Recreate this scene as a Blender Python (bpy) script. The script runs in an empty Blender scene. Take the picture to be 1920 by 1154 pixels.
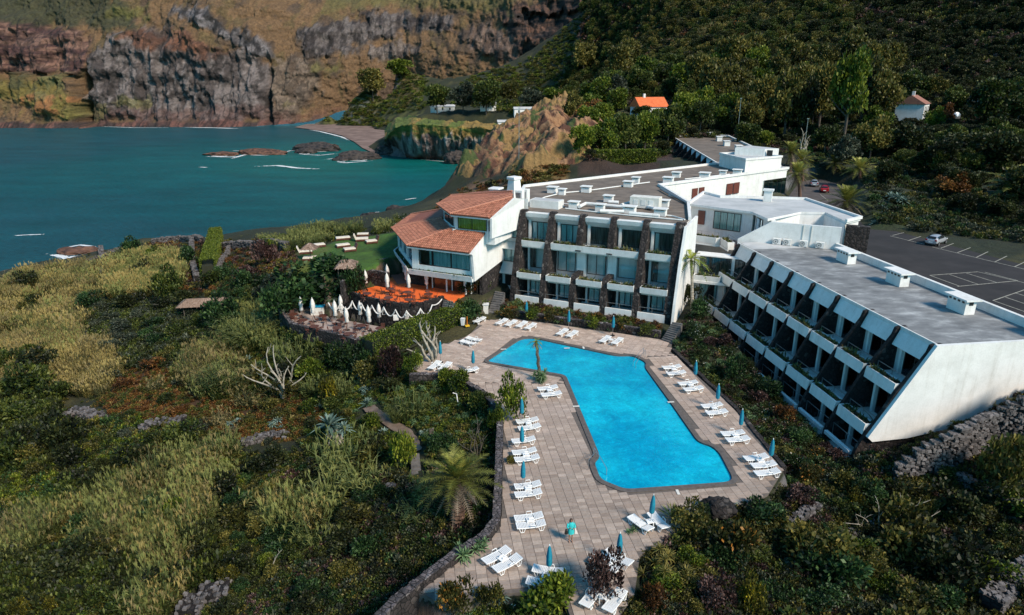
import bpy, math, random
import numpy as np
from mathutils import Vector, Matrix
S = bpy.context.scene
COL = S.collection
rnd = random.Random(7)
nrs = np.random.RandomState(11)

# ------------------------------------------------------------------ camera, sky, sun, exposure
F, CX, CY, YH, H = 1269.0, 960.0, 577.0, 144.0, 27.6
TH = math.atan((CY - YH) / F)
cT, sT = math.cos(TH), math.sin(TH)
cam = bpy.data.cameras.new('camera'); camo = bpy.data.objects.new('camera', cam); COL.objects.link(camo)
camo.location = (0, 0, H); camo.rotation_euler = (math.pi / 2 - TH, 0, 0)
cam.sensor_width = 36; cam.lens = 36 * F / 1920; cam.clip_end = 6000; cam.clip_start = 0.5
S.camera = camo
SUN_EL = math.radians(40)
sv = np.array([0.70, -0.71]); sv = sv / np.linalg.norm(sv)
SUN = Vector((sv[0] * math.cos(SUN_EL), sv[1] * math.cos(SUN_EL), math.sin(SUN_EL)))
W = bpy.data.worlds.new('World'); S.world = W; W.use_nodes = True
wn = W.node_tree.nodes; wl = W.node_tree.links; bg = wn['Background']
sky = wn.new('ShaderNodeTexSky'); sky.sky_type = 'NISHITA'; sky.sun_disc = False
sky.sun_elevation = SUN_EL; sky.sun_rotation = math.atan2(sv[0], sv[1]); sky.air_density = 1.3; sky.dust_density = 0.6; sky.ozone_density = 1.0
tint = wn.new('ShaderNodeMix'); tint.data_type = 'RGBA'; tint.blend_type = 'MULTIPLY'; tint.inputs['Factor'].default_value = 1.0; tint.inputs[7].default_value = (0.32, 0.87, 1.08, 1)
wl.new(sky.outputs[0], tint.inputs[6]); wl.new(tint.outputs[2], bg.inputs[0]); bg.inputs[1].default_value = 0.13
sl = bpy.data.lights.new('sun', 'SUN'); sl.energy = 4.6; sl.angle = math.radians(12); sl.color = (1, 0.85, 0.69)
so = bpy.data.objects.new('sun', sl); COL.objects.link(so); so.location = (60, -60, 120)
so.rotation_euler = (-SUN).to_track_quat('-Z', 'Y').to_euler()
S.view_settings.view_transform = 'Standard'; S.view_settings.look = 'None'
S.view_settings.exposure = 0.12; S.view_settings.gamma = 1.0
S.render.engine = 'CYCLES'
S.cycles.max_bounces = 5; S.cycles.diffuse_bounces = 2; S.cycles.glossy_bounces = 2; S.cycles.transparent_max_bounces = 8
S.cycles.transmission_bounces = 3

# ------------------------------------------------------------------ survey: where a sight line meets a level or a wall
def ray(px, py):
    a = (px - CX) / F; b = -(py - CY) / F
    return np.array([a, cT + b * sT, -sT + b * cT])
def at(px, py, z):
    r = ray(px, py); t = (z - H) / r[2]; return np.array([r[0] * t, r[1] * t, z])
def atd(px, py, d):
    r = ray(px, py); t = d / r[1]; return np.array([r[0] * t, d, H + r[2] * t])
def proj(x, y, z):
    dz = z - H; zz = y * cT - dz * sT; yy = y * sT + dz * cT
    return CX + F * x / zz, CY - F * yy / zz
class Fr:
    def __init__(s, o, e, n):
        s.o = np.array(o, float); s.e = np.array(e, float) / np.linalg.norm(e); s.n = np.array(n, float) / np.linalg.norm(n)
    def w(s, e, n, z): p = s.o + e * s.e + n * s.n; return (p[0], p[1], z)
    def loc(s, p): d = np.array(p[:2]) - s.o; return float(d @ s.e), float(d @ s.n)
    def rz(s): return math.atan2(s.e[1], s.e[0])
    def onz(s, px, py, z): return s.loc(at(px, py, z))
D = Fr((0, 0), (0.990615, 0.136678), (-0.136678, 0.990615))       # pool deck: e right, n away
M = Fr((19.59, 76.85), (-0.909094, 0.416592), (-0.416592, -0.909094))  # central block: e left along facade, n outward
Wo = D.w(39.5, 43.6, 0)
WR = Fr(Wo[:2], D.n, -D.e)                                         # right wing: e away along facade, n outward

# ------------------------------------------------------------------ tags
LABELS = {}
def tag(o, label=None, cat=None, group=None, kind=None):
    if label: o['label'] = label
    if cat: o['category'] = cat
    if group: o['group'] = group
    if kind: o['kind'] = kind
    return o
def emp(name, loc=(0, 0, 0), rz=0.0, parent=None):
    o = bpy.data.objects.new(name, None); o.empty_display_size = 0.3; COL.objects.link(o)
    o.location = loc; o.rotation_euler = (0, 0, rz)
    if parent: o.parent = parent
    return o
def copy_tree(o, parent=None):
    c = o.copy(); COL.objects.link(c)
    if parent: c.parent = parent
    for ch in list(o.children): copy_tree(ch, c)
    return c

# ------------------------------------------------------------------ mesh collector
class MB:
    def __init__(s): s.v = []; s.f = []; s.m = []; s.c = []; s.k = 0
    def add(s, vs, fs, mi=0, col=None):
        b = len(s.v); s.v.extend([tuple(map(float, p)) for p in vs])
        for f in fs: s.f.append(tuple(i + b for i in f)); s.m.append(mi); s.c.append(col if col is not None else 1.0)
        return s
    def hexa(s, p, mi=0, col=None):   # p: 8 points, bottom 4 then top 4
        return s.add(p, [(0, 3, 2, 1), (4, 5, 6, 7), (0, 1, 5, 4), (1, 2, 6, 5), (2, 3, 7, 6), (3, 0, 4, 7)], mi, col)
    def box(s, x0, x1, y0, y1, z0, z1, mi=0, col=None):
        return s.hexa([(x0, y0, z0), (x1, y0, z0), (x1, y1, z0), (x0, y1, z0), (x0, y0, z1), (x1, y0, z1), (x1, y1, z1), (x0, y1, z1)], mi, col)
    def fbox(s, fr, e0, e1, n0, n1, z0, z1, mi=0, col=None):
        w = fr.w
        return s.hexa([w(e0, n0, z0), w(e1, n0, z0), w(e1, n1, z0), w(e0, n1, z0), w(e0, n0, z1), w(e1, n0, z1), w(e1, n1, z1), w(e0, n1, z1)], mi, col)
    def prism(s, lo, hi, mi=0, mtop=None, col=None):      # two rings of equal length
        n = len(lo); vs = list(lo) + list(hi)
        fs = [(i, (i + 1) % n, n + (i + 1) % n, n + i) for i in range(n)]
        b = len(s.v); s.add(vs, fs, mi, col)
        for f, m in ((tuple(range(n))[::-1], mi), (tuple(range(n, 2 * n)), mi if mtop is None else mtop)):
            s.f.append(tuple(i + b for i in f)); s.m.append(m); s.c.append(col if col is not None else 1.0)
        return s
    def poly_en(s, fr, pts, z0, z1, mi=0, mtop=None):
        return s.prism([fr.w(e, n, z0) for e, n in pts], [fr.w(e, n, z1) for e, n in pts], mi, mtop)
    def poly_xy(s, pts, z0, z1, mi=0, mtop=None):
        return s.prism([(p[0], p[1], z0) for p in pts], [(p[0], p[1], z1) for p in pts], mi, mtop)
    def prof(s, fr, pts, e0, e1, mi=0):                    # pts (n,z) outline swept along e
        return s.prism([fr.w(e0, n, z) for n, z in pts], [fr.w(e1, n, z) for n, z in pts], mi)
    def tube(s, path, r, seg=6, mi=0, col=None, cap=True):
        path = [np.array(p, float) for p in path]; n = len(path)
        rr = r if hasattr(r, '__len__') else [r] * n
        vs = []
        for i, p in enumerate(path):
            t = path[min(i + 1, n - 1)] - path[max(i - 1, 0)]; t = t / (np.linalg.norm(t) + 1e-9)
            a = np.cross(t, (0, 0, 1)) if abs(t[2]) < .95 else np.cross(t, (1, 0, 0)); a /= np.linalg.norm(a); b = np.cross(t, a)
            for k in range(seg):
                g = 2 * math.pi * k / seg; vs.append(p + rr[i] * (a * math.cos(g) + b * math.sin(g)))
        fs = [(i * seg + k, i * seg + (k + 1) % seg, (i + 1) * seg + (k + 1) % seg, (i + 1) * seg + k) for i in range(n - 1) for k in range(seg)]
        if cap: fs += [tuple(range(seg))[::-1], tuple(range((n - 1) * seg, n * seg))]
        return s.add(vs, fs, mi, col)
    def lathe(s, prof, seg=12, c=(0, 0, 0), mi=0, col=None):
        vs = [(c[0] + r * math.cos(2 * math.pi * k / seg), c[1] + r * math.sin(2 * math.pi * k / seg), c[2] + z) for r, z in prof for k in range(seg)]
        n = len(prof)
        fs = [(i * seg + k, i * seg + (k + 1) % seg, (i + 1) * seg + (k + 1) % seg, (i + 1) * seg + k) for i in range(n - 1) for k in range(seg)]
        fs += [tuple(range(seg))[::-1], tuple(range((n - 1) * seg, n * seg))]
        return s.add(vs, fs, mi, col)
    def mesh(s, name, mats, smooth=False):
        me = bpy.data.meshes.new(name); me.from_pydata(s.v, [], s.f)
        mats = mats if isinstance(mats, (list, tuple)) else [mats]
        for m in mats: me.materials.append(m)
        if len(mats) > 1: me.polygons.foreach_set('material_index', s.m)
        if any(isinstance(c, tuple) or c != 1.0 for c in s.c):
            a = me.color_attributes.new('Col', 'FLOAT_COLOR', 'CORNER'); buf = []
            for f, c in zip(s.f, s.c):
                cc = (c[0], c[1], c[2], 1.0) if isinstance(c, tuple) else (c, c, c, 1.0)
                for _ in f: buf.extend(cc)
            a.data.foreach_set('color', buf)
        if smooth: me.polygons.foreach_set('use_smooth', [True] * len(s.f))
        me.update(); return me
    def build(s, name, mats, parent=None, smooth=False, loc=None, rz=0.0):
        o = bpy.data.objects.new(name, s.mesh(name, mats, smooth)); COL.objects.link(o)
        if parent is not None: o.parent = parent
        if loc is not None: o.location = loc
        o.rotation_euler = (0, 0, rz)
        return o
def bev(o, w=0.02, seg=1):
    m = o.modifiers.new('bevel', 'BEVEL'); m.width = w; m.segments = seg; m.limit_method = 'ANGLE'; return o

# ------------------------------------------------------------------ materials
def nmat(name):
    m = bpy.data.materials.new(name); m.use_nodes = True; nt = m.node_tree
    return m, nt, nt.nodes['Principled BSDF']
def N(nt, typ, **kw):
    n = nt.nodes.new(typ)
    for k, v in kw.items():
        if k.startswith('_'): setattr(n, k[1:], v)
        else: n.inputs[k.replace('__', ' ')].default_value = v
    return n
def ramp(nt, fac, stops):
    r = nt.nodes.new('ShaderNodeValToRGB'); e = r.color_ramp.elements
    while len(e) < len(stops): e.new(0.5)
    for i, (p, c) in enumerate(stops): e[i].position = p; e[i].color = (c[0], c[1], c[2], 1)
    nt.links.new(fac, r.inputs[0]); return r.outputs[0]
def coords(nt, obj=False):
    if obj: return nt.nodes.new('ShaderNodeTexCoord').outputs['Object']
    return nt.nodes.new('ShaderNodeNewGeometry').outputs['Position']
def noise(nt, vec, scale, detail=4, rough=0.55, dist=0.0):
    n = N(nt, 'ShaderNodeTexNoise', Scale=scale, Detail=detail, Roughness=rough, Distortion=dist); nt.links.new(vec, n.inputs['Vector']); return n.outputs['Fac']
def mixc(nt, fac, a, b, mode='MIX'):
    n = nt.nodes.new('ShaderNodeMix'); n.data_type = 'RGBA'; n.blend_type = mode
    for isf, s_, v in ((1, n.inputs['Factor'], fac), (0, n.inputs[6], a), (0, n.inputs[7], b)):
        if hasattr(v, 'is_linked'): nt.links.new(v, s_)
        elif isf: s_.default_value = float(v)
        elif isinstance(v, (int, float)): s_.default_value = (v, v, v, 1)
        else: s_.default_value = (v[0], v[1], v[2], 1)
    return n.outputs[2]
def bump(nt, b, h, strength=0.4, dist=0.05):
    n = N(nt, 'ShaderNodeBump', Strength=strength, Distance=dist); nt.links.new(h, n.inputs['Height']); nt.links.new(n.outputs[0], b.inputs['Normal'])
def simple(name, c1, c2=None, scale=3.0, rough=0.7, bmp=0.0, obj=False, metal=0.0, detail=5, lo=0.35, hi=0.65):
    m, nt, b = nmat(name); b.inputs['Roughness'].default_value = rough; b.inputs['Metallic'].default_value = metal
    if c2 is None: b.inputs['Base Color'].default_value = (*c1, 1); return m
    f = noise(nt, coords(nt, obj), scale, detail)
    nt.links.new(ramp(nt, f, [(lo, c1), (hi, c2)]), b.inputs['Base Color'])
    if bmp: bump(nt, b, f, bmp)
    return m
MAT = {}
def white_paint():
    m, nt, b = nmat('white_paint'); p = coords(nt)
    f = noise(nt, p, 0.7, 6, 0.65); f2 = noise(nt, p, 9, 3)
    c = ramp(nt, f, [(0.3, (0.66, 0.66, 0.64)), (0.6, (0.80, 0.80, 0.785))])
    mp = N(nt, 'ShaderNodeMapping'); mp.inputs['Scale'].default_value = (2.2, 2.2, 0.16); nt.links.new(p, mp.inputs['Vector'])
    c = mixc(nt, 0.55, c, ramp(nt, noise(nt, mp.outputs[0], 1.0, 6, 0.7), [(0.28, (0.72, 0.70, 0.66)), (0.5, (1, 1, 1))]), 'MULTIPLY')
    c = mixc(nt, 0.10, c, ramp(nt, f2, [(0.35, (0.35, 0.35, 0.33)), (0.6, (0.85, 0.85, 0.84))]))
    nt.links.new(c, b.inputs['Base Color']); b.inputs['Roughness'].default_value = 0.75; bump(nt, b, f2, 0.15, 0.02)
    return m
def stone(name, dark, mid, light, scale=2.2):
    m, nt, b = nmat(name); p = coords(nt)
    v = N(nt, 'ShaderNodeTexVoronoi', Scale=scale); v.feature = 'F1'; nt.links.new(p, v.inputs['Vector'])
    v2 = N(nt, 'ShaderNodeTexVoronoi', Scale=scale); v2.feature = 'DISTANCE_TO_EDGE'; nt.links.new(p, v2.inputs['Vector'])
    sep = nt.nodes.new('ShaderNodeSeparateColor'); nt.links.new(v.outputs['Color'], sep.inputs[0])
    c = ramp(nt, sep.outputs[0], [(0.0, dark), (0.55, mid), (0.86, mid), (0.97, light)])
    j = ramp(nt, v2.outputs['Distance'], [(0.02, (0.012, 0.011, 0.01)), (0.09, (1, 1, 1))])
    nf = noise(nt, p, 6, 4); c = mixc(nt, 0.5, c, ramp(nt, nf, [(0.3, (0.3, 0.3, 0.3)), (0.7, (1.2, 1.2, 1.2))]), 'MULTIPLY')
    nt.links.new(mixc(nt, 1.0, c, j, 'MULTIPLY'), b.inputs['Base Color']); b.inputs['Roughness'].default_value = 0.9
    bump(nt, b, v2.outputs['Distance'], 0.9, 0.12); return m
MAT['white'] = white_paint()
MAT['cream'] = simple('cream_trim', (0.62, 0.6, 0.55), (0.75, 0.73, 0.68), 2)
MAT['basalt'] = stone('basalt_wall', (0.013, 0.010, 0.010), (0.040, 0.031, 0.030), (0.14, 0.12, 0.11), 2.6)
MAT['basalt_dark'] = stone('dark_basalt_wall', (0.010, 0.008, 0.008), (0.022, 0.016, 0.016), (0.07, 0.06, 0.055), 2.6)  # darker copy of basalt; shade on the wing walls put into its colour
MAT['drystone'] = stone('dry_stone', (0.05, 0.043, 0.045), (0.13, 0.11, 0.115), (0.32, 0.29, 0.29), 3.2)
MAT['frame'] = simple('dark_window_frame', (0.02, 0.018, 0.016), rough=0.4)
MAT['wframe'] = simple('white_window_frame', (0.7, 0.7, 0.7), rough=0.5)
MAT['redwood'] = simple('red_shutter', (0.11, 0.03, 0.02), (0.16, 0.05, 0.035), 4, 0.5)
MAT['interior'] = simple('dark_interior', (0.035, 0.028, 0.022), rough=0.9)  # unlit rooms: their shade is put into this dark colour
MAT['metal'] = simple('grey_metal', (0.45, 0.46, 0.47), rough=0.35, metal=0.8)
MAT['soil'] = simple('planter_soil', (0.05, 0.032, 0.02), (0.09, 0.06, 0.035), 6, 0.95)
MAT['terracotta_floor'] = None
def curtain_mat(name, a, b_):
    m, nt, b = nmat(name); p = coords(nt, True)
    mp = N(nt, 'ShaderNodeMapping'); mp.inputs['Scale'].default_value = (1, 1, 0.06); nt.links.new(p, mp.inputs['Vector']); nt.links.new(ramp(nt, noise(nt, mp.outputs[0], 5, 3), [(0.38, a), (0.62, b_)]), b.inputs['Base Color']); b.inputs['Roughness'].default_value = 0.9; return m  # vertical light and dark streaks put pleat shading into the cloth colour
MAT['curtain'] = curtain_mat('pale_curtain', (0.22, 0.40, 0.40), (0.48, 0.64, 0.62))
MAT['curtain_dark'] = curtain_mat('grey_curtain', (0.035, 0.03, 0.027), (0.15, 0.135, 0.12))
MAT['curtain_yellow'] = curtain_mat('yellow_curtain', (0.50, 0.36, 0.02), (0.72, 0.54, 0.07))
def glass_mat():
    m, nt, b = nmat('window_glass'); out = nt.nodes['Material Output']
    g = N(nt, 'ShaderNodeBsdfGlossy', Roughness=0.03); g.inputs['Color'].default_value = (0.75, 0.9, 1, 1)
    t = N(nt, 'ShaderNodeBsdfTransparent'); t.inputs['Color'].default_value = (0.93, 0.97, 0.97, 1)
    fr = N(nt, 'ShaderNodeFresnel', IOR=1.5); mx = nt.nodes.new('ShaderNodeMixShader')
    nt.links.new(fr.outputs[0], mx.inputs[0]); nt.links.new(t.outputs[0], mx.inputs[1]); nt.links.new(g.outputs[0], mx.inputs[2]); nt.links.new(mx.outputs[0], out.inputs[0]); return m
MAT['glass'] = glass_mat()
def attr_mat(name, rough=0.8, bscale=8.0, bmp=0.3, var=0.25, attr='Col', bd=0.03):
    m, nt, b = nmat(name); a = nt.nodes.new('ShaderNodeVertexColor'); a.layer_name = attr; p = coords(nt)
    f = noise(nt, p, bscale, 7, 0.65)
    c = mixc(nt, 1.0, a.outputs[0], ramp(nt, f, [(0.25, (1 - var,) * 3), (0.75, (1 + var,) * 3)]), 'MULTIPLY')
    nt.links.new(c, b.inputs['Base Color']); b.inputs['Roughness'].default_value = rough; bump(nt, b, f, bmp, bd); return m
MAT['slab'] = attr_mat('paving_slab', 0.8, 5.0, 0.25, 0.22)
MAT['tile'] = attr_mat('clay_tile', 0.75, 7.0, 0.2, 0.3)
def felt(name, a, b_, c_, streak=True):
    m, nt, b = nmat(name); p = coords(nt)
    mp = N(nt, 'ShaderNodeMapping'); mp.inputs['Rotation'].default_value = (0, 0, math.radians(-24)); mp.inputs['Scale'].default_value = (0.5, 1.0, 1); nt.links.new(p, mp.inputs['Vector'])
    f = noise(nt, mp.outputs[0], 1.1, 7, 0.65); f2 = noise(nt, p, 0.35, 4)
    c = ramp(nt, f, [(0.3, a), (0.52, b_), (0.72, c_)]); c = mixc(nt, 0.6, c, ramp(nt, f2, [(0.35, (0.6,) * 3), (0.65, (1.15,) * 3)]), 'MULTIPLY')
    nt.links.new(c, b.inputs['Base Color']); b.inputs['Roughness'].default_value = 0.85; bump(nt, b, noise(nt, p, 14, 3), 0.3, 0.02); return m
MAT['roof_brown'] = felt('brown_roof_slabs', (0.125, 0.098, 0.078), (0.18, 0.142, 0.113), (0.25, 0.20, 0.162))
MAT['roof_grey'] = felt('grey_roof_felt', (0.14, 0.145, 0.15), (0.23, 0.235, 0.24), (0.42, 0.43, 0.43))
MAT['roof_light'] = simple('light_grey_roof', (0.42, 0.43, 0.43), (0.55, 0.55, 0.55), 0.5)
MAT['plastic'] = simple('white_plastic', (0.82, 0.82, 0.81), rough=0.35)
MAT['blue_cloth'] = simple('blue_parasol_cloth', (0.004, 0.17, 0.28), (0.008, 0.25, 0.36), 5, 0.8, obj=True)
MAT['white_cloth'] = simple('white_parasol_cloth', (0.62, 0.58, 0.54), (0.80, 0.77, 0.73), 5, 0.85, obj=True)
MAT['dark_wood'] = simple('dark_teak', (0.07, 0.022, 0.014), (0.13, 0.045, 0.028), 5, 0.5, obj=True)
MAT['bark'] = simple('bark', (0.05, 0.04, 0.032), (0.12, 0.10, 0.08), 6, 0.9, 0.5, True)
MAT['pale_bark'] = simple('pale_bark', (0.22, 0.19, 0.15), (0.42, 0.38, 0.31), 3, 0.9, 0.4, True)
MAT['palm_bark'] = simple('palm_bark', (0.08, 0.045, 0.03), (0.22, 0.13, 0.09), 9, 0.95, 0.8, True)
MAT['rust_stone'] = simple('warm_rock', (0.06, 0.045, 0.03), (0.19, 0.13, 0.08), 0.6, 0.95, 0.8)

def foliage(name, cols, scale_noise=0.35, transl=0.25, obj_var=True, hi=(.5, .93)):
    """cols: three leaf colours (dark, mid, light); chosen leaf by leaf from the Col attribute and a little per plant"""
    m, nt, b = nmat(name); out = nt.nodes['Material Output']
    a = nt.nodes.new('ShaderNodeVertexColor'); a.layer_name = 'Col'
    sep = nt.nodes.new('ShaderNodeSeparateColor'); nt.links.new(a.outputs[0], sep.inputs[0])
    oi = nt.nodes.new('ShaderNodeObjectInfo')
    ad = N(nt, 'ShaderNodeMath', _operation='MULTIPLY_ADD'); nt.links.new(oi.outputs['Random'], ad.inputs[0]); ad.inputs[1].default_value = 0.3; nt.links.new(sep.outputs[0], ad.inputs[2])
    sb = N(nt, 'ShaderNodeMath', _operation='SUBTRACT'); nt.links.new(ad.outputs[0], sb.inputs[0]); sb.inputs[1].default_value = 0.15
    c = ramp(nt, sb.outputs[0], [(0.08, cols[0]), (hi[0], cols[1]), (hi[1], cols[2])])
    nt.links.new(c, b.inputs['Base Color']); b.inputs['Roughness'].default_value = 0.55; b.inputs['Specular IOR Level'].default_value = 0.35
    if transl:
        t = nt.nodes.new('ShaderNodeBsdfTranslucent'); nt.links.new(c, t.inputs['Color'])
        mx = nt.nodes.new('ShaderNodeMixShader'); mx.inputs[0].default_value = transl
        nt.links.new(b.outputs[0], mx.inputs[1]); nt.links.new(t.outputs[0], mx.inputs[2]); nt.links.new(mx.outputs[0], out.inputs[0])
    return m
# ------------------------------------------------------------------ terrain
SEA = -20.0
def inpoly(px, py, poly):
    px = np.asarray(px, float); py = np.asarray(py, float); ins = np.zeros(px.shape, bool); n = len(poly)
    for i in range(n):
        x1, y1 = poly[i][:2]; x2, y2 = poly[(i + 1) % n][:2]
        c = ((y1 > py) != (y2 > py)) & (px < (x2 - x1) * (py - y1) / (y2 - y1 + 1e-12) + x1)
        ins ^= c
    return ins
def dpoly(px, py, poly):
    d = np.full(np.shape(px), 1e9); n = len(poly)
    for i in range(n):
        x1, y1 = poly[i][:2]; x2, y2 = poly[(i + 1) % n][:2]; dx, dy = x2 - x1, y2 - y1
        t = np.clip(((px - x1) * dx + (py - y1) * dy) / (dx * dx + dy * dy + 1e-9), 0, 1)
        d = np.minimum(d, np.hypot(px - x1 - t * dx, py - y1 - t * dy))
    return d
def PZ(z, L): return [tuple(at(a, b, z)[:2]) for a, b in L]
DECK_PX = [(780, 1105), (912, 1010), (936, 985), (941, 850), (943, 775), (900, 735), (850, 705), (782, 703), (775, 690), (815, 650), (850, 640), (880, 628), (905, 600),
           (965, 597), (1240, 636), (1262, 625), (1258, 660), (1380, 770), (1468, 880), (1440, 925), (1400, 945), (1330, 965), (1270, 1000), (1200, 1040), (1190, 1110), (1150, 1175), (1078, 1180), (1060, 1128), (1000, 1108), (900, 1116), (835, 1136)]
DECK = PZ(0, DECK_PX)
LOWT = PZ(-.4, [(528, 592), (548, 612), (574, 619), (615, 628), (640, 634), (666, 642), (730, 644), (775, 624), (714, 613), (664, 604), (615, 594), (590, 572), (550, 578)])
ORAN = PZ(2, [(657, 549.5), (688, 558.6), (714, 565), (753, 571.6), (792, 569), (830, 557), (844, 566), (870, 553), (900, 520), (800, 500), (745, 515), (700, 538)])
LAWN = PZ(4.2, [(522, 496), (565, 477), (594, 465), (632, 451), (674, 445), (701, 441), (738, 435), (800, 440), (760, 480), (712, 486), (707, 506), (670, 508), (600, 520), (545, 517)])
PARK = PZ(5, [(1560, 395), (1600, 400), (1625, 430), (1680, 434), (1950, 505), (2150, 560), (2150, 760), (1925, 640), (1560, 470), (1500, 420)])
ROAD = PZ(5, [(1470, 380), (1500, 340), (1540, 336), (1590, 350), (1600, 410), (1560, 420)])
MIDB = [M.w(e, n, 0)[:2] for e, n in [(24, 4.2), (-.5, 4.6), (-.5, -14), (8, -60), (28, -18)]]
REST = [M.w(e, n, 0)[:2] for e, n in [(22, 9.5), (31.6, 9.5), (38.6, 2), (41, -8), (36, -14), (22, -8)]]
WING = [WR.w(e, n, 0)[:2] for e, n in [(0, 5.5), (36, 5.5), (36, -10), (0, -10)]]
FLAT = [(MIDB, 0.6, 0.8), (REST, 1.8, 0.8), (WING, -2.4, 0.8), (PARK, 4.93, 3.0), (ROAD, 4.93, 2.5), (LAWN, 4.2, 1.6), (ORAN, 1.75, 0.7), (LOWT, -0.65, 0.7), (DECK, -0.25, 0.7)]
CP = []
def cp(px, py, z): CP.append(tuple(at(px, py, z)))
def cd(px, py, d): CP.append(tuple(atd(px, py, d)))
# garden left of the deck
for a in [(870, 960, -1.8), (930, 960, -1.0), (905, 880, -1.4), (925, 790, -.8), (860, 930, -2.2), (840, 780, -2.0), (780, 730, -1.2), (740, 800, -3.0), (700, 720, -2.5), (640, 700, -3.0), (700, 900, -4.0), (760, 1050, -3.6), (640, 1000, -5), (500, 1100, -6),
          (400, 950, -6), (200, 1100, -7), (0, 1150, -8), (-200, 1000, -10), (0, 850, -9), (200, 750, -8), (400, 760, -6), (540, 800, -5), (560, 690, -3.5), (480, 640, -4), (380, 620, -5), (500, 590, -3),
          (300, 590, -6.5), (100, 620, -9), (0, 640, -11), (-200, 700, -13), (0, 545, -12), (150, 510, -12), (250, 470, -10), (330, 500, -8), (420, 470, -6), (380, 540, -6), (500, 540, -2.2), (460, 500, -3.5), (520, 520, -1),
          (-300, 560, -14), (-600, 700, -15), (-900, 1000, -14), (800, 1200, -3), (400, 1300, -6), (-100, 1400, -8), (1000, 1400, -1.5)]: cp(*a)
# garden right of and below the deck
for a in [(1300, 655, .2), (1330, 700, -.6), (1420, 740, -1.6), (1450, 800, -1.5), (1500, 860, -1.8), (1560, 880, -2.2), (1500, 950, -1.0), (1400, 990, -.8), (1300, 1060, -.6), (1250, 1150, -.8), (1500, 1050, -1.5), (1600, 980, -2), (1700, 1000, -2.5),
          (1650, 860, -2.2), (1720, 810, -.8), (1800, 790, 1.0), (1880, 760, 3.0), (1960, 720, 4.6), (2100, 700, 5), (2000, 850, 2.0), (1850, 870, -.8), (1900, 1000, -1.5), (2200, 1000, 1), (2400, 800, 6), (1900, 1150, -2), (1500, 1200, -1.5), (2300, 1300, -1)]: cp(*a)
for e, n, z in [(12, 5, 1.0), (20, 5, 1.0), (4, 5, 1.0), (12, 7.5, .3), (4, 8, .2), (20, 8, .3), (-6, 4, .6), (-8, -4, 1.5), (-12, -14, 3.5)]: x, y, _ = M.w(e, n, z); CP.append((x, y, z))
# seaward edge: top of the bank and below water
for a in [(-200, 560, SEA - 4), (0, 500, SEA - 4), (100, 475, SEA - 4), (200, 440, SEA - 4), (300, 428, SEA - 4), (420, 425, SEA - 5), (520, 400, SEA - 5), (620, 385, SEA - 5), (720, 372, SEA - 8), (790, 355, SEA - 10), (-600, 600, SEA - 4)]: cp(*a)
for a in [(-60, 540, -14), (60, 500, -13.5), (180, 468, -12.5), (260, 452, -9), (370, 448, -6), (460, 448, -4), (540, 442, 0), (640, 434, 3), (735, 430, 3.8), (800, 412, 3.6), (850, 395, 4)]: cp(*a)
for x, y in [(-60, 300), (-160, 300), (-300, 300), (-120, 420), (-300, 500), (-500, 600), (-30, 240), (-80, 200), (-500, 300), (-700, 500), (-160, 520), (-250, 180), (-400, 150)]: CP.append((x, y, -27))
# brown headland behind the central block
for a in [(820, 372, 170), (860, 340, 215), (880, 320, 240)]: pass
cp(845, 347, SEA - 5)
cp(880, 348, -14); cp(898, 330, -12)
for a in [(905, 340, 205), (940, 325, 190), (980, 335, 165), (925, 300, 235), (935, 265, 255), (980, 300, 205), (1020, 290, 190), (1050, 320, 160), (960, 240, 270), (1000, 225, 280), (1050, 230, 265), (1010, 262, 235), (1040, 275, 205),
          (1100, 325, 145), (1110, 300, 165), (1070, 262, 225), (1110, 250, 225)]: cd(*a)
# peninsula with its flat top and the beach
for a, b in [(705, 296), (722, 300), (745, 305), (770, 309), (800, 311), (830, 312), (858, 312), (885, 318), (800, 325), (850, 330), (760, 335), (700, 310), (640, 300), (600, 285), (820, 350), (858, 342), (735, 318), (800, 385), (822, 372), (780, 394), (838, 358), (762, 404), (738, 412)]: _q = at(a, b, SEA) * 1.03; CP.append((_q[0], _q[1], -34))
for a in [(700, 285, -27)]: cp(*a)
for a in [(960, 245, 350), (790, 225, 440), (860, 222, 440), (940, 222, 430), (1000, 215, 380), (850, 212, 520), (780, 214, 520), (950, 205, 500), (1040, 205, 400)]: cd(*a)
for a in [(690, 268, -27), (650, 252, -27), (600, 244, -27), (715, 260, -26), (690, 250, -26), (650, 280, -27), (600, 262, -28), (560, 246, -27), (700, 243, -27), (575, 237, -27), (610, 238, -27), (650, 238, -27), (690, 239, -27), (725, 244, -26)]: cp(*a)
for _p, _d in ((760, 445), (790, 440), (825, 436), (860, 434), (895, 430), (930, 425)): CP.append(((_p - CX) / F * _d * 1.04, _d, -4))
for a in [(745, 226, 650), (690, 222, 712), (640, 226, 725), (660, 180, 730), (700, 145, 740), (745, 120, 745), (790, 150, 720), (760, 180, 690), (800, 190, 650), (615, 215, 735), (720, 190, 715)]: cd(*a)
for a in [(850, 195, 620), (950, 188, 610), (1050, 180, 560), (1130, 165, 500), (1080, 195, 430), (1000, 185, 640), (1110, 172, 600), (1150, 150, 560)]: cd(*a)
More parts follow.
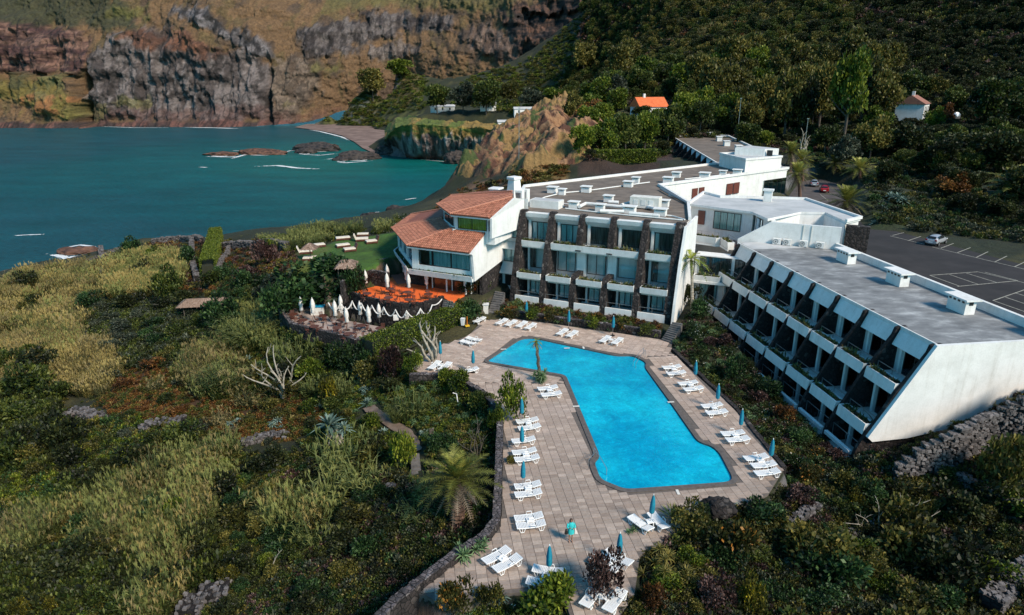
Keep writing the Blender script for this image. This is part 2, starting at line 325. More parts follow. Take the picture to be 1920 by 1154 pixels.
# wooded slope on the right
for a in [(1150, 285, 190), (1200, 300, 175), (1150, 230, 270), (1180, 200, 320), (1200, 160, 400), (1220, 110, 470), (1230, 50, 540), (1240, -20, 600), (1250, -150, 660), (1300, 230, 250), (1300, 190, 300), (1320, 140, 380), (1350, 60, 460), (1380, -20, 520), (1400, -160, 600),
          (1420, 270, 195), (1450, 230, 240), (1450, 180, 310), (1480, 110, 390), (1500, 20, 460), (1500, -100, 540), (1480, 320, 145), (1550, 310, 160), (1600, 270, 190), (1600, 220, 240), (1620, 160, 310), (1650, 80, 380), (1680, -20, 440), (1700, -150, 510),
          (1620, 370, 120), (1680, 400, 118), (1700, 330, 150), (1720, 280, 185), (1740, 235, 230), (1780, 160, 290), (1800, 80, 350), (1850, -30, 400), (1800, 370, 128), (1800, 430, 112), (1880, 400, 118), (1900, 330, 145), (1900, 260, 180), (1920, 180, 240), (1950, 80, 300), (2000, -50, 360),
          (1900, 470, 92), (2100, 480, 88), (2100, 380, 110), (2150, 280, 150), (2200, 150, 210), (2300, 0, 270), (2500, 400, 90), (2500, 200, 140), (2600, 0, 200), (2400, 560, 60)]: cd(*a)
for x, y, z in [(-100, 800, -30), (-300, 850, -30), (-600, 900, -30), (-450, 760, -30), (-300, 740, -30), (-180, 730, -28), (0, 900, 40), (300, 900, 200), (-700, 760, -30), (700, 700, 220), (60, 10, -2), (-60, 10, -10), (0, 5, -4), (150, 60, 6), (-150, 60, -14), (-120, 110, -20), (-200, 100, -26)]: CP.append((x, y, z))
for e_, n_, z_ in [(34.8, 42.2, .3), (39, 42.0, .9), (41.8, 42, 1.9), (49, 42, 3.8), (36, 40, -.6), (44, 39, 1.2)]: x, y, _ = D.w(e_, n_, 0); CP.append((x, y, z_))
CP = np.array(CP)
HEADL = [(-22, 205), (-16, 245), (-4, 285), (20, 292), (30, 235), (26, 175), (18, 148), (2, 145), (-14, 168)]
Sc = 50.0
def ker(ax, ay, bx, by): return np.hypot(ax[:, None] - bx[None], ay[:, None] - by[None]) / Sc
_n = len(CP); _A = np.zeros((_n + 3, _n + 3)); _A[:_n, :_n] = ker(CP[:, 0], CP[:, 1], CP[:, 0], CP[:, 1]) - np.eye(_n) * 0.004
_P = np.c_[np.ones(_n), CP[:, :2] / Sc]; _A[:_n, _n:] = _P; _A[_n:, :_n] = _P.T
_w = np.linalg.solve(_A, np.r_[CP[:, 2], 0, 0, 0])
def smooth(t): t = np.clip(t, 0, 1); return t * t * (3 - 2 * t)
_perm = nrs.rand(256, 256)
def vnoise(x, y):
    xi = np.floor(x).astype(int); yi = np.floor(y).astype(int); fx = smooth(x - xi); fy = smooth(y - yi)
    g = lambda a, b: _perm[a & 255, b & 255]
    return (g(xi, yi) * (1 - fx) + g(xi + 1, yi) * fx) * (1 - fy) + (g(xi, yi + 1) * (1 - fx) + g(xi + 1, yi + 1) * fx) * fy
def fbm(x, y, o=5, lac=2.03, gain=0.5):
    s = 0; a = 1; t = 0
    for i in range(o): s = s + a * vnoise(x * lac ** i + 17.3 * i, y * lac ** i + 9.1 * i); t += a; a *= gain
    return s / t
def hz(x, y):
    x = np.atleast_1d(np.asarray(x, float)); y = np.atleast_1d(np.asarray(y, float)); out = np.zeros(len(x))
    for i in range(0, len(x), 20000):
        a, b = x[i:i + 20000], y[i:i + 20000]
        out[i:i + 20000] = ker(a, b, CP[:, 0], CP[:, 1]) @ _w[:_n] + _w[_n] + (_w[_n + 1] * a + _w[_n + 2] * b) / Sc
    dist = np.hypot(x, y)
    out += (fbm(x / 14, y / 14) - .5) * np.clip(dist / 60, .3, 3.0) * 1.2
    steep = smooth((dist - 150) / 100)
    out += steep * (fbm(x / 9 + 31, y / 9) - .5) * 5
    hm = smooth((9 - np.where(inpoly(x, y, HEADL), -dpoly(x, y, HEADL), dpoly(x, y, HEADL))) / 18); out += hm * ((np.abs(2 * fbm(x / 26 + 4, y / 26, 5) - 1) - .35) * -15 + (fbm(x / 7, y / 7, 4) - .5) * 5)
    for poly, z, w in FLAT:
        xs = [p[0] for p in poly]; ys = [p[1] for p in poly]
        m = (x > min(xs) - w) & (x < max(xs) + w) & (y > min(ys) - w) & (y < max(ys) + w)
        if m.any():
            ins = inpoly(x[m], y[m], poly); d = dpoly(x[m], y[m], poly)
            k = np.where(ins, 1.0, 1 - smooth(d / w)); out[m] = out[m] * (1 - k) + z * k
    return out
na, nr = 520, 430
R0, R1, A0 = 13.0, 900.0, 62.0
ang = np.radians(np.linspace(A0, -A0, na)); rad = R0 * (R1 / R0) ** (np.linspace(0, 1, nr))
AA, RR = np.meshgrid(ang, rad); TX = -np.sin(AA) * RR; TY = np.cos(AA) * RR
TZ = hz(TX.ravel(), TY.ravel()).reshape(TX.shape)
def hf(x, y):
    a = (A0 - np.degrees(np.arctan2(-x, y))) / (2 * A0) * (na - 1); r = np.log(np.maximum(np.hypot(x, y), R0) / R0) / math.log(R1 / R0) * (nr - 1)
    a = np.clip(a, 0, na - 1.001); r = np.clip(r, 0, nr - 1.001); i = a.astype(int); j = r.astype(int); u = a - i; v = r - j
    return (TZ[j, i] * (1 - u) + TZ[j, i + 1] * u) * (1 - v) + (TZ[j + 1, i] * (1 - u) + TZ[j + 1, i + 1] * u) * v
def gz(x, y): return float(hf(np.array([x]), np.array([y]))[0])
def hit(pxs, pys, dmax=880):
    """ground points seen at photo positions"""
    pxs = np.asarray(pxs, float); pys = np.asarray(pys, float)
    a = (pxs - CX) / F; b = -(pys - CY) / F
    R = np.stack([a, cT + b * sT, -sT + b * cT], 1)
    t = np.full(len(pxs), 18.0); done = np.zeros(len(pxs), bool); prev = t.copy()
    for _ in range(420):
        P = R * t[:, None]; z = P[:, 2] + H; g = hf(P[:, 0], P[:, 1]); under = (z < g) & ~done
        done |= under; adv = ~done & (t < dmax); prev = np.where(adv, t, prev)
        t = np.where(adv, t + np.clip((z - g) * 0.6, 0.25 + t * .004, 25), t)
        if not adv.any(): break
    lo, hi = prev.copy(), t.copy()
    for _ in range(10):
        mid = (lo + hi) / 2; P = R * mid[:, None]; u = P[:, 2] + H < hf(P[:, 0], P[:, 1]); hi = np.where(u, mid, hi); lo = np.where(u, lo, mid)
    P = R * hi[:, None]; P[:, 2] += H
    return P, done

def terrain_mat():
    m, nt, b = nmat('garden_ground'); p = coords(nt)
    geo = nt.nodes.new('ShaderNodeNewGeometry'); sx = nt.nodes.new('ShaderNodeSeparateXYZ'); nt.links.new(geo.outputs['Normal'], sx.inputs[0])
    f = noise(nt, p, 0.35, 8, 0.65); f2 = noise(nt, p, 3.0, 6, 0.7); f3 = noise(nt, p, 0.06, 5)
    g = nt.nodes.new('ShaderNodeVertexColor'); g.layer_name = 'Col'; g = g.outputs[0]
    g = mixc(nt, 0.7, g, ramp(nt, f2, [(0.3, (0.45,) * 3), (0.7, (1.5,) * 3)]), 'MULTIPLY')
    mp = N(nt, 'ShaderNodeMapping'); mp.inputs['Scale'].default_value = (1, 1, 0.35); nt.links.new(p, mp.inputs['Vector'])
    r = noise(nt, mp.outputs[0], 0.22, 10, 0.7, 0.6); r2 = noise(nt, p, 0.05, 4)
    rock = ramp(nt, r, [(0.32, (0.03, 0.018, 0.014)), (0.48, (0.13, 0.075, 0.045)), (0.6, (0.24, 0.17, 0.11)), (0.72, (0.34, 0.27, 0.21))])
    grey = ramp(nt, r, [(0.35, (0.03, 0.028, 0.03)), (0.55, (0.16, 0.155, 0.16)), (0.7, (0.30, 0.29, 0.30))])
    rock = mixc(nt, ramp(nt, r2, [(0.45, (0, 0, 0)), (0.55, (1, 1, 1))]), rock, grey)
    st = ramp(nt, sx.outputs[2], [(0.5, (1, 1, 1)), (0.74, (0, 0, 0))])
    sz = nt.nodes.new('ShaderNodeSeparateXYZ'); nt.links.new(p, sz.inputs[0])
    beach = N(nt, 'ShaderNodeMapRange'); beach.inputs['From Min'].default_value = -17.6; beach.inputs['From Max'].default_value = -18.6; nt.links.new(sz.outputs[2], beach.inputs[0])
    c = mixc(nt, st, g, rock); sand = ramp(nt, f2, [(0.3, (0.13, 0.09, 0.075)), (0.7, (0.22, 0.16, 0.13))])
    gate = N(nt, 'ShaderNodeMath', _operation='MULTIPLY'); nt.links.new(beach.outputs[0], gate.inputs[0]); nt.links.new(ramp(nt, sx.outputs[2], [(0.93, (0, 0, 0)), (0.975, (1, 1, 1))]), gate.inputs[1])
    c = mixc(nt, gate.outputs[0], c, sand)
    nt.links.new(c, b.inputs['Base Color']); b.inputs['Roughness'].default_value = 0.95; bump(nt, b, r, 0.9, 1.2); return m
MAT['ground'] = terrain_mat()
def grid_mesh(name, X, Y, Z, mat, smoothf=True, col=None):
    nr, na = X.shape; v = np.stack([X, Y, Z], -1).reshape(-1, 3)
    i = np.arange(nr * na).reshape(nr, na); q = np.stack([i[:-1, :-1], i[:-1, 1:], i[1:, 1:], i[1:, :-1]], -1).reshape(-1, 4)
    me = bpy.data.meshes.new(name); me.vertices.add(len(v)); me.vertices.foreach_set('co', v.astype(np.float32).ravel())
    me.loops.add(q.size); me.loops.foreach_set('vertex_index', q.astype(np.int32).ravel()); me.polygons.add(len(q))
    me.polygons.foreach_set('loop_start', np.arange(0, q.size, 4, dtype=np.int32)); me.polygons.foreach_set('loop_total', np.full(len(q), 4, np.int32))
    me.materials.append(mat); me.update(calc_edges=True)
    if smoothf: me.polygons.foreach_set('use_smooth', [True] * len(q))
    if col is not None:
        a = me.color_attributes.new('Col', 'FLOAT_COLOR', 'POINT'); a.data.foreach_set('color', np.concatenate([col.reshape(-1, 3), np.ones((len(v), 1))], 1).astype(np.float32).ravel())
    me.validate(); o = bpy.data.objects.new(name, me); COL.objects.link(o); return o
def terrain_colours():
    """what grows or lies where: bare earth, scrub, lawn, dry grass and rock"""
    U, V = proj(TX, TY, TZ); C = np.zeros(TX.shape + (3,)); f1 = fbm(TX / 6, TY / 6, 5); f2 = fbm(TX / 1.7, TY / 1.7, 4); f3 = fbm(TX / 30, TY / 30, 4)
    C[:] = (0.035, 0.045, 0.016); C += np.clip(f1 - .5, 0, 1)[..., None] * np.array([.25, .17, .05]); 
    def zone(world, poly, c, soft=2.0, amt=1.0):
        nonlocal C
        X, Y = (TX, TY) if world else (U, V); ok = (TY > 0)
        i = inpoly(X.ravel(), Y.ravel(), poly).reshape(X.shape); d = dpoly(X.ravel(), Y.ravel(), poly).reshape(X.shape); s = np.where(i, d, -d) + (f1 - .5) * soft * 3
        m = (smooth((s + soft / 2) / soft) * amt * ok)[..., None]; C = C * (1 - m) + np.array(c) * m
    zone(1, LAWN, (0.085, 0.20, 0.022), .5); zone(0, [(522, 496), (565, 477), (620, 460), (600, 500), (540, 530)], (0.19, 0.21, 0.04), 14, .7)
    zone(0, [(760, 445), (830, 385), (880, 340), (1060, 325), (1070, 345), (930, 365), (850, 430)], (0.30, 0.165, 0.09), 10); zone(1, HEADL, (0.17, 0.085, 0.038), 6); zone(0, [(990, 225), (1050, 225), (1065, 262), (1030, 285), (980, 262)], (0.36, 0.22, 0.09), 10, .9); zone(0, [(1010, 300), (1060, 300), (1068, 335), (1020, 345)], (0.30, 0.19, 0.05), 10, .9)
    zone(0, [(1080, 300), (1240, 300), (1240, 335), (1085, 330)], (0.07, 0.04, 0.028), 8); zone(0, [(1195, 265), (1260, 265), (1260, 300), (1190, 300)], (0.10, 0.06, 0.05), 6)
    zone(0, [(600, 120), (740, 90), (800, 130), (790, 220), (600, 232)], (0.15, 0.15, 0.035), 16, .9); zone(0, [(730, 130), (790, 150), (770, 200), (740, 190)], (0.22, 0.14, 0.045), 10, .8)
    zone(0, [(400, 480), (470, 475), (480, 500), (415, 520)], (0.14, 0.12, 0.03), 8, .8); zone(0, [(220, 690), (420, 690), (600, 760), (560, 830), (240, 815)], (0.14, 0.06, 0.028), 20, .8)
    zone(0, [(380, 640), (450, 640), (430, 720), (280, 740), (230, 700)], (0.15, 0.085, 0.045), 20, .7); zone(0, [(1570, 360), (1700, 360), (1760, 420), (1640, 430)], (0.035, 0.06, 0.014), 14, .9)
    zone(0, [(1100, 150), (1200, 130), (1230, 200), (1150, 230), (1090, 200)], (0.14, 0.12, 0.03), 14, .8)
    C *= (0.3 + .5 * f2)[..., None]; return np.clip(C, .004, 1)  # ground darkened overall, deep shade under the plants put into its colour
ter = grid_mesh('terrain', TX, TY, TZ, MAT['ground'], True, terrain_colours()); tag(ter, kind='structure')

# the brown headland in finer relief than the ground sheet can carry
def headland():
    gx, gy = np.meshgrid(np.linspace(-27, 36, 250), np.linspace(140, 296, 420)); fx, fy = gx.ravel(), gy.ravel(); m = smooth((np.where(inpoly(fx, fy, HEADL), dpoly(fx, fy, HEADL), -dpoly(fx, fy, HEADL)) + 3) / 7)
    z = hf(fx, fy); r1 = 1 - np.abs(2 * fbm(fx / 13 + 3, fy / 19, 6) - 1); r2 = 1 - np.abs(2 * fbm(fx / 4.5, fy / 5.5 + 8, 5) - 1); f = fbm(fx / 1.6, fy / 1.9, 4); z2 = z - .6 + m * (.8 + (r1 - .45) * 7.5 + (r2 - .5) * 3.0 + (f - .5) * 1.6) - (1 - m) * 3
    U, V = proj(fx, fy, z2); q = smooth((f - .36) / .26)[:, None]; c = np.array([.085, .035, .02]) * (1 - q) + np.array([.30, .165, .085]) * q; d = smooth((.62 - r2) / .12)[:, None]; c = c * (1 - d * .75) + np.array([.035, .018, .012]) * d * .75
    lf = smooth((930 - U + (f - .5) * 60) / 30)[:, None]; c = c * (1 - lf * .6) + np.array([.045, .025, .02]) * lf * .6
    g = (smooth((fbm(fx / 6 + 60, fy / 6, 4) - .5) / .06) * smooth((r1 - .5) / .1))[:, None]; c = c * (1 - g * .85) + np.array([.25, .155, .055]) * g * .85; k = (smooth((fbm(fx / 3.5 + 90, fy / 3.5, 4) - .66) / .04))[:, None]; c = c * (1 - k) + np.array([.05, .07, .018]) * k
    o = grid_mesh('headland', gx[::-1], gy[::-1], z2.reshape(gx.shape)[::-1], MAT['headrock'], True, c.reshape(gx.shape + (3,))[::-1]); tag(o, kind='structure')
MAT['headrock'] = attr_mat('headland_rock', 0.95, 1.1, 1.0, 0.4, bd=.7)
headland()
# ------------------------------------------------------------------ sea
def sea_mat():
    m, nt, b = nmat('sea_water'); p = coords(nt)
    f = noise(nt, p, 0.012, 5, 0.6); sx = nt.nodes.new('ShaderNodeSeparateXYZ'); nt.links.new(p, sx.inputs[0])
    # distance from the bay's beach: shallow green water there, deep blue towards the open sea
    d = nt.nodes.new('ShaderNodeVectorMath'); d.operation = 'DISTANCE'; nt.links.new(p, d.inputs[0]); d.inputs[1].default_value = (-60, 430, SEA)
    mr = N(nt, 'ShaderNodeMapRange'); mr.inputs['From Min'].default_value = 60; mr.inputs['From Max'].default_value = 330; nt.links.new(d.outputs['Value'], mr.inputs[0])
    ad = N(nt, 'ShaderNodeMath', _operation='MULTIPLY_ADD'); nt.links.new(f, ad.inputs[0]); ad.inputs[1].default_value = 0.7; nt.links.new(mr.outputs[0], ad.inputs[2])
    c = ramp(nt, ad.outputs[0], [(0.25, (0.003, 0.115, 0.100)), (0.65, (0.002, 0.088, 0.098)), (1.15 / 1.7 + .2, (0.003, 0.072, 0.086)), (1.0, (0.008, 0.070, 0.090))])
    mp = N(nt, 'ShaderNodeMapping'); mp.inputs['Scale'].default_value = (0.5, 1.4, 1); mp.inputs['Rotation'].default_value = (0, 0, 0.25); nt.links.new(p, mp.inputs['Vector'])
    w1 = noise(nt, mp.outputs[0], 0.9, 8, 0.75); w2 = noise(nt, mp.outputs[0], 0.05, 4, 0.6)
    c = mixc(nt, 0.55, c, ramp(nt, w1, [(0.35, (0.3,) * 3), (0.65, (1.8,) * 3)]), 'MULTIPLY')
    c = mixc(nt, 0.4, c, ramp(nt, w2, [(0.35, (0.6,) * 3), (0.65, (1.4,) * 3)]), 'MULTIPLY')
    nt.links.new(c, b.inputs['Base Color']); b.inputs['Roughness'].default_value = 0.35; b.inputs['Specular IOR Level'].default_value = 0.12
    bump(nt, b, w1, 0.8, 0.7); return m
MAT['sea'] = sea_mat()
sea = MB().add([(-2500, -300, SEA), (900, -300, SEA), (900, 1500, SEA), (-2500, 1500, SEA)], [(0, 1, 2, 3)]).build('sea', MAT['sea']); tag(sea, kind='structure')

def foam_mat():
    m, nt, b = nmat('sea_foam'); out = nt.nodes['Material Output']; p = coords(nt); a = nt.nodes.new('ShaderNodeVertexColor'); a.layer_name = 'Col'
    n1 = noise(nt, p, 0.35, 8, 0.7); sep = nt.nodes.new('ShaderNodeSeparateColor'); nt.links.new(a.outputs[0], sep.inputs[0])
    s = N(nt, 'ShaderNodeMath', _operation='ADD'); nt.links.new(n1, s.inputs[0]); nt.links.new(sep.outputs[0], s.inputs[1])
    r = ramp(nt, s.outputs[0], [(0.80, (0, 0, 0)), (0.90, (1, 1, 1))]); t = nt.nodes.new('ShaderNodeBsdfTransparent'); mx = nt.nodes.new('ShaderNodeMixShader')
    b.inputs['Base Color'].default_value = (0.8, 0.82, 0.82, 1); nt.links.new(r, mx.inputs[0]); nt.links.new(t.outputs[0], mx.inputs[1]); nt.links.new(b.outputs[0], mx.inputs[2]); nt.links.new(mx.outputs[0], out.inputs[0]); return m
MAT['foam'] = foam_mat()
fb = MB(); fk = 0
def foam_strip(pts, w):
    global fk
    P = [at(a, b_, SEA)[:2] for a, b_ in pts]; Q = []
    for i in range(len(P) - 1):
        for t in np.linspace(0, 1, 6, endpoint=False): Q.append(P[i] * (1 - t) + P[i + 1] * t)
    Q.append(P[-1]); n = len(Q); fk += 1; z = SEA + .06 + .012 * (fk % 12)
    for i in range(n):
        pass
    vs = []; cs = []
    for i in range(n):
        t = Q[min(i + 1, n - 1)] - Q[max(i - 1, 0)]; t /= np.linalg.norm(t) + 1e-9; nn = np.array([-t[1], t[0]])
        e = math.sin(math.pi * (i + .5) / n) ** .5
        for j, (o, c) in enumerate([(-1, 0), (-.35, .5), (.35, .5), (1, 0)]):
            vs.append((*(Q[i] + nn * o * w * (.7 + .6 * rnd.random())), z)); cs.append(c * e)
    for i in range(n - 1):
        for j in range(3):
            a = i * 4 + j; fb.add([vs[a], vs[a + 1], vs[a + 5], vs[a + 4]], [(0, 1, 2, 3)], 0, float((cs[a] + cs[a + 1] + cs[a + 5] + cs[a + 4]) / 4 + 1e-3))
for pts, w in [([(0, 234), (60, 234), (110, 235), (165, 235)], 7), ([(335, 239), (400, 240), (455, 242)], 6), ([(600, 301), (640, 296), (700, 292)], 2), ([(570, 242), (600, 247), (640, 257), (660, 266)], 3), ([(380, 294), (430, 295), (460, 293)], 3), ([(475, 313), (520, 311), (560, 316), (605, 318)], 4),
               ([(432, 299), (455, 292), (490, 285)], 3), ([(373, 314), (390, 315)], 2), ([(630, 305), (650, 306), (705, 302)], 3), ([(755, 376), (785, 372)], 1.3), ([(105, 478), (130, 488), (165, 487), (178, 478)], 2.2), ([(90, 476), (125, 484), (175, 478)], 2.5), ([(110, 467), (150, 460), (185, 464)], 1.5),
               ([(20, 443), (55, 441), (88, 440)], 1.2), ([(810, 371), (830, 371)], 1.0), ([(690, 400), (715, 398)], 0.7), ([(520, 290), (545, 283), (560, 283)], 1.5), ([(790, 300), (850, 305)], 1.2), ([(170, 237), (250, 240), (330, 240)], 3), ([(430, 283), (470, 284), (530, 286)], 2), ([(560, 290), (600, 292), (640, 288)], 2), ([(860, 358), (868, 345), (876, 335)], 2)]: foam_strip(pts, w)

# ------------------------------------------------------------------ sea rocks
def rock_obj(name, c, sx, sy, sz, mat, seed, label, cat='rock', group=None, sub=4, kind=None):
    import bmesh
    bm = bmesh.new(); bmesh.ops.create_icosphere(bm, subdivisions=sub, radius=1)
    for v in bm.verts:
        k = .55 + .9 * float(fbm(np.array([v.co.x * 1.7 + seed]), np.array([v.co.y * 1.7 + v.co.z * 1.3 + seed * 2]), 6, 2.2, .65)[0])
        v.co = Vector((v.co.x * sx, v.co.y * sy, v.co.z * sz)) * k
    me = bpy.data.meshes.new(name); bm.to_mesh(me); bm.free(); me.materials.append(mat)
    o = bpy.data.objects.new(name, me); COL.objects.link(o); o.location = c; o.rotation_euler = (0, 0, rnd.random() * .6 - .3); tag(o, label, cat, group, kind); return o
MAT['searock'] = simple('sea_rock', (0.05, 0.025, 0.018), (0.16, 0.075, 0.045), 0.5, 0.8, 0.8)
MAT['blackrock'] = simple('black_sea_rock', (0.012, 0.011, 0.012), (0.06, 0.045, 0.038), 0.5, 0.8, 0.8)
for i, (px, py, sx, sy, sz, mt, lab) in enumerate([(148, 474, 5.2, 3.0, 1.0, 'searock', 'lone reddish rock ringed by surf close to the near shore'), (415, 291, 12, 6, 1.2, 'searock', 'low red reef west of the beach, left piece'), (490, 289, 17, 7, 1.8, 'searock', 'long low red reef with white water at its left end'),
        (598, 282, 17, 9, 3.0, 'blackrock', 'dark rock hump beside the tip of the beach'), (572, 287, 8, 5, 1.8, 'blackrock', 'small dark rock at the seaward foot of the larger hump'), (672, 299, 14, 6, 2.6, 'blackrock', 'dark rock with orange foot in front of the beach'), (640, 301, 6, 4, 1.2, 'blackrock', 'low dark rock ringed with foam beside the one before the beach'),
        (800, 402, 5, 3, 2.5, 'blackrock', 'black rocks at the foot of the lawn bank behind the tiled roof'), (700, 412, 5, 3, 1.6, 'blackrock', 'black rock in the water behind the lawn'), (822, 374, 4, 3, 1.5, 'blackrock', 'small black rock with surf left of the brown headland'), (760, 404, 8, 3, 2, 'blackrock', 'black shore ledge left of the upper tiled roof')]):
    c = at(px, py, SEA); foam_strip([(px - sx * 1.5, py + 1), (px - sx * .7, py + 2.5), (px + sx * .6, py + 2.5), (px + sx * 1.5, py)], sy * .45 + .6); rock_obj('sea_rock', (c[0], c[1], SEA + sz * .1), sx, sy, sz * 1.7, MAT[mt], i * 3.7, lab)

fo = fb.build('foam', MAT['foam']); tag(fo, kind='stuff', label='white surf breaking on the rocks and along the far shore')

# ------------------------------------------------------------------ far cliff (a sheet with relief, coloured by its bands of rock, scree and scrub)
def far_cliff():
    foot = [(-900, 560, SEA - 2), (-300, 640, SEA - 2), (0, 735, SEA - 2), (170, 715, SEA - 2), (330, 705, SEA - 2), (500, 690, SEA - 2), (560, 705, -20), (620, 728, -19), (660, 750, -16), (700, 775, -8), (800, 820, 0), (900, 780, 5), (1000, 730, 10), (1080, 690, 14), (1160, 670, 20), (1260, 690, 30), (1400, 760, 60)]
    ns, ntt = 1050, 290
    fp = np.interp(np.linspace(0, 1, ns), np.linspace(0, 1, 200), np.interp(np.linspace(0, 1, 200), [0, .12, .97, 1], [-900, -120, 1250, 1400]))
    fd = np.interp(fp, [a[0] for a in foot], [a[1] for a in foot]); fz = np.interp(fp, [a[0] for a in foot], [a[2] for a in foot])
    T = np.linspace(0, 1, ntt)[:, None]
    ZT = 260.0; zz = fz[None] + T ** 1.15 * (ZT - fz[None])
    depth = fd[None] + 0 * T
    # lean: near vertical below, receding scrub slopes above
    lean = np.interp(zz - SEA, [0, 6, 12, 75, 95, 150, 280], [0, 10, 12, 30, 45, 95, 230])
    dd = depth + lean
    b0 = -(0 * fp) ; rx = (fp - CX) / F
    X = rx[None] * dd * 1.0 / (cT - 0.27 * sT); Y = dd
    px, py = proj(X, Y, zz)
    # zones in their own terms: where each kind of face lies along the bay
    U = px; V = py
    big = fbm(X / 60, zz / 40, 5); rid = 1 - np.abs(2 * fbm(X / 16, zz / 50 + 3, 5) - 1); fine = fbm(X / 5, zz / 9, 4); mid = fbm(X / 22 + 5, zz / 22, 5)
    def blob(poly, soft=14):
        i = inpoly(U.ravel(), V.ravel(), poly).reshape(U.shape); d = dpoly(U.ravel(), V.ravel(), poly).reshape(U.shape); s = np.where(i, d, -d) + (mid - .5) * 46 + (fine - .5) * 26
        return smooth((s + soft * .5) / soft)
    C = np.zeros(U.shape + (3,)); base = np.array([0.165, 0.105, 0.054])
    C[:] = base
    def lay(mask, c): 
        nonlocal C; c = np.array(c); C = C * (1 - mask[..., None]) + c * mask[..., None]
    lay(smooth((fbm(X / 9, zz / 16 + 7, 5) - .52) / .1) * .7, (0.115, 0.09, 0.038))
    lay(smooth((fbm(X / 14 + 9, zz / 14, 5) - .56) / .08) * .8, (0.08, 0.058, 0.042))
    rocky = np.zeros(U.shape)
    def rock(poly, c1, c2, amt=1.0, vert=True):
        nonlocal rocky
        m = blob(poly) * amt; rocky = np.maximum(rocky, m)
        q = smooth((fbm(X / (5 if vert else 26), zz / (13 if vert else 3.2), 6, 2.1, .62) - .36) / .28)
        col = np.array(c1)[None, None] * (1 - q[..., None]) + np.array(c2)[None, None] * q[..., None]
        C[:] = C * (1 - m[..., None]) + col * m[..., None]
    rock([(-400, 20), (-100, 30), (60, 40), (165, 55), (180, 130), (150, 140), (0, 140), (-400, 150)], (0.07, 0.035, 0.035), (0.22, 0.13, 0.10), 1, False)
    rock([(180, 110), (230, 60), (300, 52), (400, 90), (470, 90), (505, 130), (520, 225), (175, 225)], (0.070, 0.060, 0.060), (0.185, 0.168, 0.168))
    rock([(320, 15), (400, 25), (470, 75), (520, 100), (520, 120), (450, 90), (380, 50)], (0.03, 0.03, 0.035), (0.19, 0.185, 0.20))
    rock([(240, 60), (330, 60), (430, 90), (440, 115), (350, 95), (260, 85)], (0.09, 0.045, 0.03), (0.19, 0.09, 0.055))
    rock([(560, 60), (700, 20), (850, 28), (840, 60), (760, 60), (680, 95), (580, 110)], (0.035, 0.03, 0.032), (0.14, 0.128, 0.128))
    rock([(510, 100), (620, 120), (600, 190), (560, 230), (505, 230)], (0.09, 0.07, 0.056), (0.19, 0.155, 0.125), .85)
    rock([(690, 80), (790, 85), (770, 115), (700, 110)], (0.08, 0.07, 0.07), (0.22, 0.2, 0.19), .9)
    rock([(840, 55), (930, 50), (1010, 70), (1000, 150), (900, 100)], (0.07, 0.05, 0.045), (0.21, 0.16, 0.14), .8)
    rock([(930, 20), (1010, 0), (1180, 0), (1170, 50), (1120, 60), (1080, 150), (980, 160), (960, 70)], (0.025, 0.02, 0.02), (0.15, 0.085, 0.06), 1, False)
    rock([(1080, 45), (1170, 30), (1160, 70), (1060, 75)], (0.15, 0.06, 0.04), (0.25, 0.11, 0.06), .9, False)
    rock([(940, 120), (1090, 120), (1070, 165), (950, 165)], (0.06, 0.05, 0.055), (0.2, 0.18, 0.18), .8)
    # shore ledge
    led = smooth((6 - (zz - SEA) + (mid - .5) * 8) / 3); q = smooth((fine - .4) / .2)[..., None]
    C = C * (1 - led[..., None]) + (np.array([0.05, 0.035, 0.035]) * (1 - q) + np.array([0.17, 0.085, 0.07]) * q) * led[..., None]; rocky = np.maximum(rocky, led)
    red = blob([(180, 200), (480, 205), (640, 200), (640, 235), (180, 228)]) * .45; lay(red, (0.13, 0.06, 0.05))
    # scrub: dark green at the top left, golden at the left foot
    lay(blob([(-500, -200), (100, -60), (240, 0), (255, 50), (160, 55), (60, 45), (-500, 40)]) * .9, (0.045, 0.052, 0.024))
    lay(blob([(-300, 140), (0, 140), (150, 145), (168, 195), (165, 215), (0, 195), (-300, 205)]) * .95, (0.16, 0.135, 0.035))
    lay(blob([(-300, 172), (0, 172), (165, 182), (165, 205), (0, 196)], 8) * .8 * smooth((fine - .42) / .1), (0.34, 0.15, 0.06))
    lay(blob([(20, 142), (70, 140), (100, 165), (60, 175)], 8) * .8, (0.06, 0.065, 0.03)); lay(blob([(105, 138), (150, 140), (160, 170), (110, 172)], 8) * .9, (0.15, 0.15, 0.06))
    lay(blob([(600, -60), (1000, -60), (950, 20), (850, 18), (700, 10), (600, 30)]) * .5, (0.12, 0.13, 0.04))
    for a, b_ in ((185, 205), (250, 190), (240, 25), (610, 130), (560, 195)): lay(blob([(a - 25, b_ - 8), (a + 25, b_ - 8), (a + 30, b_ + 10), (a - 30, b_ + 10)], 10) * .6, (0.15, 0.15, 0.04))
    C *= .74 * np.array([1.06, .97, .92]); C *= ((0.6 + .8 * fbm(X / 2.2, zz / 2.6, 4)) * (.7 + .6 * fbm(X / .8 + 5, zz / .9, 2)))[..., None]; C *= (1 - .6 * smooth((.07 - np.abs(fbm(X / 7 + 70, zz / 16, 4) - .5)) / .05) * rocky)[..., None]
    # relief
    rel = (big - .5) * 34 + (rid - .6) * (6 + 12 * rocky) + (mid - .5) * 16 + (fine - .5) * (3.0 + 4 * rocky) + (fbm(X / 2.2, zz / 2.2, 3) - .5) * (2.2 + 1.8 * (1 - rocky))
    lay2 = np.sin(zz / 3.2 + mid * 9) * 1.2 * rocky; edge = smooth((zz - SEA) / 14)
    # headlands: the left shelf stands forward of the grey face
    shelf = blob([(-900, 140), (0, 140), (150, 142), (168, 150), (168, 260), (-900, 260)], 6) * 26
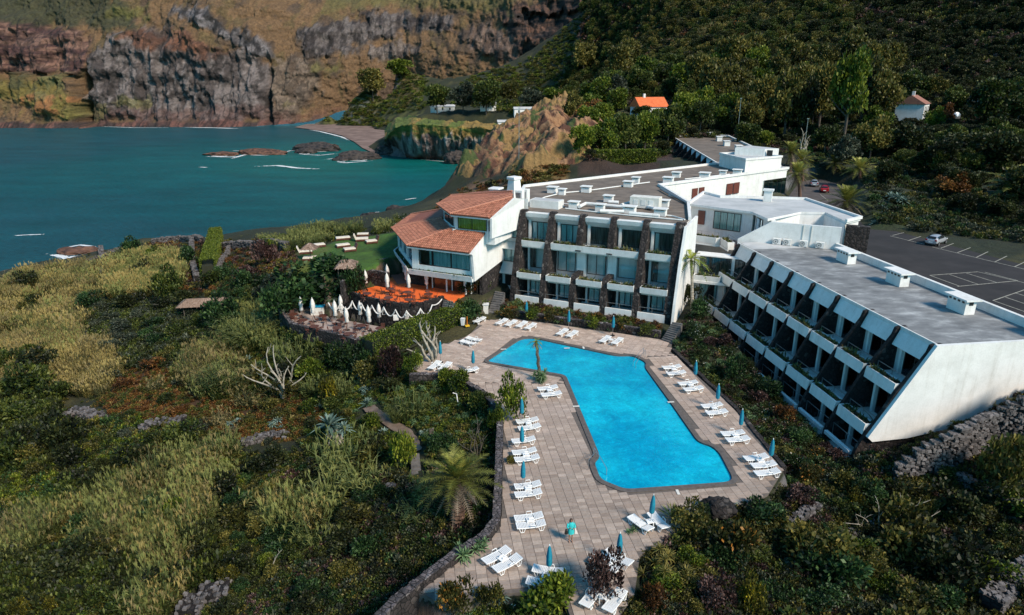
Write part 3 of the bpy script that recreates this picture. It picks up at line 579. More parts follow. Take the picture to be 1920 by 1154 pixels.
    notch = smooth(1 - np.abs(U - 502) / 14) * smooth((V - 90) / 60) * 14 + smooth(1 - np.abs(U - 172) / 10) * smooth((V - 120) / 30) * 16
    cave = blob([(985, 30), (1080, 22), (1160, 40), (1060, 62), (1000, 60)], 10) * 16
    dy = -(rel + lay2) * (0.35 + .65 * edge) - shelf + notch + cave
    o = grid_mesh('cliff', X, Y + dy, zz + (fine - .5) * 2, MAT['cliff'], True, C)
    tag(o, kind='structure'); return o
MAT['cliff'] = attr_mat('cliff_rock_and_scrub', 0.95, 0.4, 1.0, 0.42, bd=1.6)
far_cliff()
# ------------------------------------------------------------------ building pieces
def opening(parent, fr, e0, e1, n, z0, z1, curtain='curtain', nm=2, framemat='frame', cover=(0.0, 1.0), name='window', lab=None, thick=0.07, redpane=False):
    """a framed window (or sliding door) in the plane n: frame with mullions, one pane per light, a curtain behind"""
    m = MB(); t = thick
    for a, b_ in ((e0, e0 + t), (e1 - t, e1)): m.fbox(fr, a, b_, n - .05, n + .06, z0, z1)
    m.fbox(fr, e0 + t, e1 - t, n - .05, n + .06, z0, z0 + t); m.fbox(fr, e0 + t, e1 - t, n - .05, n + .06, z1 - t, z1)
    w = (e1 - e0) / nm
    for k in range(1, nm): m.fbox(fr, e0 + k * w - .04, e0 + k * w + .04, n - .048, n + .055, z0 + t, z1 - t)
    f = m.build(name, MAT[framemat], parent)
    if lab: f['label'] = lab
    for k in range(nm):
        p = MB().fbox(fr, e0 + k * w + t * .7, e0 + (k + 1) * w - t * .7, n + .03, n + .045, z0 + t, z1 - t).build('pane', MAT['redwood' if redpane else 'glass'], f)
    if curtain and not redpane:
        c = MB(); a0 = e0 + t + (e1 - e0 - 2 * t) * cover[0]; a1 = e0 + t + (e1 - e0 - 2 * t) * cover[1]; ns = max(6, int((a1 - a0) / .09)); vs = []
        for i in range(ns + 1):
            e = a0 + (a1 - a0) * i / ns; o = n - .005 + .022 * math.sin(i * 1.9) + .008 * math.sin(i * .7)
            vs += [fr.w(e, o, z0 + .03), fr.w(e, o, z1 - .03)]
        c.add(vs, [(2 * i, 2 * i + 2, 2 * i + 3, 2 * i + 1) for i in range(ns)]); c.build('curtain', MAT[curtain], f)
    return f
def shell(parent, fr, pts, z0, z1, name='wall', mat='white'):
    return MB().poly_en(fr, pts, z0, z1).build(name, MAT[mat], parent)
def parapet(parent, pts, z, h=0.35, w=0.3, mat='white', closed=True, name='parapet'):
    m = MB(); n = len(pts)
    for i in range(n if closed else n - 1):
        a = np.array(pts[i][:2], float); b = np.array(pts[(i + 1) % n][:2], float); d = b - a; L = np.linalg.norm(d)
        if L < .05: continue
        fr = Fr(a, d, (-d[1], d[0])); m.fbox(fr, -w / 2 + .003 * i, L + w / 2 - .004 * i, -w / 2, w / 2, z - .05, z + h + .002 * i)
    return m.build(name, MAT[mat], parent)
def tuft_field(parent, fr, e0, e1, n0, n1, z, k, mat, name='planting', h=.35):
    m = MB()
    for _ in range(k):
        e = rnd.uniform(e0, e1); n = rnd.uniform(n0, n1); c = np.array(fr.w(e, n, z)); hh = h * rnd.uniform(.5, 1.5) * (1.6 if rnd.random() < .12 else 1)
        col = rnd.random()
        for _j in range(7):
            a = rnd.uniform(0, 6.28); l = hh * rnd.uniform(.6, 1.1); tip = c + np.array([math.cos(a) * l * .7, math.sin(a) * l * .7, l * rnd.uniform(.3, 1)]); s_ = np.array([-math.sin(a), math.cos(a), 0]) * .07
            m.add([c - s_ * .5, (c + tip) / 2 - s_, tip, (c + tip) / 2 + s_], [(0, 1, 2, 3)], 0, min(1, max(0, col + rnd.uniform(-.2, .2))))
    o = m.build(name, MAT[mat], parent); o['kind'] = 'stuff'; return o
MAT['planting'] = foliage('planter_leaves', [(0.02, 0.035, 0.012), (0.07, 0.11, 0.03), (0.20, 0.16, 0.04)])
MAT['ivy'] = foliage('planter_ivy', [(0.02, 0.045, 0.015), (0.05, 0.10, 0.025), (0.10, 0.17, 0.05)])
def planter(parent, fr, e0, e1, n1, ztop, h=.62, depth=.75, k=26, mat='white', slope=.12, name='planter_box'):
    t = .09; m = MB()
    m.prof(fr, [(n1 - slope, ztop - h), (n1, ztop), (n1 - t, ztop), (n1 - t - slope, ztop - h + .02)], e0, e1)
    m.fbox(fr, e0 + .003, e0 + t, n1 - depth, n1 - t - .005, ztop - h + .03, ztop - .004); m.fbox(fr, e1 - t, e1 - .003, n1 - depth, n1 - t - .005, ztop - h + .03, ztop - .004)
    m.fbox(fr, e0 + t, e1 - t, n1 - depth, n1 - depth + t, ztop - h + .03, ztop - .003); m.fbox(fr, e0 + t + .003, e1 - t - .003, n1 - depth + t + .003, n1 - t - .07, ztop - h + .035, ztop - h + .1)
    o = m.build(name, MAT[mat], parent)
    MB().fbox(fr, e0 + t + .005, e1 - t - .005, n1 - depth + t + .005, n1 - t - .03, ztop - h + .11, ztop - .10).build('soil', MAT['soil'], o)
    tuft_field(o, fr, e0 + .2, e1 - .2, n1 - depth + .2, n1 - .2, ztop - .12, k, 'planting'); return o
def railing(parent, fr, e0, e1, n, z, h=.9, glass=True, bars=1):
    m = MB(); m.fbox(fr, e0, e1, n - .025, n + .025, z + h - .05, z + h)
    for k in range(bars): m.fbox(fr, e0, e1, n - .012, n + .012, z + .25 + .3 * k, z + .28 + .3 * k)
    npst = max(2, int((e1 - e0) / 1.6) + 1)
    for i in range(npst):
        e = e0 + .03 + (e1 - e0 - .06) * i / (npst - 1); m.fbox(fr, e - .02, e + .02, n - .02, n + .02, z, z + h - .052)
    return m.build('railing', MAT['metal'], parent)
def vent_box(parent, x, y, z, rz, sx, sy, h, cap=.12, over=.15, holes=True, name='roof_vent'):
    fr = Fr((x, y), (math.cos(rz), math.sin(rz)), (-math.sin(rz), math.cos(rz)))
    m = MB(); m.fbox(fr, -sx / 2, sx / 2, -sy / 2, sy / 2, z, z + h - cap - .12); 
    for a, b_ in ((-1, -1), (1, -1), (1, 1), (-1, 1)): m.fbox(fr, a * (sx / 2 - .12) - .12, a * (sx / 2 - .12) + .12, b_ * (sy / 2 - .12) - .12, b_ * (sy / 2 - .12) + .12, z + h - cap - .12, z + h - cap)
    m.fbox(fr, -sx / 2 - over, sx / 2 + over, -sy / 2 - over, sy / 2 + over, z + h - cap, z + h)
    o = m.build(name, MAT['white'], parent); bev(o, .02)
    d = MB(); d.fbox(fr, -sx / 2 + .15, sx / 2 - .15, -sy / 2 + .05, sy / 2 - .05, z + h - cap - .119, z + h - cap - .002); d.build('louvre', MAT['frame'], o)
    return o
def buttress(parent, fr, e, w, prof_, mat='basalt', name='buttress'):
    return MB().prof(fr, prof_, e - w / 2, e + w / 2).build(name, MAT[mat], parent)

# ------------------------------------------------------------------ central block
cb = emp('hotel_building', M.w(10, -8, 1), 0); cbl = tag(cb, 'white three storey hotel block with sloping dark stone buttresses facing the pool', 'building')
cb.location = (0, 0, 0)
RZ = 11.5
roofpts = [(23.6, -.2), (-.3, -.2), (-.3, -3), (1.95, -13.7), (9.07, -27.7), (-7.8, -58), (4.9, -60.3), (27.6, -17.9)]
shell(cb, M, [(e, n) for e, n in roofpts[:1]] + [(-.3, -.25), (1.9, -13.6), (9.0, -27.6), (-7.7, -57.9), (4.8, -60.1), (27.5, -17.8)], 1.0, RZ - .35, 'wall')
MB().poly_en(M, roofpts, RZ - .34, RZ - .02, 0, 1).build('roof', [MAT['white'], MAT['roof_brown']], cb)
parapet(cb, [M.w(e, n, 0) for e, n in [(23.6, -5), (27.6, -17.9), (4.9, -60.3), (-7.8, -58), (9.07, -27.7), (1.95, -13.7), (-.3, -3)]], RZ, .35, .35, 'white', closed=False)
# roof joints (slab edges, drainage strip)
# facade: recessed rooms
BE = [19.7 - 3.93 * i for i in range(6)]
slopeN = lambda z: .75 + (11.5 - z) * .30
m = MB()
for i in range(5):
    e0, e1 = BE[i + 1] + .35, BE[i] - .35
    # hood over the top floor
    h = MB(); h.prof(M, [(-.15, 11.46), (.75, 11.46), (.62, 10.95), (-.05, 10.3), (-.15, 10.3)], e0 + .05, e1 - .02); h.build('hood', MAT['white'], cb)
    # top floor
    opening(cb, M, e0 + .35, e1 - .55, -.1, 8.0, 10.25, 'curtain' if i < 2 else 'curtain_dark', 3, cover=[(0, .62), (.3, 1), (0, 1), (0, 1), (0, .8)][i])
    MB().fbox(M, e1 - .5, e1 - .2, -.3, .15, 7.6, 10.9).build('pier', MAT['white'], cb)
    MB().fbox(M, e0, e1, -.5, 1.75, 7.25, 7.45).build('balcony_floor', MAT['cream'], cb)
    railing(cb, M, e0, e1, 1.15, 7.45, .95)
    # middle floor
    if i in (0, 4): opening(cb, M, e0 + .3, e1 - .5, .1, 4.3, 6.9, 'curtain_dark', 1, cover=(.7, 1.0))
    else: opening(cb, M, e0 + .55, e1 - .3, .1, 4.3, 6.9, 'curtain', 2 if i != 3 else 1, cover=(.35, .5) if i == 1 else (.0, .12))
    if i in (0, 4): MB().fbox(M, e1 - .45, e1 - .2, -.1, .35, 3.9, 7.2).build('pier', MAT['white'], cb)
    MB().fbox(M, e0, e1, -.3, 2.75, 3.35, 3.55).build('balcony_floor', MAT['cream'], cb)
    railing(cb, M, e0, e1, 2.0, 3.75, .75)
    # ground floor
    opening(cb, M, e0 + .3, e1 - .9, .9, .95, 3.1, 'curtain', 3, cover=(0, 1))
    MB().fbox(M, e1 - .75, e1 - .5, .7, 1.1, .8, 3.34).build('pier', MAT['white'], cb)
    railing(cb, M, e0, e1, 3.4, .8, 1.25)
    planter(cb, M, e0 + .02, e1 - .02, 3.55, 4.45, .72, .9, 40)
    MB().fbox(M, e0, e1, 3.75, 3.95, .55, 1.55).build('terrace_wall', MAT['white'], cb)
    MB().fbox(M, e0, e1, .6, 3.74, .55, .8).build('terrace_floor', MAT['cream'], cb)
    # room backs, the room's shade put into their dark colour
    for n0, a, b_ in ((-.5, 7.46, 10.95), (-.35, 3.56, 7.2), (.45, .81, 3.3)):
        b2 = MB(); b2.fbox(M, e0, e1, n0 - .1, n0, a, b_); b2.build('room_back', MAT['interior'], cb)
for a, b_ in ((0, 1), (1, 4), (4, 5)):
    planter(cb, M, BE[b_] + .37, BE[a] - .37, 2.05, 8.2, .78, .9, 45 * (b_ - a))
for e in (BE[2], BE[3]): MB().fbox(M, e - .55, e + .55, -.2, .55, 3.9, 7.4).build('column', MAT['white'], cb)
MB().fbox(M, BE[4] + .4, BE[1] - .4, .15, .7, 6.95, 7.24).build('beam', MAT['white'], cb)
full = [(-.4, .4), (3.95, .4), (3.75, 2.5), (2.95, 5.2), (2.3, 7.6), (1.55, 9.6), (.95, 11.2), (.6, 11.75), (-.1, 11.75), (-.4, 11.6)]
top = [(-.4, 7.5), (2.0, 7.5), (1.55, 9.6), (.95, 11.2), (.6, 11.75), (-.1, 11.75), (-.4, 11.6)]
low = [(.3, .4), (3.95, .4), (3.78, 2.5), (3.2, 4.4), (2.9, 4.75), (.3, 4.75)]
for i in range(6):
    if i in (2, 3): buttress(cb, M, BE[i], .72, top); buttress(cb, M, BE[i] + .05, .72, low)
    else: buttress(cb, M, BE[i], .74 if i < 5 else 1.05, full)
# white end wall beyond the last buttress
MB().prof(M, [(-6, -.2), (4.6, -.2), (4.1, 3), (2.8, 7.5), (1.6, 10), (1.0, 11.46), (-6, 11.46)], -.75, -.45).build('end_wall', MAT['white'], cb)
# stair bay between the restaurant and the first buttress
MB().fbox(M, 20.15, 24.2, -.3, .7, .9, 11.45).build('stair_bay', MAT['white'], cb)
for z0, z1 in ((8.1, 9.9), (4.9, 6.6)): opening(cb, M, 20.35, 22.3, .76, z0, z1, 'curtain' if z0 > 6 else 'curtain', 2)
for z0, z1, a in ((6.7, 7.6, 1.5), (3.4, 4.5, 1.6)): MB().prof(M, [(.71, z1), (.71, z0 + .0), (a, z0), (a, z0 + .12)], 20.2, 23.9).build('hood', MAT['white'], cb)
MB().fbox(M, 20.3, 22.2, .3, .74, 1.6, 3.7).build('door', MAT['frame'], cb); MB().fbox(M, 20.9, 21.3, .745, .76, 3.1, 3.25).build('sign', MAT['white'], cb)
# back courtyard facade with red shutters
BK = Fr(M.w(9.07, -27.7, 0)[:2], np.array(M.w(-7.8, -58, 0)[:2]) - np.array(M.w(9.07, -27.7, 0)[:2]), (1, 0)); _e = BK.e; BK.n = np.array([_e[1], -_e[0]])
if BK.n[1] > 0: BK.n = -BK.n
def bke(px, py, z):  # distance along the rear wall for a photo column
    r = ray(px, py); q = BK.o; t = (q @ BK.n) / (r[:2] @ BK.n); p = r[:2] * t; return float((p - q) @ BK.e), H + r[2] * t
for (xa, ya), (xb, yb) in (((1297, 354), (1305, 374)), ((1310, 352), (1318, 364)), ((1362, 345), (1371, 364)), ((1375, 343), (1383, 362))):
    ea, za = bke(xa, ya, 0); eb, zb = bke(xb, yb, 0); opening(cb, BK, ea, max(eb, ea + .9), .18, min(za, zb), max(za, zb), None, 1, 'redwood', redpane=True)
ea, za = bke(1432, 336, 0); eb, zb = bke(1476, 368, 0)
opening(cb, BK, ea, min(eb, 34.3), .18, 8.2 - 3.6, 10.0, None, 5); MB().fbox(BK, ea, 34.3, .03, .09, 7.3, 7.4).build('transom', MAT['frame'], cb)
# roof furniture
mz = M.rz()
def vpx(px, py, sx, sy, h, z=RZ, parent=cb, rz=None, **k): p = at(px, py, z); return vent_box(parent, p[0], p[1], z, mz if rz is None else rz, sx, sy, h, **k)
for px, py, s in ((1036, 362, 1.3), (1054, 366, .9), (1099, 361, 1.3), (1178, 351, 1.3), (1192, 343, 1.1), (1253, 343, 1.5), (1268, 333, 1.3), (1321, 334, 1.6)): vpx(px, py, s, s * .8, .95)
for px, py, s in ((1141, 379, 1.2), (1076, 391, 1.2), (1125, 396, 1.1), (1180, 400, 1.5), (1238, 405, 1.4), (1244, 388, 1.3), (1355, 330, 1.1), (1382, 328, 1.4)): vpx(px, py, s, s * .7, .95)
p = at(1025, 389, RZ); fr_ = Fr(p[:2], M.e, M.n); o = MB().fbox(fr_, -2, 2, -1, 1, RZ, RZ + 1.0).build('skylight_box', MAT['white'], cb); MB().fbox(fr_, -1.8, 1.8, -.8, .8, RZ + 1.0, RZ + 1.03).build('lid', MAT['roof_light'], o)
p = at(1210, 391, RZ); fr_ = Fr(p[:2], M.e, M.n); o = MB().fbox(fr_, -1.9, 1.9, -.8, .8, RZ + .1, RZ + 1.55).build('air_handler', MAT['cream'], cb); bev(o, .04)
for a in (-1.2, -.2, .8): MB().fbox(fr_, a, a + .6, .8, .83, RZ + .5, RZ + 1.2).build('grille', MAT['white'], o)
du = MB()
def duct(pts, r=.22, z=RZ + .35, mb=du): mb.tube([at(a, b_, z) for a, b_ in pts], r, 8)
duct([(1086, 388), (1098, 382), (1132, 385), (1185, 390)]); duct([(1125, 396), (1170, 397)]); duct([(1165, 385), (1182, 380), (1230, 392)]); duct([(1141, 379), (1160, 380)]); duct([(1180, 400), (1236, 405)])
du.build('duct', MAT['white'], cb)
pipes = MB()
for pts in ([(1060, 391), (1100, 396), (1180, 404), (1280, 413)], [(985, 386), (1000, 379), (1022, 370), (1054, 362), (1100, 358), (1180, 347), (1218, 342)], [(1040, 376), (1056, 382), (1085, 386)], [(1284, 336), (1325, 332), (1368, 327)], [(1254, 366), (1272, 372), (1289, 380)], [(1225, 402), (1260, 405), (1284, 412)]):
    pipes.tube([at(a, b_, RZ + .12) for a, b_ in pts], .09, 6)
pipes.build('roof_pipe', MAT['white'], cb)
gut = MB(); gut.tube([at(a, b_, RZ + .28) for a, b_ in [(1238, 354), (1250, 361), (1288, 380)]], .16, 6); gut.build('gutter', MAT['metal'], cb)
for a, b_ in [((9.0, -27.9), (7.9, -30.2))]: pass
# chimney group at the left end of the roof
cp_ = at(964, 386, RZ); CH = Fr(cp_[:2], M.e, M.n)
ch = MB().lathe([(1.75, -.8), (1.45, .3), (.95, 2.2), (.8, 3.4), (1.0, 3.45), (1.0, 3.8), (.4, 3.82)], 4, (cp_[0], cp_[1], RZ)); cho = ch.build('chimney', MAT['white'], cb); bev(cho, .12, 2)
c2 = at(930, 366, RZ + .3); o = MB().fbox(Fr(c2[:2], M.e, M.n), -.7, .7, -.7, .7, RZ - .5, RZ + 1.1).fbox(Fr(c2[:2], M.e, M.n), -.85, .85, -.85, .85, RZ + 1.1, RZ + 1.35).build('chimney', MAT['white'], cb); bev(o, .08, 2)
MB().tube([(c2[0], c2[1], RZ + .8), tuple(np.array([c2[0] * .6 + cp_[0] * .4, c2[1] * .6 + cp_[1] * .4, RZ + .35])), (c2[0] * .3 + cp_[0] * .7, c2[1] * .3 + cp_[1] * .7, RZ + .35), (cp_[0], cp_[1], RZ + .9)], .38, 8).build('flue', MAT['white'], cb)
for k, (px, py) in enumerate(((974, 388), (984, 386))):
    p = at(px, py, RZ); f2 = Fr(p[:2], M.e, M.n); o = MB().fbox(f2, -.55, .55, -.4, .4, RZ, RZ + 2.2).build('cooling_cabinet', MAT['white'], cb); bev(o, .04)
    MB().fbox(f2, -.35, .35, .4, .43, RZ + .4, RZ + 1.9).build('grille', MAT['metal'], o)
MB().fbox(Fr(at(976, 392, RZ)[:2], M.e, M.n), -1.2, 1.2, .3, .36, RZ, RZ + 1.4).build('screen', MAT['white'], cb)

def ac_unit(parent, fr, e, n, z, w=.95, h=.75, d=.4, name='air_conditioner'):
    o = MB().fbox(fr, e - w / 2, e + w / 2, n, n + d, z, z + h).build(name, MAT['white'], parent); bev(o, .03)
    c = np.array(fr.w(e - .12, n + d + .012, z + h / 2)); a = np.array([fr.e[0], fr.e[1], 0]); up = np.array([0, 0, 1.]); k = 16
    m = MB()
    for r0, r1 in ((.30, .26), (.2, .17), (.08, .0)):
        vs = []
        for i in range(k):
            g = 2 * math.pi * i / k
            for r in (r0, r1): vs.append(c + a * math.cos(g) * r + up * math.sin(g) * r + np.array([fr.n[0], fr.n[1], 0]) * .004)
        m.add(vs, [(2 * i, 2 * ((i + 1) % k), 2 * ((i + 1) % k) + 1, 2 * i + 1) for i in range(k)])
    m.build('fan_grille', MAT['frame'], o); return o
for px, py in ((955, 391), (961, 389), (967, 388)):
    p = at(px, py, 11.0); ac_unit(cb, Fr(p[:2], M.e, M.n), 0, 0, 11.0, .8, .6)

# lift tower on the rear roof
p = M.w(-1.25, -49.2, 0)
lt = [(-1.2, -49.0), (4.4, -57.0), (1.5, -60.0), (-6.6, -56.6)]
MB().poly_en(M, lt, RZ, 13.7, 0, 1).build('lift_tower', [MAT['white'], MAT['roof_light']], cb)
parapet(cb, [M.w(e, n, 0) for e, n in lt], 13.7, .3, .25, 'white', True, 'tower_parapet')
MB().poly_en(M, [(1.8, -57.3), (-3.5, -57.2), (-5.8, -59), (0, -63)], RZ, 15.0, 0, 1).build('stair_head', [MAT['white'], MAT['roof_light']], cb)
o = MB().fbox(M, -4.9, -3.9, -57.2, -57.1, 13.8, 14.8).build('door', MAT['frame'], cb)

# ------------------------------------------------------------------ restaurant with two tiers of tiled roof
rb = emp('restaurant_building'); tag(rb, 'restaurant wing with two tiers of terracotta tiled roof above the orange terrace', 'building')
def tiled(parent, ring, apex, tile_dir_top, name='tiled_roof', z_over=.18):
    """each facet between two eave corners and two ridge points gets its own rows of barrel tiles"""
    for k in range(len(ring) - 1):
        a, b_ = np.array(ring[k], float), np.array(ring[k + 1], float); c, d = np.array(apex[k + 1], float), np.array(apex[k], float)
        base = MB(); nrm = np.cross(b_ - a, d - a); nrm /= np.linalg.norm(nrm) + 1e-9
        if nrm[2] < 0: nrm = -nrm
        lo = [p - nrm * .14 for p in (a, b_, c, d)]
        base.prism(lo, [a, b_, c, d]); fo_ = base.build('roof_facet', MAT['tile_base'], parent)
        # barrel rows run up the slope: perpendicular to the eave
        ev = (b_ - a); L = np.linalg.norm(ev); ev /= L; up = np.cross(nrm, ev); up /= np.linalg.norm(up)
        if up[2] < 0: up = -up
        loc2 = lambda p: (float((p - a) @ ev), float((p - a) @ up)); poly = [loc2(p) for p in (a, b_, c, d)]
        umin = min(p[0] for p in poly); umax = max(p[0] for p in poly); m = MB(); st = .26; u = umin + st / 2
        while u < umax:
            # clip the vertical line at u
            ys = []
            for i in range(4):
                (x1, y1), (x2, y2) = poly[i], poly[(i + 1) % 4]
                if (x1 - u) * (x2 - u) < 0: ys.append(y1 + (y2 - y1) * (u - x1) / (x2 - x1))
            if len(ys) >= 2:
                y0, y1 = min(ys), max(ys); q = y0
                while q < y1 - .05:
                    q2 = min(q + .42, y1); rr = rnd.random(); col = (0.27 + .16 * rr, 0.105 + .06 * rr, 0.062 + .04 * rr)
                    if rnd.random() < .12: col = (0.24, 0.085, 0.05)
                    vs = []
                    for yy, lift, wd in ((q, .055, 1.0), (q2, .03, .86)):
                        for g in (-1, -.5, .5, 1): vs.append(a + ev * (u + g * st * .5 * wd) + up * yy + nrm * (lift * (1.6 if abs(g) < 1 else .1) + .01))
                    m.add(vs, [(0, 1, 5, 4), (1, 2, 6, 5), (2, 3, 7, 6), (0, 3, 2, 1)], 0, col); q += .42
            u += st
        t = m.build('roof_tiles', MAT['tile'], fo_); t['kind'] = 'stuff'
    for k in range(1, len(ring) - 1):   # hip caps
        a = np.array(ring[k], float); d = np.array(apex[k], float)
        if np.linalg.norm(a - d) < .5: continue
        m = MB(); n = int(np.linalg.norm(a - d) / .4)
        for i in range(n):
            p, q = a + (d - a) * i / n, a + (d - a) * (i + 1.1) / n; m.tube([p + (0, 0, .06), q + (0, 0, .10)], [.13, .10], 6, 0, (0.46, 0.19, 0.12))
        m.build('hip_tiles', MAT['tile'], parent)['kind'] = 'stuff'
MAT['tile_base'] = simple('tile_bed', (0.22, 0.07, 0.04), (0.30, 0.10, 0.06), 4)
w = M.w
eave = [(22.6, 9.9), (31.3, 9.8), (38.8, 2.0), (41.6, -7.3), (38.5, -14)]
inn = [(22.2, 6.2), (27.1, 5.8), (31.3, 1.1), (34.5, -5.2), (33, -10)]
tiled(rb, [w(e, n, 8.0) for e, n in eave], [w(e, n, 9.75) for e, n in inn], None)
ueave = [(21.2, 7.2), (26.6, 7.1), (31.5, 2.0), (33.2, -4.9), (31, -9)]
uin = [(20.4, 2.2), (20.6, 2.2), (21.2, .6), (22.4, -1.8), (23.5, -4)]
tiled(rb, [w(e, n, 11.8) for e, n in ueave], [w(e, n, 13.5) for e, n in uin], None)
# upper walls and windows
uw = [(21.8, 6.3), (26.4, 6.2), (30.7, 1.6), (32.3, -5), (30, -9), (21.8, -6)]
shell(rb, M, uw, 8.6, 11.62, 'upper_wall')
opening(rb, M, 22.0, 25.9, 6.36, 9.95, 11.45, 'curtain_yellow', 2)
UF = Fr(M.w(26.4, 6.2, 0)[:2], np.array(M.w(30.7, 1.6, 0)[:2]) - np.array(M.w(26.4, 6.2, 0)[:2]), (1, 0)); UF.n = np.array([UF.e[1], -UF.e[0]]); UF.n = UF.n if UF.n @ np.array([-.7, -.7]) > 0 else -UF.n
opening(rb, UF, .8, 2.9, .05, 10.0, 11.45, 'curtain', 2); opening(rb, UF, 3.3, 5.4, .05, 10.0, 11.45, 'curtain', 2)
MB().fbox(UF, -.1, 6.2, 0, .35, 9.5, 9.8).build('sill_band', MAT['white'], rb)
# eave fascias
parapet(rb, [w(e, n, 0) for e, n in [(22.7, 9.7), (31.2, 9.6), (38.5, 1.9), (41.2, -7.3)]], 7.72, .12, .12, 'white', False, 'fascia')
parapet(rb, [w(e, n, 0) for e, n in [(21.3, 7.0), (26.5, 6.9), (31.2, 1.9), (32.9, -4.9)]], 11.52, .12, .12, 'white', False, 'fascia')
# main floor (bedroom-height glass over a planted band)
mw = [(22.6, 8.9), (31.2, 8.8), (37.9, 1.8), (40.5, -7.2), (36, -12), (22.6, -6)]
shell(rb, M, [(22.7, 8.0), (30.8, 7.9), (37.0, 1.4), (39.6, -7.1), (36, -12), (22.7, -6)], 5.0, 7.9, 'inner_wall', 'interior')
for e0, e1 in ((22.75, 23.05), (30.3, 31.2)): MB().fbox(M, e0, e1, 8.2, 8.85, 5.0, 7.75).build('pier', MAT['white'], rb)
MB().fbox(M, 22.6, 31.2, 8.25, 8.86, 7.45, 7.76).build('lintel', MAT['white'], rb)
MB().fbox(M, 22.6, 31.2, 8.25, 8.86, 4.9, 5.45).build('sill_wall', MAT['white'], rb)
opening(rb, M, 23.1, 25.7, 8.6, 5.46, 7.44, 'curtain', 1); opening(rb, M, 25.75, 28.3, 8.6, 5.46, 7.44, 'curtain', 1); opening(rb, M, 28.4, 30.3, 8.6, 5.46, 7.44, 'curtain', 1, cover=(0, .2))
SF = Fr(M.w(31.2, 8.8, 0)[:2], np.array(M.w(37.9, 1.8, 0)[:2]) - np.array(M.w(31.2, 8.8, 0)[:2]), (1, 0)); SF.n = np.array([SF.e[1], -SF.e[0]]); SF.n = SF.n if SF.n @ np.array([-.7, -.5]) > 0 else -SF.n
MB().fbox(SF, 0.2, 9.6, -.6, 0, 4.9, 5.4).build('sill_wall', MAT['white'], rb); MB().fbox(SF, .2, 9.6, -.6, 0, 7.45, 7.76).build('lintel', MAT['white'], rb)
for a in (0.7, 3.9, 7.0): opening(rb, SF, a, a + 2.8, -.3, 5.41, 7.44, 'curtain', 2)
for a in (3.55, 6.75, 9.85): MB().fbox(SF, a, a + .25, -.55, .02, 5.4, 7.45).build('pier', MAT['white'], rb)
SF2 = Fr(M.w(37.9, 1.8, 0)[:2], np.array(M.w(40.5, -7.2, 0)[:2]) - np.array(M.w(37.9, 1.8, 0)[:2]), (1, 0)); SF2.n = np.array([SF2.e[1], -SF2.e[0]]); SF2.n = SF2.n if SF2.n @ np.array([-1, 0]) > 0 else -SF2.n
opening(rb, SF2, .6, 4.2, -.3, 5.41, 7.44, 'curtain', 2); MB().fbox(SF2, 0, 9, -.6, 0, 4.9, 5.4).build('sill_wall', MAT['white'], rb)
# planted band
def band(fr, e0, e1):
    m = MB(); m.prof(fr, [(.1, 4.2), (.55, 4.25), (.75, 4.95), (.62, 4.95), (.5, 4.6), (.1, 4.6)], e0, e1); o = m.build('planter_band', MAT['white'], rb)
    tuft_field(o, fr, e0 + .2, e1 - .2, .15, .6, 4.7, int((e1 - e0) * 16), 'ivy', h=.28); return o
bfr = Fr(M.w(22.5, 8.8, 0)[:2], M.e, M.n); band(bfr, 0, 8.9); band(SF, .1, 9.8); band(SF2, 0, 9)
# gable wall towards the stair (white above stone)
gp = [(9.15, 4.35), (9.55, 7.6), (9.85, 7.85), (6.1, 9.6), (6.1, 11.3), (-.5, 11.4), (-.5, 5.3)]
MB().prof(M, gp, 22.25, 22.55).build('gable_wall', MAT['white'], rb)
MB().prism([M.w(21.16, 7.1, 9.3), M.w(21.16, 7.1, 11.7), M.w(20.38, 2.2, 13.45), M.w(20.3, -.4, 12.9), M.w(20.3, -.4, 9.3)], [M.w(20.9, 7.1, 9.3), M.w(20.9, 7.1, 11.7), M.w(20.12, 2.2, 13.45), M.w(20.04, -.4, 12.9), M.w(20.04, -.4, 9.3)]).build('gable_wall', MAT['white'], rb)
MB().fbox(M, 21.0, 22.24, -.4, 6.2, 8.3, 9.9).build('gable_wall', MAT['white'], rb)
MB().prof(M, [(6.5, 1.6), (6.5, 4.6), (.72, 5.3), (.72, 1.2)], 22.6, 23.0).build('stone_wall', MAT['basalt'], rb)
MB().fbox(M, 30.9, 33.2, 5.8, 6.6, 1.7, 4.3).build('stone_wall', MAT['basalt'], rb)
MB().fbox(M, 22.7, 31.3, 2.0, 8.78, 4.55, 4.85).build('floor_slab', MAT['white'], rb)
MB().fbox(M, 22.9, 31, 3.0, 3.2, 1.7, 4.5).build('room_back', MAT['redwood'], rb)
for e in (24.3, 27.0, 29.9): 
    MB().fbox(M, e, e + .16, 7.5, 7.66, 1.95, 4.4).build('post', MAT['white'], rb); MB().fbox(M, e - .42, e - .3, 6.9, 7.02, 1.95, 4.5).build('post', MAT['white'], rb)
for e0, e1 in ((23.2, 26.6), (26.9, 29.5)): opening(rb, M, e0, e1, 6.7, 1.95, 4.45, None, 1)
MB().fbox(M, 24.32, 24.6, 7.68, 7.7, 3.1, 3.9).build('notice', MAT['white'], rb)

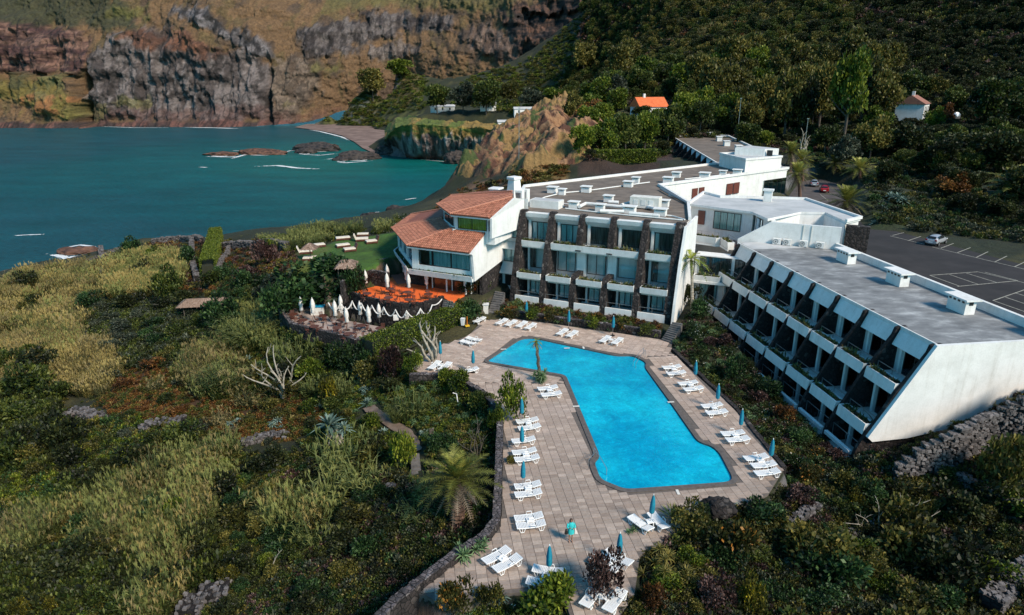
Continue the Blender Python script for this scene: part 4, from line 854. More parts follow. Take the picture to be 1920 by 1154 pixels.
# ------------------------------------------------------------------ right wing
rw = emp('hotel_wing'); tag(rw, 'long stepped hotel wing beside the pool with pale blue balcony boxes and grey roof', 'building')
BAY = 4.2; WZ = 8.0
shell(rw, WR, [(.32, .35), (33.7, .35), (33.7, -9.2), (.32, -9.2)], 4.15, WZ - .3, 'upper_wall')
WN = [-9.4]
MB().poly_en(WR, [(0.0, .3), (34.2, .3), (34.2, -9.6), (0, -9.6)], WZ - .29, WZ - .02, 0, 1).build('roof', [MAT['white'], MAT['roof_grey']], rw)
MB().fbox(WR, 0, 34.2, .3, .42, WZ - .32, WZ + .06).build('roof_edge', MAT['white'], rw)
MB().fbox(WR, .3, 41, -9.95, -9.6, 4.0, WZ + .75).build('back_parapet', MAT['white'], rw)
MB().poly_en(WR, [(.02, -8.4), (.32, -8.4), (.32, -9.94), (.02, -9.94)], WZ, WZ + .75).build('parapet_end', MAT['white'], rw)
MB().fbox(WR, 30.8, 34.1, -9.3, .1, WZ - .015, WZ + .01).build('light_strip', MAT['roof_light'], rw)
MB().prof(WR, [(-10.0, 2.6), (-9.95, 8.75), (-9.3, 8.75), (-9.3, 8.04), (.55, 8.04), (4.95, .4), (4.5, .0), (1.5, .1), (-4, 1.0)], -.32, -.01).build('end_wall', MAT['white'], rw)
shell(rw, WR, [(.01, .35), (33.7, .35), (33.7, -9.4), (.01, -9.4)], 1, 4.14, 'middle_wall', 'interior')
finp = [(-.2, -2.4), (5.95, -2.4), (5.75, -.9), (5.05, .7), (4.55, 1.35), (3.2, 4.1), (2.7, 4.75), (1.1, 7.3), (.75, 7.9), (.45, 8.0), (-.2, 8.0)]
for i in range(9):
    buttress(rw, WR, i * BAY + (.17 if i == 0 else 0), .32, [(n_ - .18 if n_ > 1 else n_, z_) for n_, z_ in finp], 'basalt_dark', 'dividing_wall')
for i in range(8):
    e0, e1 = i * BAY + (.36 if i == 0 else .18), (i + 1) * BAY - .18
    MB().prof(WR, [(.05, 7.7), (.46, 7.7), (.98, 6.5), (.86, 6.5), (.3, 7.3), (.05, 7.3)], e0 + .03, e1 - .02).build('hood', MAT['white'], rw)
    for lv, (nw, zf, nb) in enumerate([(.35, 4.15, 2.9), (2.1, .75, 4.85), (3.7, -2.3, 5.6)]):
        zt = zf + 2.75 if lv else zf + 2.75
        MB().fbox(WR, e0, e1, -.2, nb - .2, zf - .3, zf).build('balcony_floor', MAT['cream'], rw)
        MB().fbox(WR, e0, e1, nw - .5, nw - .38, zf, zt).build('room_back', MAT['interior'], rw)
        opening(rw, WR, e0 + .25, e1 - 1.0, nw, zf + .05, zf + 2.45, 'curtain_dark' if rnd.random() < .7 else 'curtain', 2, cover=rnd.choice([(0, 1), (0, .55), (.45, 1), (0, .3)])) if lv < 2 or i % 2 == 0 else opening(rw, WR, e0 + .25, e1 - 1.0, nw, zf + .05, zf + 2.35, None, 2)
        MB().fbox(WR, e1 - .85, e1 - .6, nw - .2, nw + .25, zf, zt).build('door_jamb', MAT['white'], rw)
        MB().fbox(WR, e0, e1, nw - .37, nw + .1, zf + 2.46, zt + .3).build('lintel', MAT['white'] if lv == 0 else MAT['basalt_dark'], rw)
        if lv < 2:
            planter(rw, WR, e0 + .02, e1 - .02, nb, zf + .5, .95, .85, 34, slope=-.12)
            railing(rw, WR, e0, e1, nb - 1.0, zf, .95)
        else:
            MB().fbox(WR, e0 + .1, e1 - .1, nb - .05, nb + .25, -1.45, -1.15).build('terrace_edge', MAT['white'], rw)
            railing(rw, WR, e0, e1, nb - .6, -2.2, .9 + .8)
# chimney boxes with round openings under a slab
for dn in (68.4, 59.7, 51.2):
    x, y, _ = D.w(39.5 + 8.0, dn - .2, 0); fr2 = Fr((x, y), D.e, D.n); x, y, _ = D.w(46.9, dn - 1.0 + (68.4 - dn) * .02, 0); fr2 = Fr((x, y), D.e, D.n)
    o = MB().fbox(fr2, -.5, .5, -1.05, 1.05, WZ, WZ + 1.25).build('roof_vent', MAT['white'], rw)
    MB().fbox(fr2, -.75, .75, -1.35, 1.35, WZ + 1.27, WZ + 1.42).build('cap', MAT['white'], o)
    m = MB()
    for k in range(4): m.fbox(fr2, -.53, -.495, -.85 + k * .5, -.6 + k * .5, WZ + 1.0, WZ + 1.2)
    m.fbox(fr2, -.2, .2, -1.08, -1.045, WZ + .85, WZ + 1.15); m.build('hole', MAT['frame'], o)
vent_box(rw, *D.w(49.0, 43.9, 0)[:2], WZ, math.radians(8), 1.0, 1.5, 1.6)

# ------------------------------------------------------------------ link block between the two wings
lb = emp('link_building'); tag(lb, 'white link block with pale grey roof and a planted balcony between the two hotel wings', 'building')
C7 = lambda x, y: (1220 + x / 4.571, 240 + y / 4.571)
LZ = 11.0
rpx = [(330, 650), (870, 718), (1005, 778), (1290, 718), (1500, 722), (1680, 803), (1800, 775), (1330, 615), (1040, 605), (600, 597), (455, 560)]
rp = [tuple(at(*C7(*p), LZ)[:2]) for p in rpx]
MB().poly_xy(rp, LZ - .32, LZ - .02, 0, 1).build('roof', [MAT['white'], MAT['roof_light']], lb)
parapet(lb, rp[5:] + rp[:1], LZ - .02, .3, .3, 'white', False)
_c = np.mean([rp[i] for i in (0, 3, 5, 7, 9)], axis=0)
_f0, _f1 = np.array(rp[0]), np.array(rp[1]); _fe = (_f1 - _f0) / np.linalg.norm(_f1 - _f0); _fn = np.array([-_fe[1], _fe[0]]); _fn = _fn if _fn[1] > 0 else -_fn
body = [tuple(_f0 + _fn * 1.6 + _fe * .2), tuple(_f1 + _fn * 1.6), tuple(np.array(rp[2]) + _fn * 2.2), rp[3], rp[4], rp[5], rp[6], rp[7], rp[8], rp[9], rp[10]]
ins_ = [tuple(np.array(p) * .985 + _c * .015) for p in body]
MB().poly_xy(ins_, 1.0, LZ - .33).build('wall', MAT['white'], lb)
# front wall plane through the balcony windows
pa = np.array(at(*C7(330, 650), LZ)[:2]); pb = np.array(at(*C7(870, 718), LZ)[:2])
LF = Fr(pa, pb - pa, (1, 0)); LF.n = np.array([LF.e[1], -LF.e[0]]); LF.n = LF.n if LF.n[1] < 0 else -LF.n
Lw = float(np.linalg.norm(pb - pa))
MB().fbox(LF, .1, Lw, -1.2, -.45, 4.0, LZ - .34).build('front_wall', MAT['white'], lb)
opening(lb, LF, 1.3, 2.3, -.36, 8.3, 10.2, None, 1, 'redwood', redpane=True)
opening(lb, LF, 3.6, 7.4, -.38, 8.0, 10.4, 'curtain', 4)
pc = np.array(at(*C7(1005, 778), LZ)[:2]); LG = Fr(pb, pc - pb, (1, 0)); LG.n = np.array([LG.e[1], -LG.e[0]]); LG.n = LG.n if LG.n[0] < 0 else -LG.n
MB().fbox(LG, -.3, 4.2, -1.3, -.7, 4.0, LZ - .34).build('front_wall', MAT['white'], lb); opening(lb, LG, .3, 2.0, -.62, 8.0, 10.3, 'curtain_dark', 2)
# balcony with planted edge
bx = [tuple(at(*C7(*p), 7.7)[:2]) for p in [(265, 905), (560, 945), (600, 945), (665, 985), (740, 965), (900, 860), (900, 780), (330, 800)]]
MB().poly_xy(bx, 6.55, 6.8, 0, 1).build('balcony_floor', [MAT['white'], MAT['redwood']], lb)
for i in range(3):
    a, b_ = np.array(bx[i]), np.array(bx[i + 1]); fr_ = Fr(a, b_ - a, (1, 0)); fr_.n = np.array([fr_.e[1], -fr_.e[0]]); fr_.n = fr_.n if fr_.n[1] < 0 else -fr_.n
    L = float(np.linalg.norm(b_ - a)); planter(lb, fr_, -.02 * i, L - .05, .05, 7.72, 1.0, .9, int(L * 14) + 4); railing(lb, fr_, 0, L, -1.0, 7.4, .8)
# white sloped wall rising to the roof behind the wing, with its pipes and coolers
wl0, wl1 = np.array(at(*C7(745, 965), 8.0)[:2]), np.array(at(*C7(1610, 1045), 8.0)[:2])
WL = Fr(wl0, wl1 - wl0, (1, 0)); WL.n = np.array([WL.e[1], -WL.e[0]]); WL.n = WL.n if WL.n[1] < 0 else -WL.n
Lc = float(np.linalg.norm(wl1 - wl0)); q = np.array(at(*C7(1040, 778), LZ)[:2]); eL = float((q - wl0) @ WL.e)
vsl = [WL.w(0, 0, 7.6), WL.w(Lc, 0, 7.6), WL.w(Lc, 0, LZ - .33), WL.w(max(3, eL), 0, LZ - .33), WL.w(0, 0, 8.2)]
MB().prism([WL.w(0, -.35, 7.6), WL.w(Lc, -.35, 7.6), WL.w(Lc, -.35, LZ - .33), WL.w(max(3, eL), -.35, LZ - .33), WL.w(0, -.35, 8.2)], vsl).build('side_wall', MAT['white'], lb)
for q_ in (.40, .50, .66, .82): ac_unit(lb, WL, Lc * q_, .12, WZ + .05)
for q_ in (.64, .72): MB().fbox(WL, Lc * q_, Lc * q_ + .07, .003, .07, WZ, LZ - .4).build('drain_pipe', MAT['cream'], lb)
p = at(*C7(1345, 1000), WZ); o = MB().fbox(Fr(p[:2], WL.e, WL.n), -.35, .35, -.3, .4, WZ, WZ + 1.3).build('service_hatch', MAT['white'], lb)
p = at(*C7(1000, 630), LZ); f2 = Fr(p[:2], M.e, M.n); o = MB().fbox(f2, -.55, .55, -.5, .5, LZ, LZ + 1.5).build('chimney', MAT['white'], lb); MB().fbox(f2, -.7, .7, -.65, .65, LZ + 1.5, LZ + 1.7).build('cap', MAT['white'], o)
# stone pier at the right end
sp = [tuple(at(*C7(*p), LZ)[:2]) for p in [(1680, 800), (1800, 772), (1790, 790), (1830, 800)]]
a = np.array(at(*C7(1682, 805), LZ)[:2]); fr2 = Fr(a, M.e, M.n); MB().fbox(fr2, -2.6, 0, -.3, .5, 5.0, LZ - .36).build('stone_pier', MAT['basalt'], lb)
# lower levels seen between the two wings
lx = np.array(M.w(-.8, 0, 0)[:2]); LV = Fr(M.w(-1, -6.5, 0)[:2], -M.e, M.n)
MB().fbox(LV, -.2, 9, -2, 0, 0, 6.5).build('recess_wall', MAT['white'], lb)
opening(lb, LV, .4, 4.2, .05, 4.0, 6.4, 'curtain_dark', 3); opening(lb, LV, 4.6, 7.4, .05, 3.8, 6.4, 'curtain_dark', 2); opening(lb, LV, .6, 2.8, .05, .6, 3.0, 'curtain', 2)
MB().fbox(LV, -.2, 9, 0, 1.6, 3.3, 3.6).build('balcony_floor', MAT['white'], lb); planter(lb, LV, 0, 3.2, 1.6, 4.3, .9, .9, 40)
MB().prof(Fr(M.w(-1, -6.5, 0)[:2], -M.e, M.n), [(0, 0), (5.2, 0), (3.6, 3.5), (1.2, 6.5), (0, 6.5)], 8.6, 9.0).build('dividing_wall', MAT['basalt_dark'], lb)

# ------------------------------------------------------------------ far wing
fw = emp('far_hotel_wing'); tag(fw, 'farthest hotel wing with brown roof and a saw tooth line of pale blue hoods', 'building')
A = np.array([41.6, 137.4]); B = np.array([47.0, 201.9]); FWr = Fr(A, B - A, (1, 0)); FWr.n = np.array([-FWr.e[1], FWr.e[0]]); FWr.n = FWr.n if FWr.n[0] < 0 else -FWr.n
FL_ = float(np.linalg.norm(B - A)); nb = 10; bl = FL_ / nb
fpoly = [(0, 0), (FL_, 0), (FL_ + 1, -5), (FL_ + 9, -5.6), (FL_ + 3, -16), (30, -14.6), (0, -12)]
MB().poly_en(FWr, fpoly, 10.7, 11.0, 0, 1).build('roof', [MAT['white'], MAT['roof_brown']], fw)
parapet(fw, [FWr.w(e, n, 0) for e, n in fpoly[1:6]], 11.0, .4, .4, 'white', False)
MB().poly_en(FWr, [(e, n - .4) for e, n in fpoly], 2, 10.69).build('wall', MAT['interior'], fw)
MB().fbox(FWr, 0, FL_, 0, .25, 10.6, 11.1).build('roof_edge', MAT['white'], fw)
for i in range(nb + 1):
    MB().prof(FWr, [(-.2, 2.0), (6.5, 2.0), (4.6, 5.6), (2.6, 8.4), (.5, 10.95), (-.2, 10.95)], i * bl - .2, i * bl + .2).build('dividing_wall', MAT['basalt_dark'], fw)
for i in range(nb):
    e0, e1 = i * bl + .3, (i + 1) * bl - .3; h = MB(); h.prism([FWr.w(e0, .3, 10.6), FWr.w(e1, .3, 10.6), FWr.w(e0, 1.25, 8.9)], [FWr.w(e0, .2, 10.6), FWr.w(e1, .2, 10.6), FWr.w(e0, 1.1, 8.9)]); h.build('hood', MAT['white'], fw)
    planter(fw, FWr, e0, e1, 3.6, 7.5, .9, .9, 12); planter(fw, FWr, e0, e1, 5.6, 4.6, .9, .9, 8); railing(fw, FWr, e0, e1, 2.2, 7.0, .9)
    MB().fbox(FWr, e0, e1, 0, 3.4, 6.5, 6.8).build('balcony_floor', MAT['cream'], fw); opening(fw, FWr, e0 + .3, e1 - .3, -.2, 7.0, 9.2, None, 2)
for px, py in ((1331, 254), (1348, 262), (1362, 271), (1384, 280)):
    p = at(px, py + 3, 11.0); vent_box(fw, p[0], p[1], 11.0, FWr.rz(), 1.8, 1.4, 1.3)
# ------------------------------------------------------------------ pool deck
def offset(poly, d):
    P = [np.array(p[:2], float) for p in poly]; n = len(P); ar = sum(P[i][0] * P[(i + 1) % n][1] - P[(i + 1) % n][0] * P[i][1] for i in range(n)); sg = 1 if ar > 0 else -1; out = []
    for i in range(n):
        a = P[i] - P[i - 1]; b = P[(i + 1) % n] - P[i]; a /= np.linalg.norm(a); b /= np.linalg.norm(b); na_ = np.array([a[1], -a[0]]) * sg; nb_ = np.array([b[1], -b[0]]) * sg
        m = na_ + nb_; m /= max(.35, np.linalg.norm(m) ** 2 / 2); out.append(tuple(P[i] + m * d))
    return out
def roundc(poly, r, k=4):
    P = [np.array(p[:2], float) for p in poly]; n = len(P); out = []
    for i in range(n):
        a, p, b = P[i - 1], P[i], P[(i + 1) % n]; ra = min(r, np.linalg.norm(a - p) * .45); rb_ = min(r, np.linalg.norm(b - p) * .45); s = p + (a - p) / np.linalg.norm(a - p) * ra; e = p + (b - p) / np.linalg.norm(b - p) * rb_
        for t in np.linspace(0, 1, k + 1): out.append(tuple((1 - t) ** 2 * s + 2 * t * (1 - t) * p + t * t * e))
    return out
PW_PX = [(911, 680), (977, 637), (999, 635.5), (1156, 669.5), (1186, 668.5), (1212, 682), (1209, 691), (1254, 753), (1308.6, 831.5), (1334, 839), (1349, 852), (1374, 900), (1366, 907), (1172, 921), (1148, 911), (1126, 902), (1113.5, 869), (1125, 858.5), (1060.7, 705.8)]
PW = roundc(PZ(-.12, PW_PX), .7); PO = offset(PW, .42)
def coping_mat():
    m, nt, b = nmat('pool_coping'); p = coords(nt); f = noise(nt, p, 3, 5)
    nt.links.new(ramp(nt, f, [(0.3, (0.085, 0.07, 0.062)), (0.7, (0.14, 0.12, 0.108))]), b.inputs['Base Color']); b.inputs['Roughness'].default_value = 0.7; return m
def ring(mb, A, B, za, zb):
    n = len(A); mb.add([(*p, za) for p in A] + [(*p, zb) for p in B], [(i, (i + 1) % n, n + (i + 1) % n, n + i) for i in range(n)])
pool = emp('swimming_pool'); tag(pool, 'large turquoise L-shaped swimming pool with dark stone coping', 'swimming pool')
cpm = MB(); ring(cpm, PO, PW, .035, .035); ring(cpm, PO, PO, -.3, .035); ring(cpm, PW, PW, .035, -.3); cpm.build('coping', coping_mat(), pool)
wb = MB(); ring(wb, PW, PW, -.3, -1.5); wb.add([(*p, -1.5) for p in PW], [tuple(range(len(PW)))]); wb.build('basin', simple('pool_tile', (0.05, 0.42, 0.62), (0.08, 0.50, 0.68), 3, 0.5), pool)
def water_mat():
    m, nt, b = nmat('pool_water'); p = coords(nt)
    mp = N(nt, 'ShaderNodeMapping'); mp.inputs['Scale'].default_value = (1, 1, 1); nt.links.new(p, mp.inputs['Vector'])
    w1 = noise(nt, mp.outputs[0], 2.6, 5, 0.65, 1.2); w2 = noise(nt, p, 0.16, 3); w3 = noise(nt, p, 0.9, 4, 0.6, 0.8)
    c = ramp(nt, w2, [(0.38, (0.0, 0.28, 0.47)), (0.62, (0.004, 0.43, 0.60))])
    c = mixc(nt, 0.55, c, ramp(nt, w1, [(0.42, (0.82, 0.86, 0.9)), (0.60, (1.5, 1.28, 1.15)), (0.70, (5, 1.9, 1.45))]), 'MULTIPLY')
    c = mixc(nt, 0.5, c, ramp(nt, w3, [(0.35, (0.8,) * 3), (0.65, (1.2,) * 3)]), 'MULTIPLY')
    nt.links.new(c, b.inputs['Base Color']); b.inputs['Roughness'].default_value = 0.18; b.inputs['Specular IOR Level'].default_value = 0.3; bump(nt, b, w1, 0.25, 0.12); return m
MB().add([(*p, -.1) for p in offset(PW, -.02)], [tuple(range(len(PW)))]).build('pool_water', water_mat(), pool)
hr = MB()
def hrail(pts, r=.025): hr.tube([tuple(p) for p in pts], r, 6)
for a, b_ in (((1187, 686), (1206, 668)), ((1192, 690), (1209, 672))):
    p, q = at(*a, -.1), at(*b_, 0); hrail([p + (0, 0, 0), p + (0, 0, .5), (p + q) / 2 + (0, 0, .85), q + (0, 0, .95), q])
for a, b_ in (((1137, 891), (1113, 858)), ((1118, 858), (1103, 882))): p, q = at(*a, -.1), at(*b_, 0); hrail([p, p + (0, 0, .55), (p + q) / 2 + (0, 0, .75), q + (0, 0, .85), q])
hr.build('handrail', MAT['metal'], pool)
for px, py in ((1080, 762), (1258, 754), (1271, 923), (944, 655), (1063, 653), (1094, 652)):
    p = at(px, py, .04); MB().box(-.3, .3, -.1, .1, 0, .008).build('depth_marker', MAT['cream'], pool, loc=(p[0], p[1], .037), rz=rnd.choice([.1, 1.6]))
deck = emp('pool_deck'); tag(deck, kind='structure')
import bmesh
_bm = bmesh.new()
for _lp in (DECK, offset(PW, .1)):
    _v = [_bm.verts.new((p[0], p[1], -.035)) for p in _lp]
    for _i in range(len(_v)): _bm.edges.new((_v[_i], _v[(_i + 1) % len(_v)]))
bmesh.ops.triangle_fill(_bm, use_beauty=True, edges=_bm.edges[:], normal=(0, 0, 1))
_me = bpy.data.meshes.new('deck_base'); _bm.to_mesh(_me); _bm.free(); _me.materials.append(simple('deck_mortar', (0.10, 0.085, 0.075), (0.15, 0.125, 0.11), 4, 0.9))
_o = bpy.data.objects.new('deck_base', _me); COL.objects.link(_o); _o.parent = deck
_sk = MB(); ring(_sk, DECK, DECK, -.5, -.035); _sk.build('deck_edge', _me.materials[0], deck)
PAL = [(0.32, 0.265, 0.225), (0.30, 0.25, 0.215), (0.34, 0.285, 0.245), (0.29, 0.24, 0.205), (0.38, 0.325, 0.28), (0.31, 0.265, 0.23), (0.32, 0.27, 0.23), (0.275, 0.225, 0.19)]
SL = []
def slab_grid(fr, e0, e1, n0, n1, cond):
    w_, h_ = .62, .36; es = np.arange(e0, e1, w_); ns = np.arange(n0, n1, h_); E, Nn = np.meshgrid(es, ns); E = E.ravel(); Nn = Nn.ravel()
    X = fr.o[0] + E * fr.e[0] + Nn * fr.n[0]; Y = fr.o[1] + E * fr.e[1] + Nn * fr.n[1]
    ok = inpoly(X, Y, DECK) & ~inpoly(X, Y, PO) & cond(X, Y) & (dpoly(X, Y, DECK) > .2) & (dpoly(X, Y, PO) > .17)
    for x, y in zip(X[ok], Y[ok]): SL.append((x, y, math.atan2(fr.e[1], fr.e[0])))
en = lambda X, Y: (X * D.e[0] + Y * D.e[1], X * D.n[0] + Y * D.n[1])
def low(X, Y): e, n = en(X, Y); return n < np.where(e < 14, 58.6 - (e - 5) * .15, 62.5 + 0 * e)
slab_grid(D, -6, 30, 24, 64, low)
R33 = math.radians(-33); D2 = Fr(D.w(10, 60, 0)[:2], (D.e * math.cos(R33) + D.n * math.sin(R33)), (-D.e * math.sin(R33) + D.n * math.cos(R33)))
slab_grid(D2, -30, 40, -30, 30, lambda X, Y: ~low(X, Y))
def slabcol(x, y):
    k = float(fbm(np.array([x / 3.2 + 9]), np.array([y / 1.3]), 3)[0]); c = np.array(PAL[rnd.randrange(8)]); g = np.array([.35, .30, .275])
    far = smooth((y - 35) / 45); t = np.clip((k - .5) * 4, 0, 1) * .45; c = c * (1 - t) + g * t; c = c * np.array([1.05, .98, .94]) * (1.0 + .30 * far) + np.array([.03, .012, .005]) * far; q_ = rnd.uniform(.88, 1.12); return tuple(float(v * q_) for v in c)
infr = []
for i, (x, y, r) in enumerate(SL):
    u_, v_ = proj(x, y, 0)
    if 0 < u_ < 1920 and 0 < v_ < 1150: infr.append((y, i))
infr.sort(); near = set(i for _, i in infr[:300])
protos = []
for k in range(24):
    protos.append(MB().box(-.298, .298, -.168, .168, -.03, 0, 0, slabcol(rnd.uniform(-5, 20), rnd.uniform(28, 36))).mesh('slab', [MAT['slab']]))
sm = MB()
for i, (x, y, r) in enumerate(SL):
    dz = rnd.uniform(-.004, .004)
    if i in near:
        o = bpy.data.objects.new('slab', protos[rnd.randrange(24)]); COL.objects.link(o); o.parent = deck; o.location = (x, y, dz); o.rotation_euler = (0, 0, r)
    else:
        ca, sa = math.cos(r), math.sin(r); hx, hy = .298, .168
        P = [(x + ca * a - sa * b_, y + sa * a + ca * b_) for a, b_ in ((-hx, -hy), (hx, -hy), (hx, hy), (-hx, hy))]
        sm.add([(*p, -.03) for p in P] + [(*p, dz) for p in P], [(4, 5, 6, 7), (0, 1, 5, 4), (1, 2, 6, 5), (2, 3, 7, 6), (3, 0, 4, 7)], 0, slabcol(x, y))
o = sm.build('slabs', MAT['slab'], deck); o['kind'] = 'stuff'

# ------------------------------------------------------------------ walls and terraces
def wall_path(name, pts, z0, z1, w, mat, label, cap=True, group=None):
    r_ = emp(name); tag(r_, label, 'wall', group); m = MB(); P = [np.array(p[:2]) for p in pts]
    for i in range(len(P) - 1):
        d = P[i + 1] - P[i]; L = np.linalg.norm(d); fr = Fr(P[i], d, (-d[1], d[0])); k = max(1, int(L / .8))
        for j in range(k):
            m.fbox(fr, L * j / k - .01, L * (j + 1) / k + .01, -w / 2 - rnd.uniform(0, .05), w / 2 + rnd.uniform(0, .05), z0, z1 + rnd.uniform(-.03, .03))
    m.build('stonework', MAT[mat], r_)
    if cap:
        c = MB()
        for i in range(len(P) - 1):
            d = P[i + 1] - P[i]; L = np.linalg.norm(d); fr = Fr(P[i], d, (-d[1], d[0])); k = max(1, int(L / .35))
            for j in range(k): a = L * j / k; c.fbox(fr, a + .02, a + L / k - .02, -w / 2 + rnd.uniform(-.02, .04), w / 2 - rnd.uniform(-.02, .04), z1 - .02, z1 + rnd.uniform(.05, .16))
        o = c.build('coping_stones', MAT['drystone' if mat != 'basalt_dark' else 'basalt'], r_); o['kind'] = 'stuff'
    return r_
wall_path('stone_wall', PZ(0, [(938, 790), (936, 850), (934, 920), (931, 985), (908, 1015), (862, 1043), (800, 1090), (745, 1135), (700, 1180)]), -4.5, .42, .55, 'basalt', 'low dark stone wall running along the left edge of the pool deck')
wall_path('stone_wall', PZ(0, [(768, 704), (850, 704), (902, 735), (942, 776)]), -3.6, .12, .5, 'basalt', 'dark stone retaining wall under the loungers at the upper left of the deck')
wall_path('stone_wall', PZ(0, [(960, 594), (1100, 614), (1238, 634)]), -.6, .75, .4, 'basalt', 'dark stone bed wall behind the top row of loungers')
wall_path('stone_kerb', PZ(0, [(1262, 656), (1382, 768), (1470, 878)]), -.8, .10, .3, 'basalt', 'low stone kerb between the deck and the right hand flower bed', cap=False)
wall_path('stone_wall', PZ(-.4, [(526, 588), (546, 613), (574, 621), (615, 630), (640, 636), (668, 645), (735, 646)]), -4.2, .10, .4, 'basalt', 'curved stone wall around the lower dining terrace')
wall_path('stone_wall', PZ(2.3, [(640, 545), (657, 548), (688, 557.5), (714, 564), (753, 570.5), (792, 568), (831, 556)]), -1.2, 2.3, .35, 'basalt_dark', 'dark stone wall hung with white rope below the orange terrace')
wall_path('stone_wall', PZ(4.0, [(640, 530), (668, 508), (706, 508), (728, 512)]), 1.2, 4.0, .35, 'basalt', 'stone wall between the lawn and the orange terrace')
ot = MB().poly_xy(ORAN, 1.3, 2.0).build('orange_terrace', simple('orange_paint', (0.72, 0.12, 0.022), (0.82, 0.17, 0.035), 0.8, 0.7)); tag(ot, kind='structure')
lt_ = MB().poly_xy(LOWT, -1.0, -.4).build('lower_terrace', simple('pale_terrace', (0.30, 0.23, 0.20), (0.42, 0.34, 0.30), 1.5, 0.8)); tag(lt_, kind='structure')
rp_ = MB().poly_xy([tuple(at(*p, 2.0)[:2]) for p in [(730, 512), (745, 533), (770, 531), (745, 500), (733, 492)]], 1.5, 2.03).build('terrace_path', simple('red_paint', (0.28, 0.09, 0.06), (0.34, 0.12, 0.08), 1)); tag(rp_, kind='structure')
def stairs(name, bl, br, tl, tr, z0, z1, n, label, mat='stair'):
    r_ = emp(name); tag(r_, label, 'stairs'); A, B, C_, D_ = at(*bl, z0)[:2], at(*br, z0)[:2], at(*tr, z1)[:2], at(*tl, z1)[:2]
    for k in range(n):
        t0, t1 = k / n, (k + 1) / n; p = [A * (1 - t0) + D_ * t0, B * (1 - t0) + C_ * t0, B * (1 - t1) + C_ * t1, A * (1 - t1) + D_ * t1]; z = z0 + (z1 - z0) * (k + 1) / n
        MB().prism([(*q, min(z0, z1) - .4) for q in p], [(*q, z) for q in p]).build('step', MAT[mat], r_)
MAT['stair'] = simple('dark_stair_stone', (0.075, 0.07, 0.068), (0.15, 0.14, 0.135), 2, 0.9)
stairs('stairs', (1240, 638), (1260, 645), (1262, 604), (1280, 607), 0, 1.7, 10, 'dark stone stairs from the deck corner up between the two hotel wings')
stairs('stairs', (913, 592), (931, 594), (929, 546), (947, 549), 0, 1.9, 11, 'narrow dark steps from the deck up to the grey door of the stair bay')
stairs('stairs', (824, 598), (845, 600), (832, 562), (850, 566), 0.2, 2.0, 9, 'steps from the orange terrace down to the hedge')
stairs('stairs', (710, 509), (730, 507), (704, 488), (727, 484), 2.1, 4.2, 7, 'steps from the orange terrace up to the lawn')
stairs('stairs', (760, 1165), (815, 1180), (785, 1112), (825, 1128), -2.2, -.1, 7, 'dark steps leading down from the bottom corner of the deck')
stairs('stairs', (772, 905), (792, 905), (770, 852), (786, 850), -3.4, -2.2, 8, 'earth steps on the garden path left of the big palm')
# garden path (earth) up to those steps
def ribbon(name, pts, w, mat, kind='structure', lift=.05):
    P, ok = hit([p[0] for p in pts], [p[1] for p in pts]); m = MB(); Q = []
    for i in range(len(P) - 1):
        for t in np.linspace(0, 1, 5, endpoint=False): Q.append(P[i] * (1 - t) + P[i + 1] * t)
    Q.append(P[-1]); vs = []
    for i, q in enumerate(Q):
        t = Q[min(i + 1, len(Q) - 1)] - Q[max(i - 1, 0)]; t = t[:2] / (np.linalg.norm(t[:2]) + 1e-9); nn = np.array([-t[1], t[0]])
        for s_ in (-.5, .5): a = q[:2] + nn * s_ * w * rnd.uniform(.85, 1.15); vs.append((a[0], a[1], max(gz(*a), gz(*q[:2]) - .05) + lift))
    m.add(vs, [(2 * i, 2 * i + 1, 2 * i + 3, 2 * i + 2) for i in range(len(Q) - 1)]); o = m.build(name, mat); tag(o, kind=kind); return o
ribbon('garden_path', [(690, 765), (705, 778), (730, 795), (760, 812), (775, 835), (778, 850)], 1.1, simple('path_earth', (0.13, 0.09, 0.065), (0.20, 0.145, 0.11), 2), lift=.12)
def drystone_wall(pts, w, h, label, tops=None):
    """a wall of loose stones following the ground"""
    P, ok = hit([p[0] for p in pts], [p[1] for p in pts]); r_ = emp('dry_stone_wall'); tag(r_, label, 'wall'); m = MB(); core = MB(); hs = [H + ray(a, b_)[2] * p_[1] / ray(a, b_)[1] for (a, b_), p_ in zip(tops or [], P)]
    for i in range(len(P) - 1):
        d = P[i + 1][:2] - P[i][:2]; L = np.linalg.norm(d); fr = Fr(P[i][:2], d, (-d[1], d[0])); k = max(1, int(L / .5))
        for j in range(k):
            a = L * j / k; x, y, _ = fr.w(a + L / k / 2, 0, 0); z = gz(x, y); tt = (j + .5) / k; hh = (h if tops is None else max(.4, hs[i] * (1 - tt) + hs[i + 1] * tt - z)) + rnd.uniform(-.12, .12); core.fbox(fr, a, a + L / k, -w / 2 + .1, w / 2 - .1, z - .6, z + hh - .12)
            for q in range(int(85 * L / k * max(hh, .6))):
                e = a + rnd.random() * L / k; s_ = rnd.choice((-1, 1, 0)); n_ = s_ * w / 2 if s_ else rnd.uniform(-w / 2, w / 2); zz = z + (rnd.random() * hh if s_ else hh - .05); c = np.array(fr.w(e, n_ * .92, zz)); r0 = rnd.uniform(.05, .14)
                vs = [c + np.array([dx, dy, dz * .75]) * r0 * rnd.uniform(.7, 1.15) for dx in (-1, 1) for dy in (-1, 1) for dz in (-1, 1)]
                g = rnd.uniform(.035, .20); m.add(vs, [(0, 1, 3, 2), (4, 6, 7, 5), (0, 4, 5, 1), (2, 3, 7, 6), (0, 2, 6, 4), (1, 5, 7, 3)], 0, (g, g * .9, g * .88))
    core.build('wall_core', MAT['basalt_dark'], r_); o = m.build('stone', MAT['loose'], r_); o['kind'] = 'stuff'; return r_
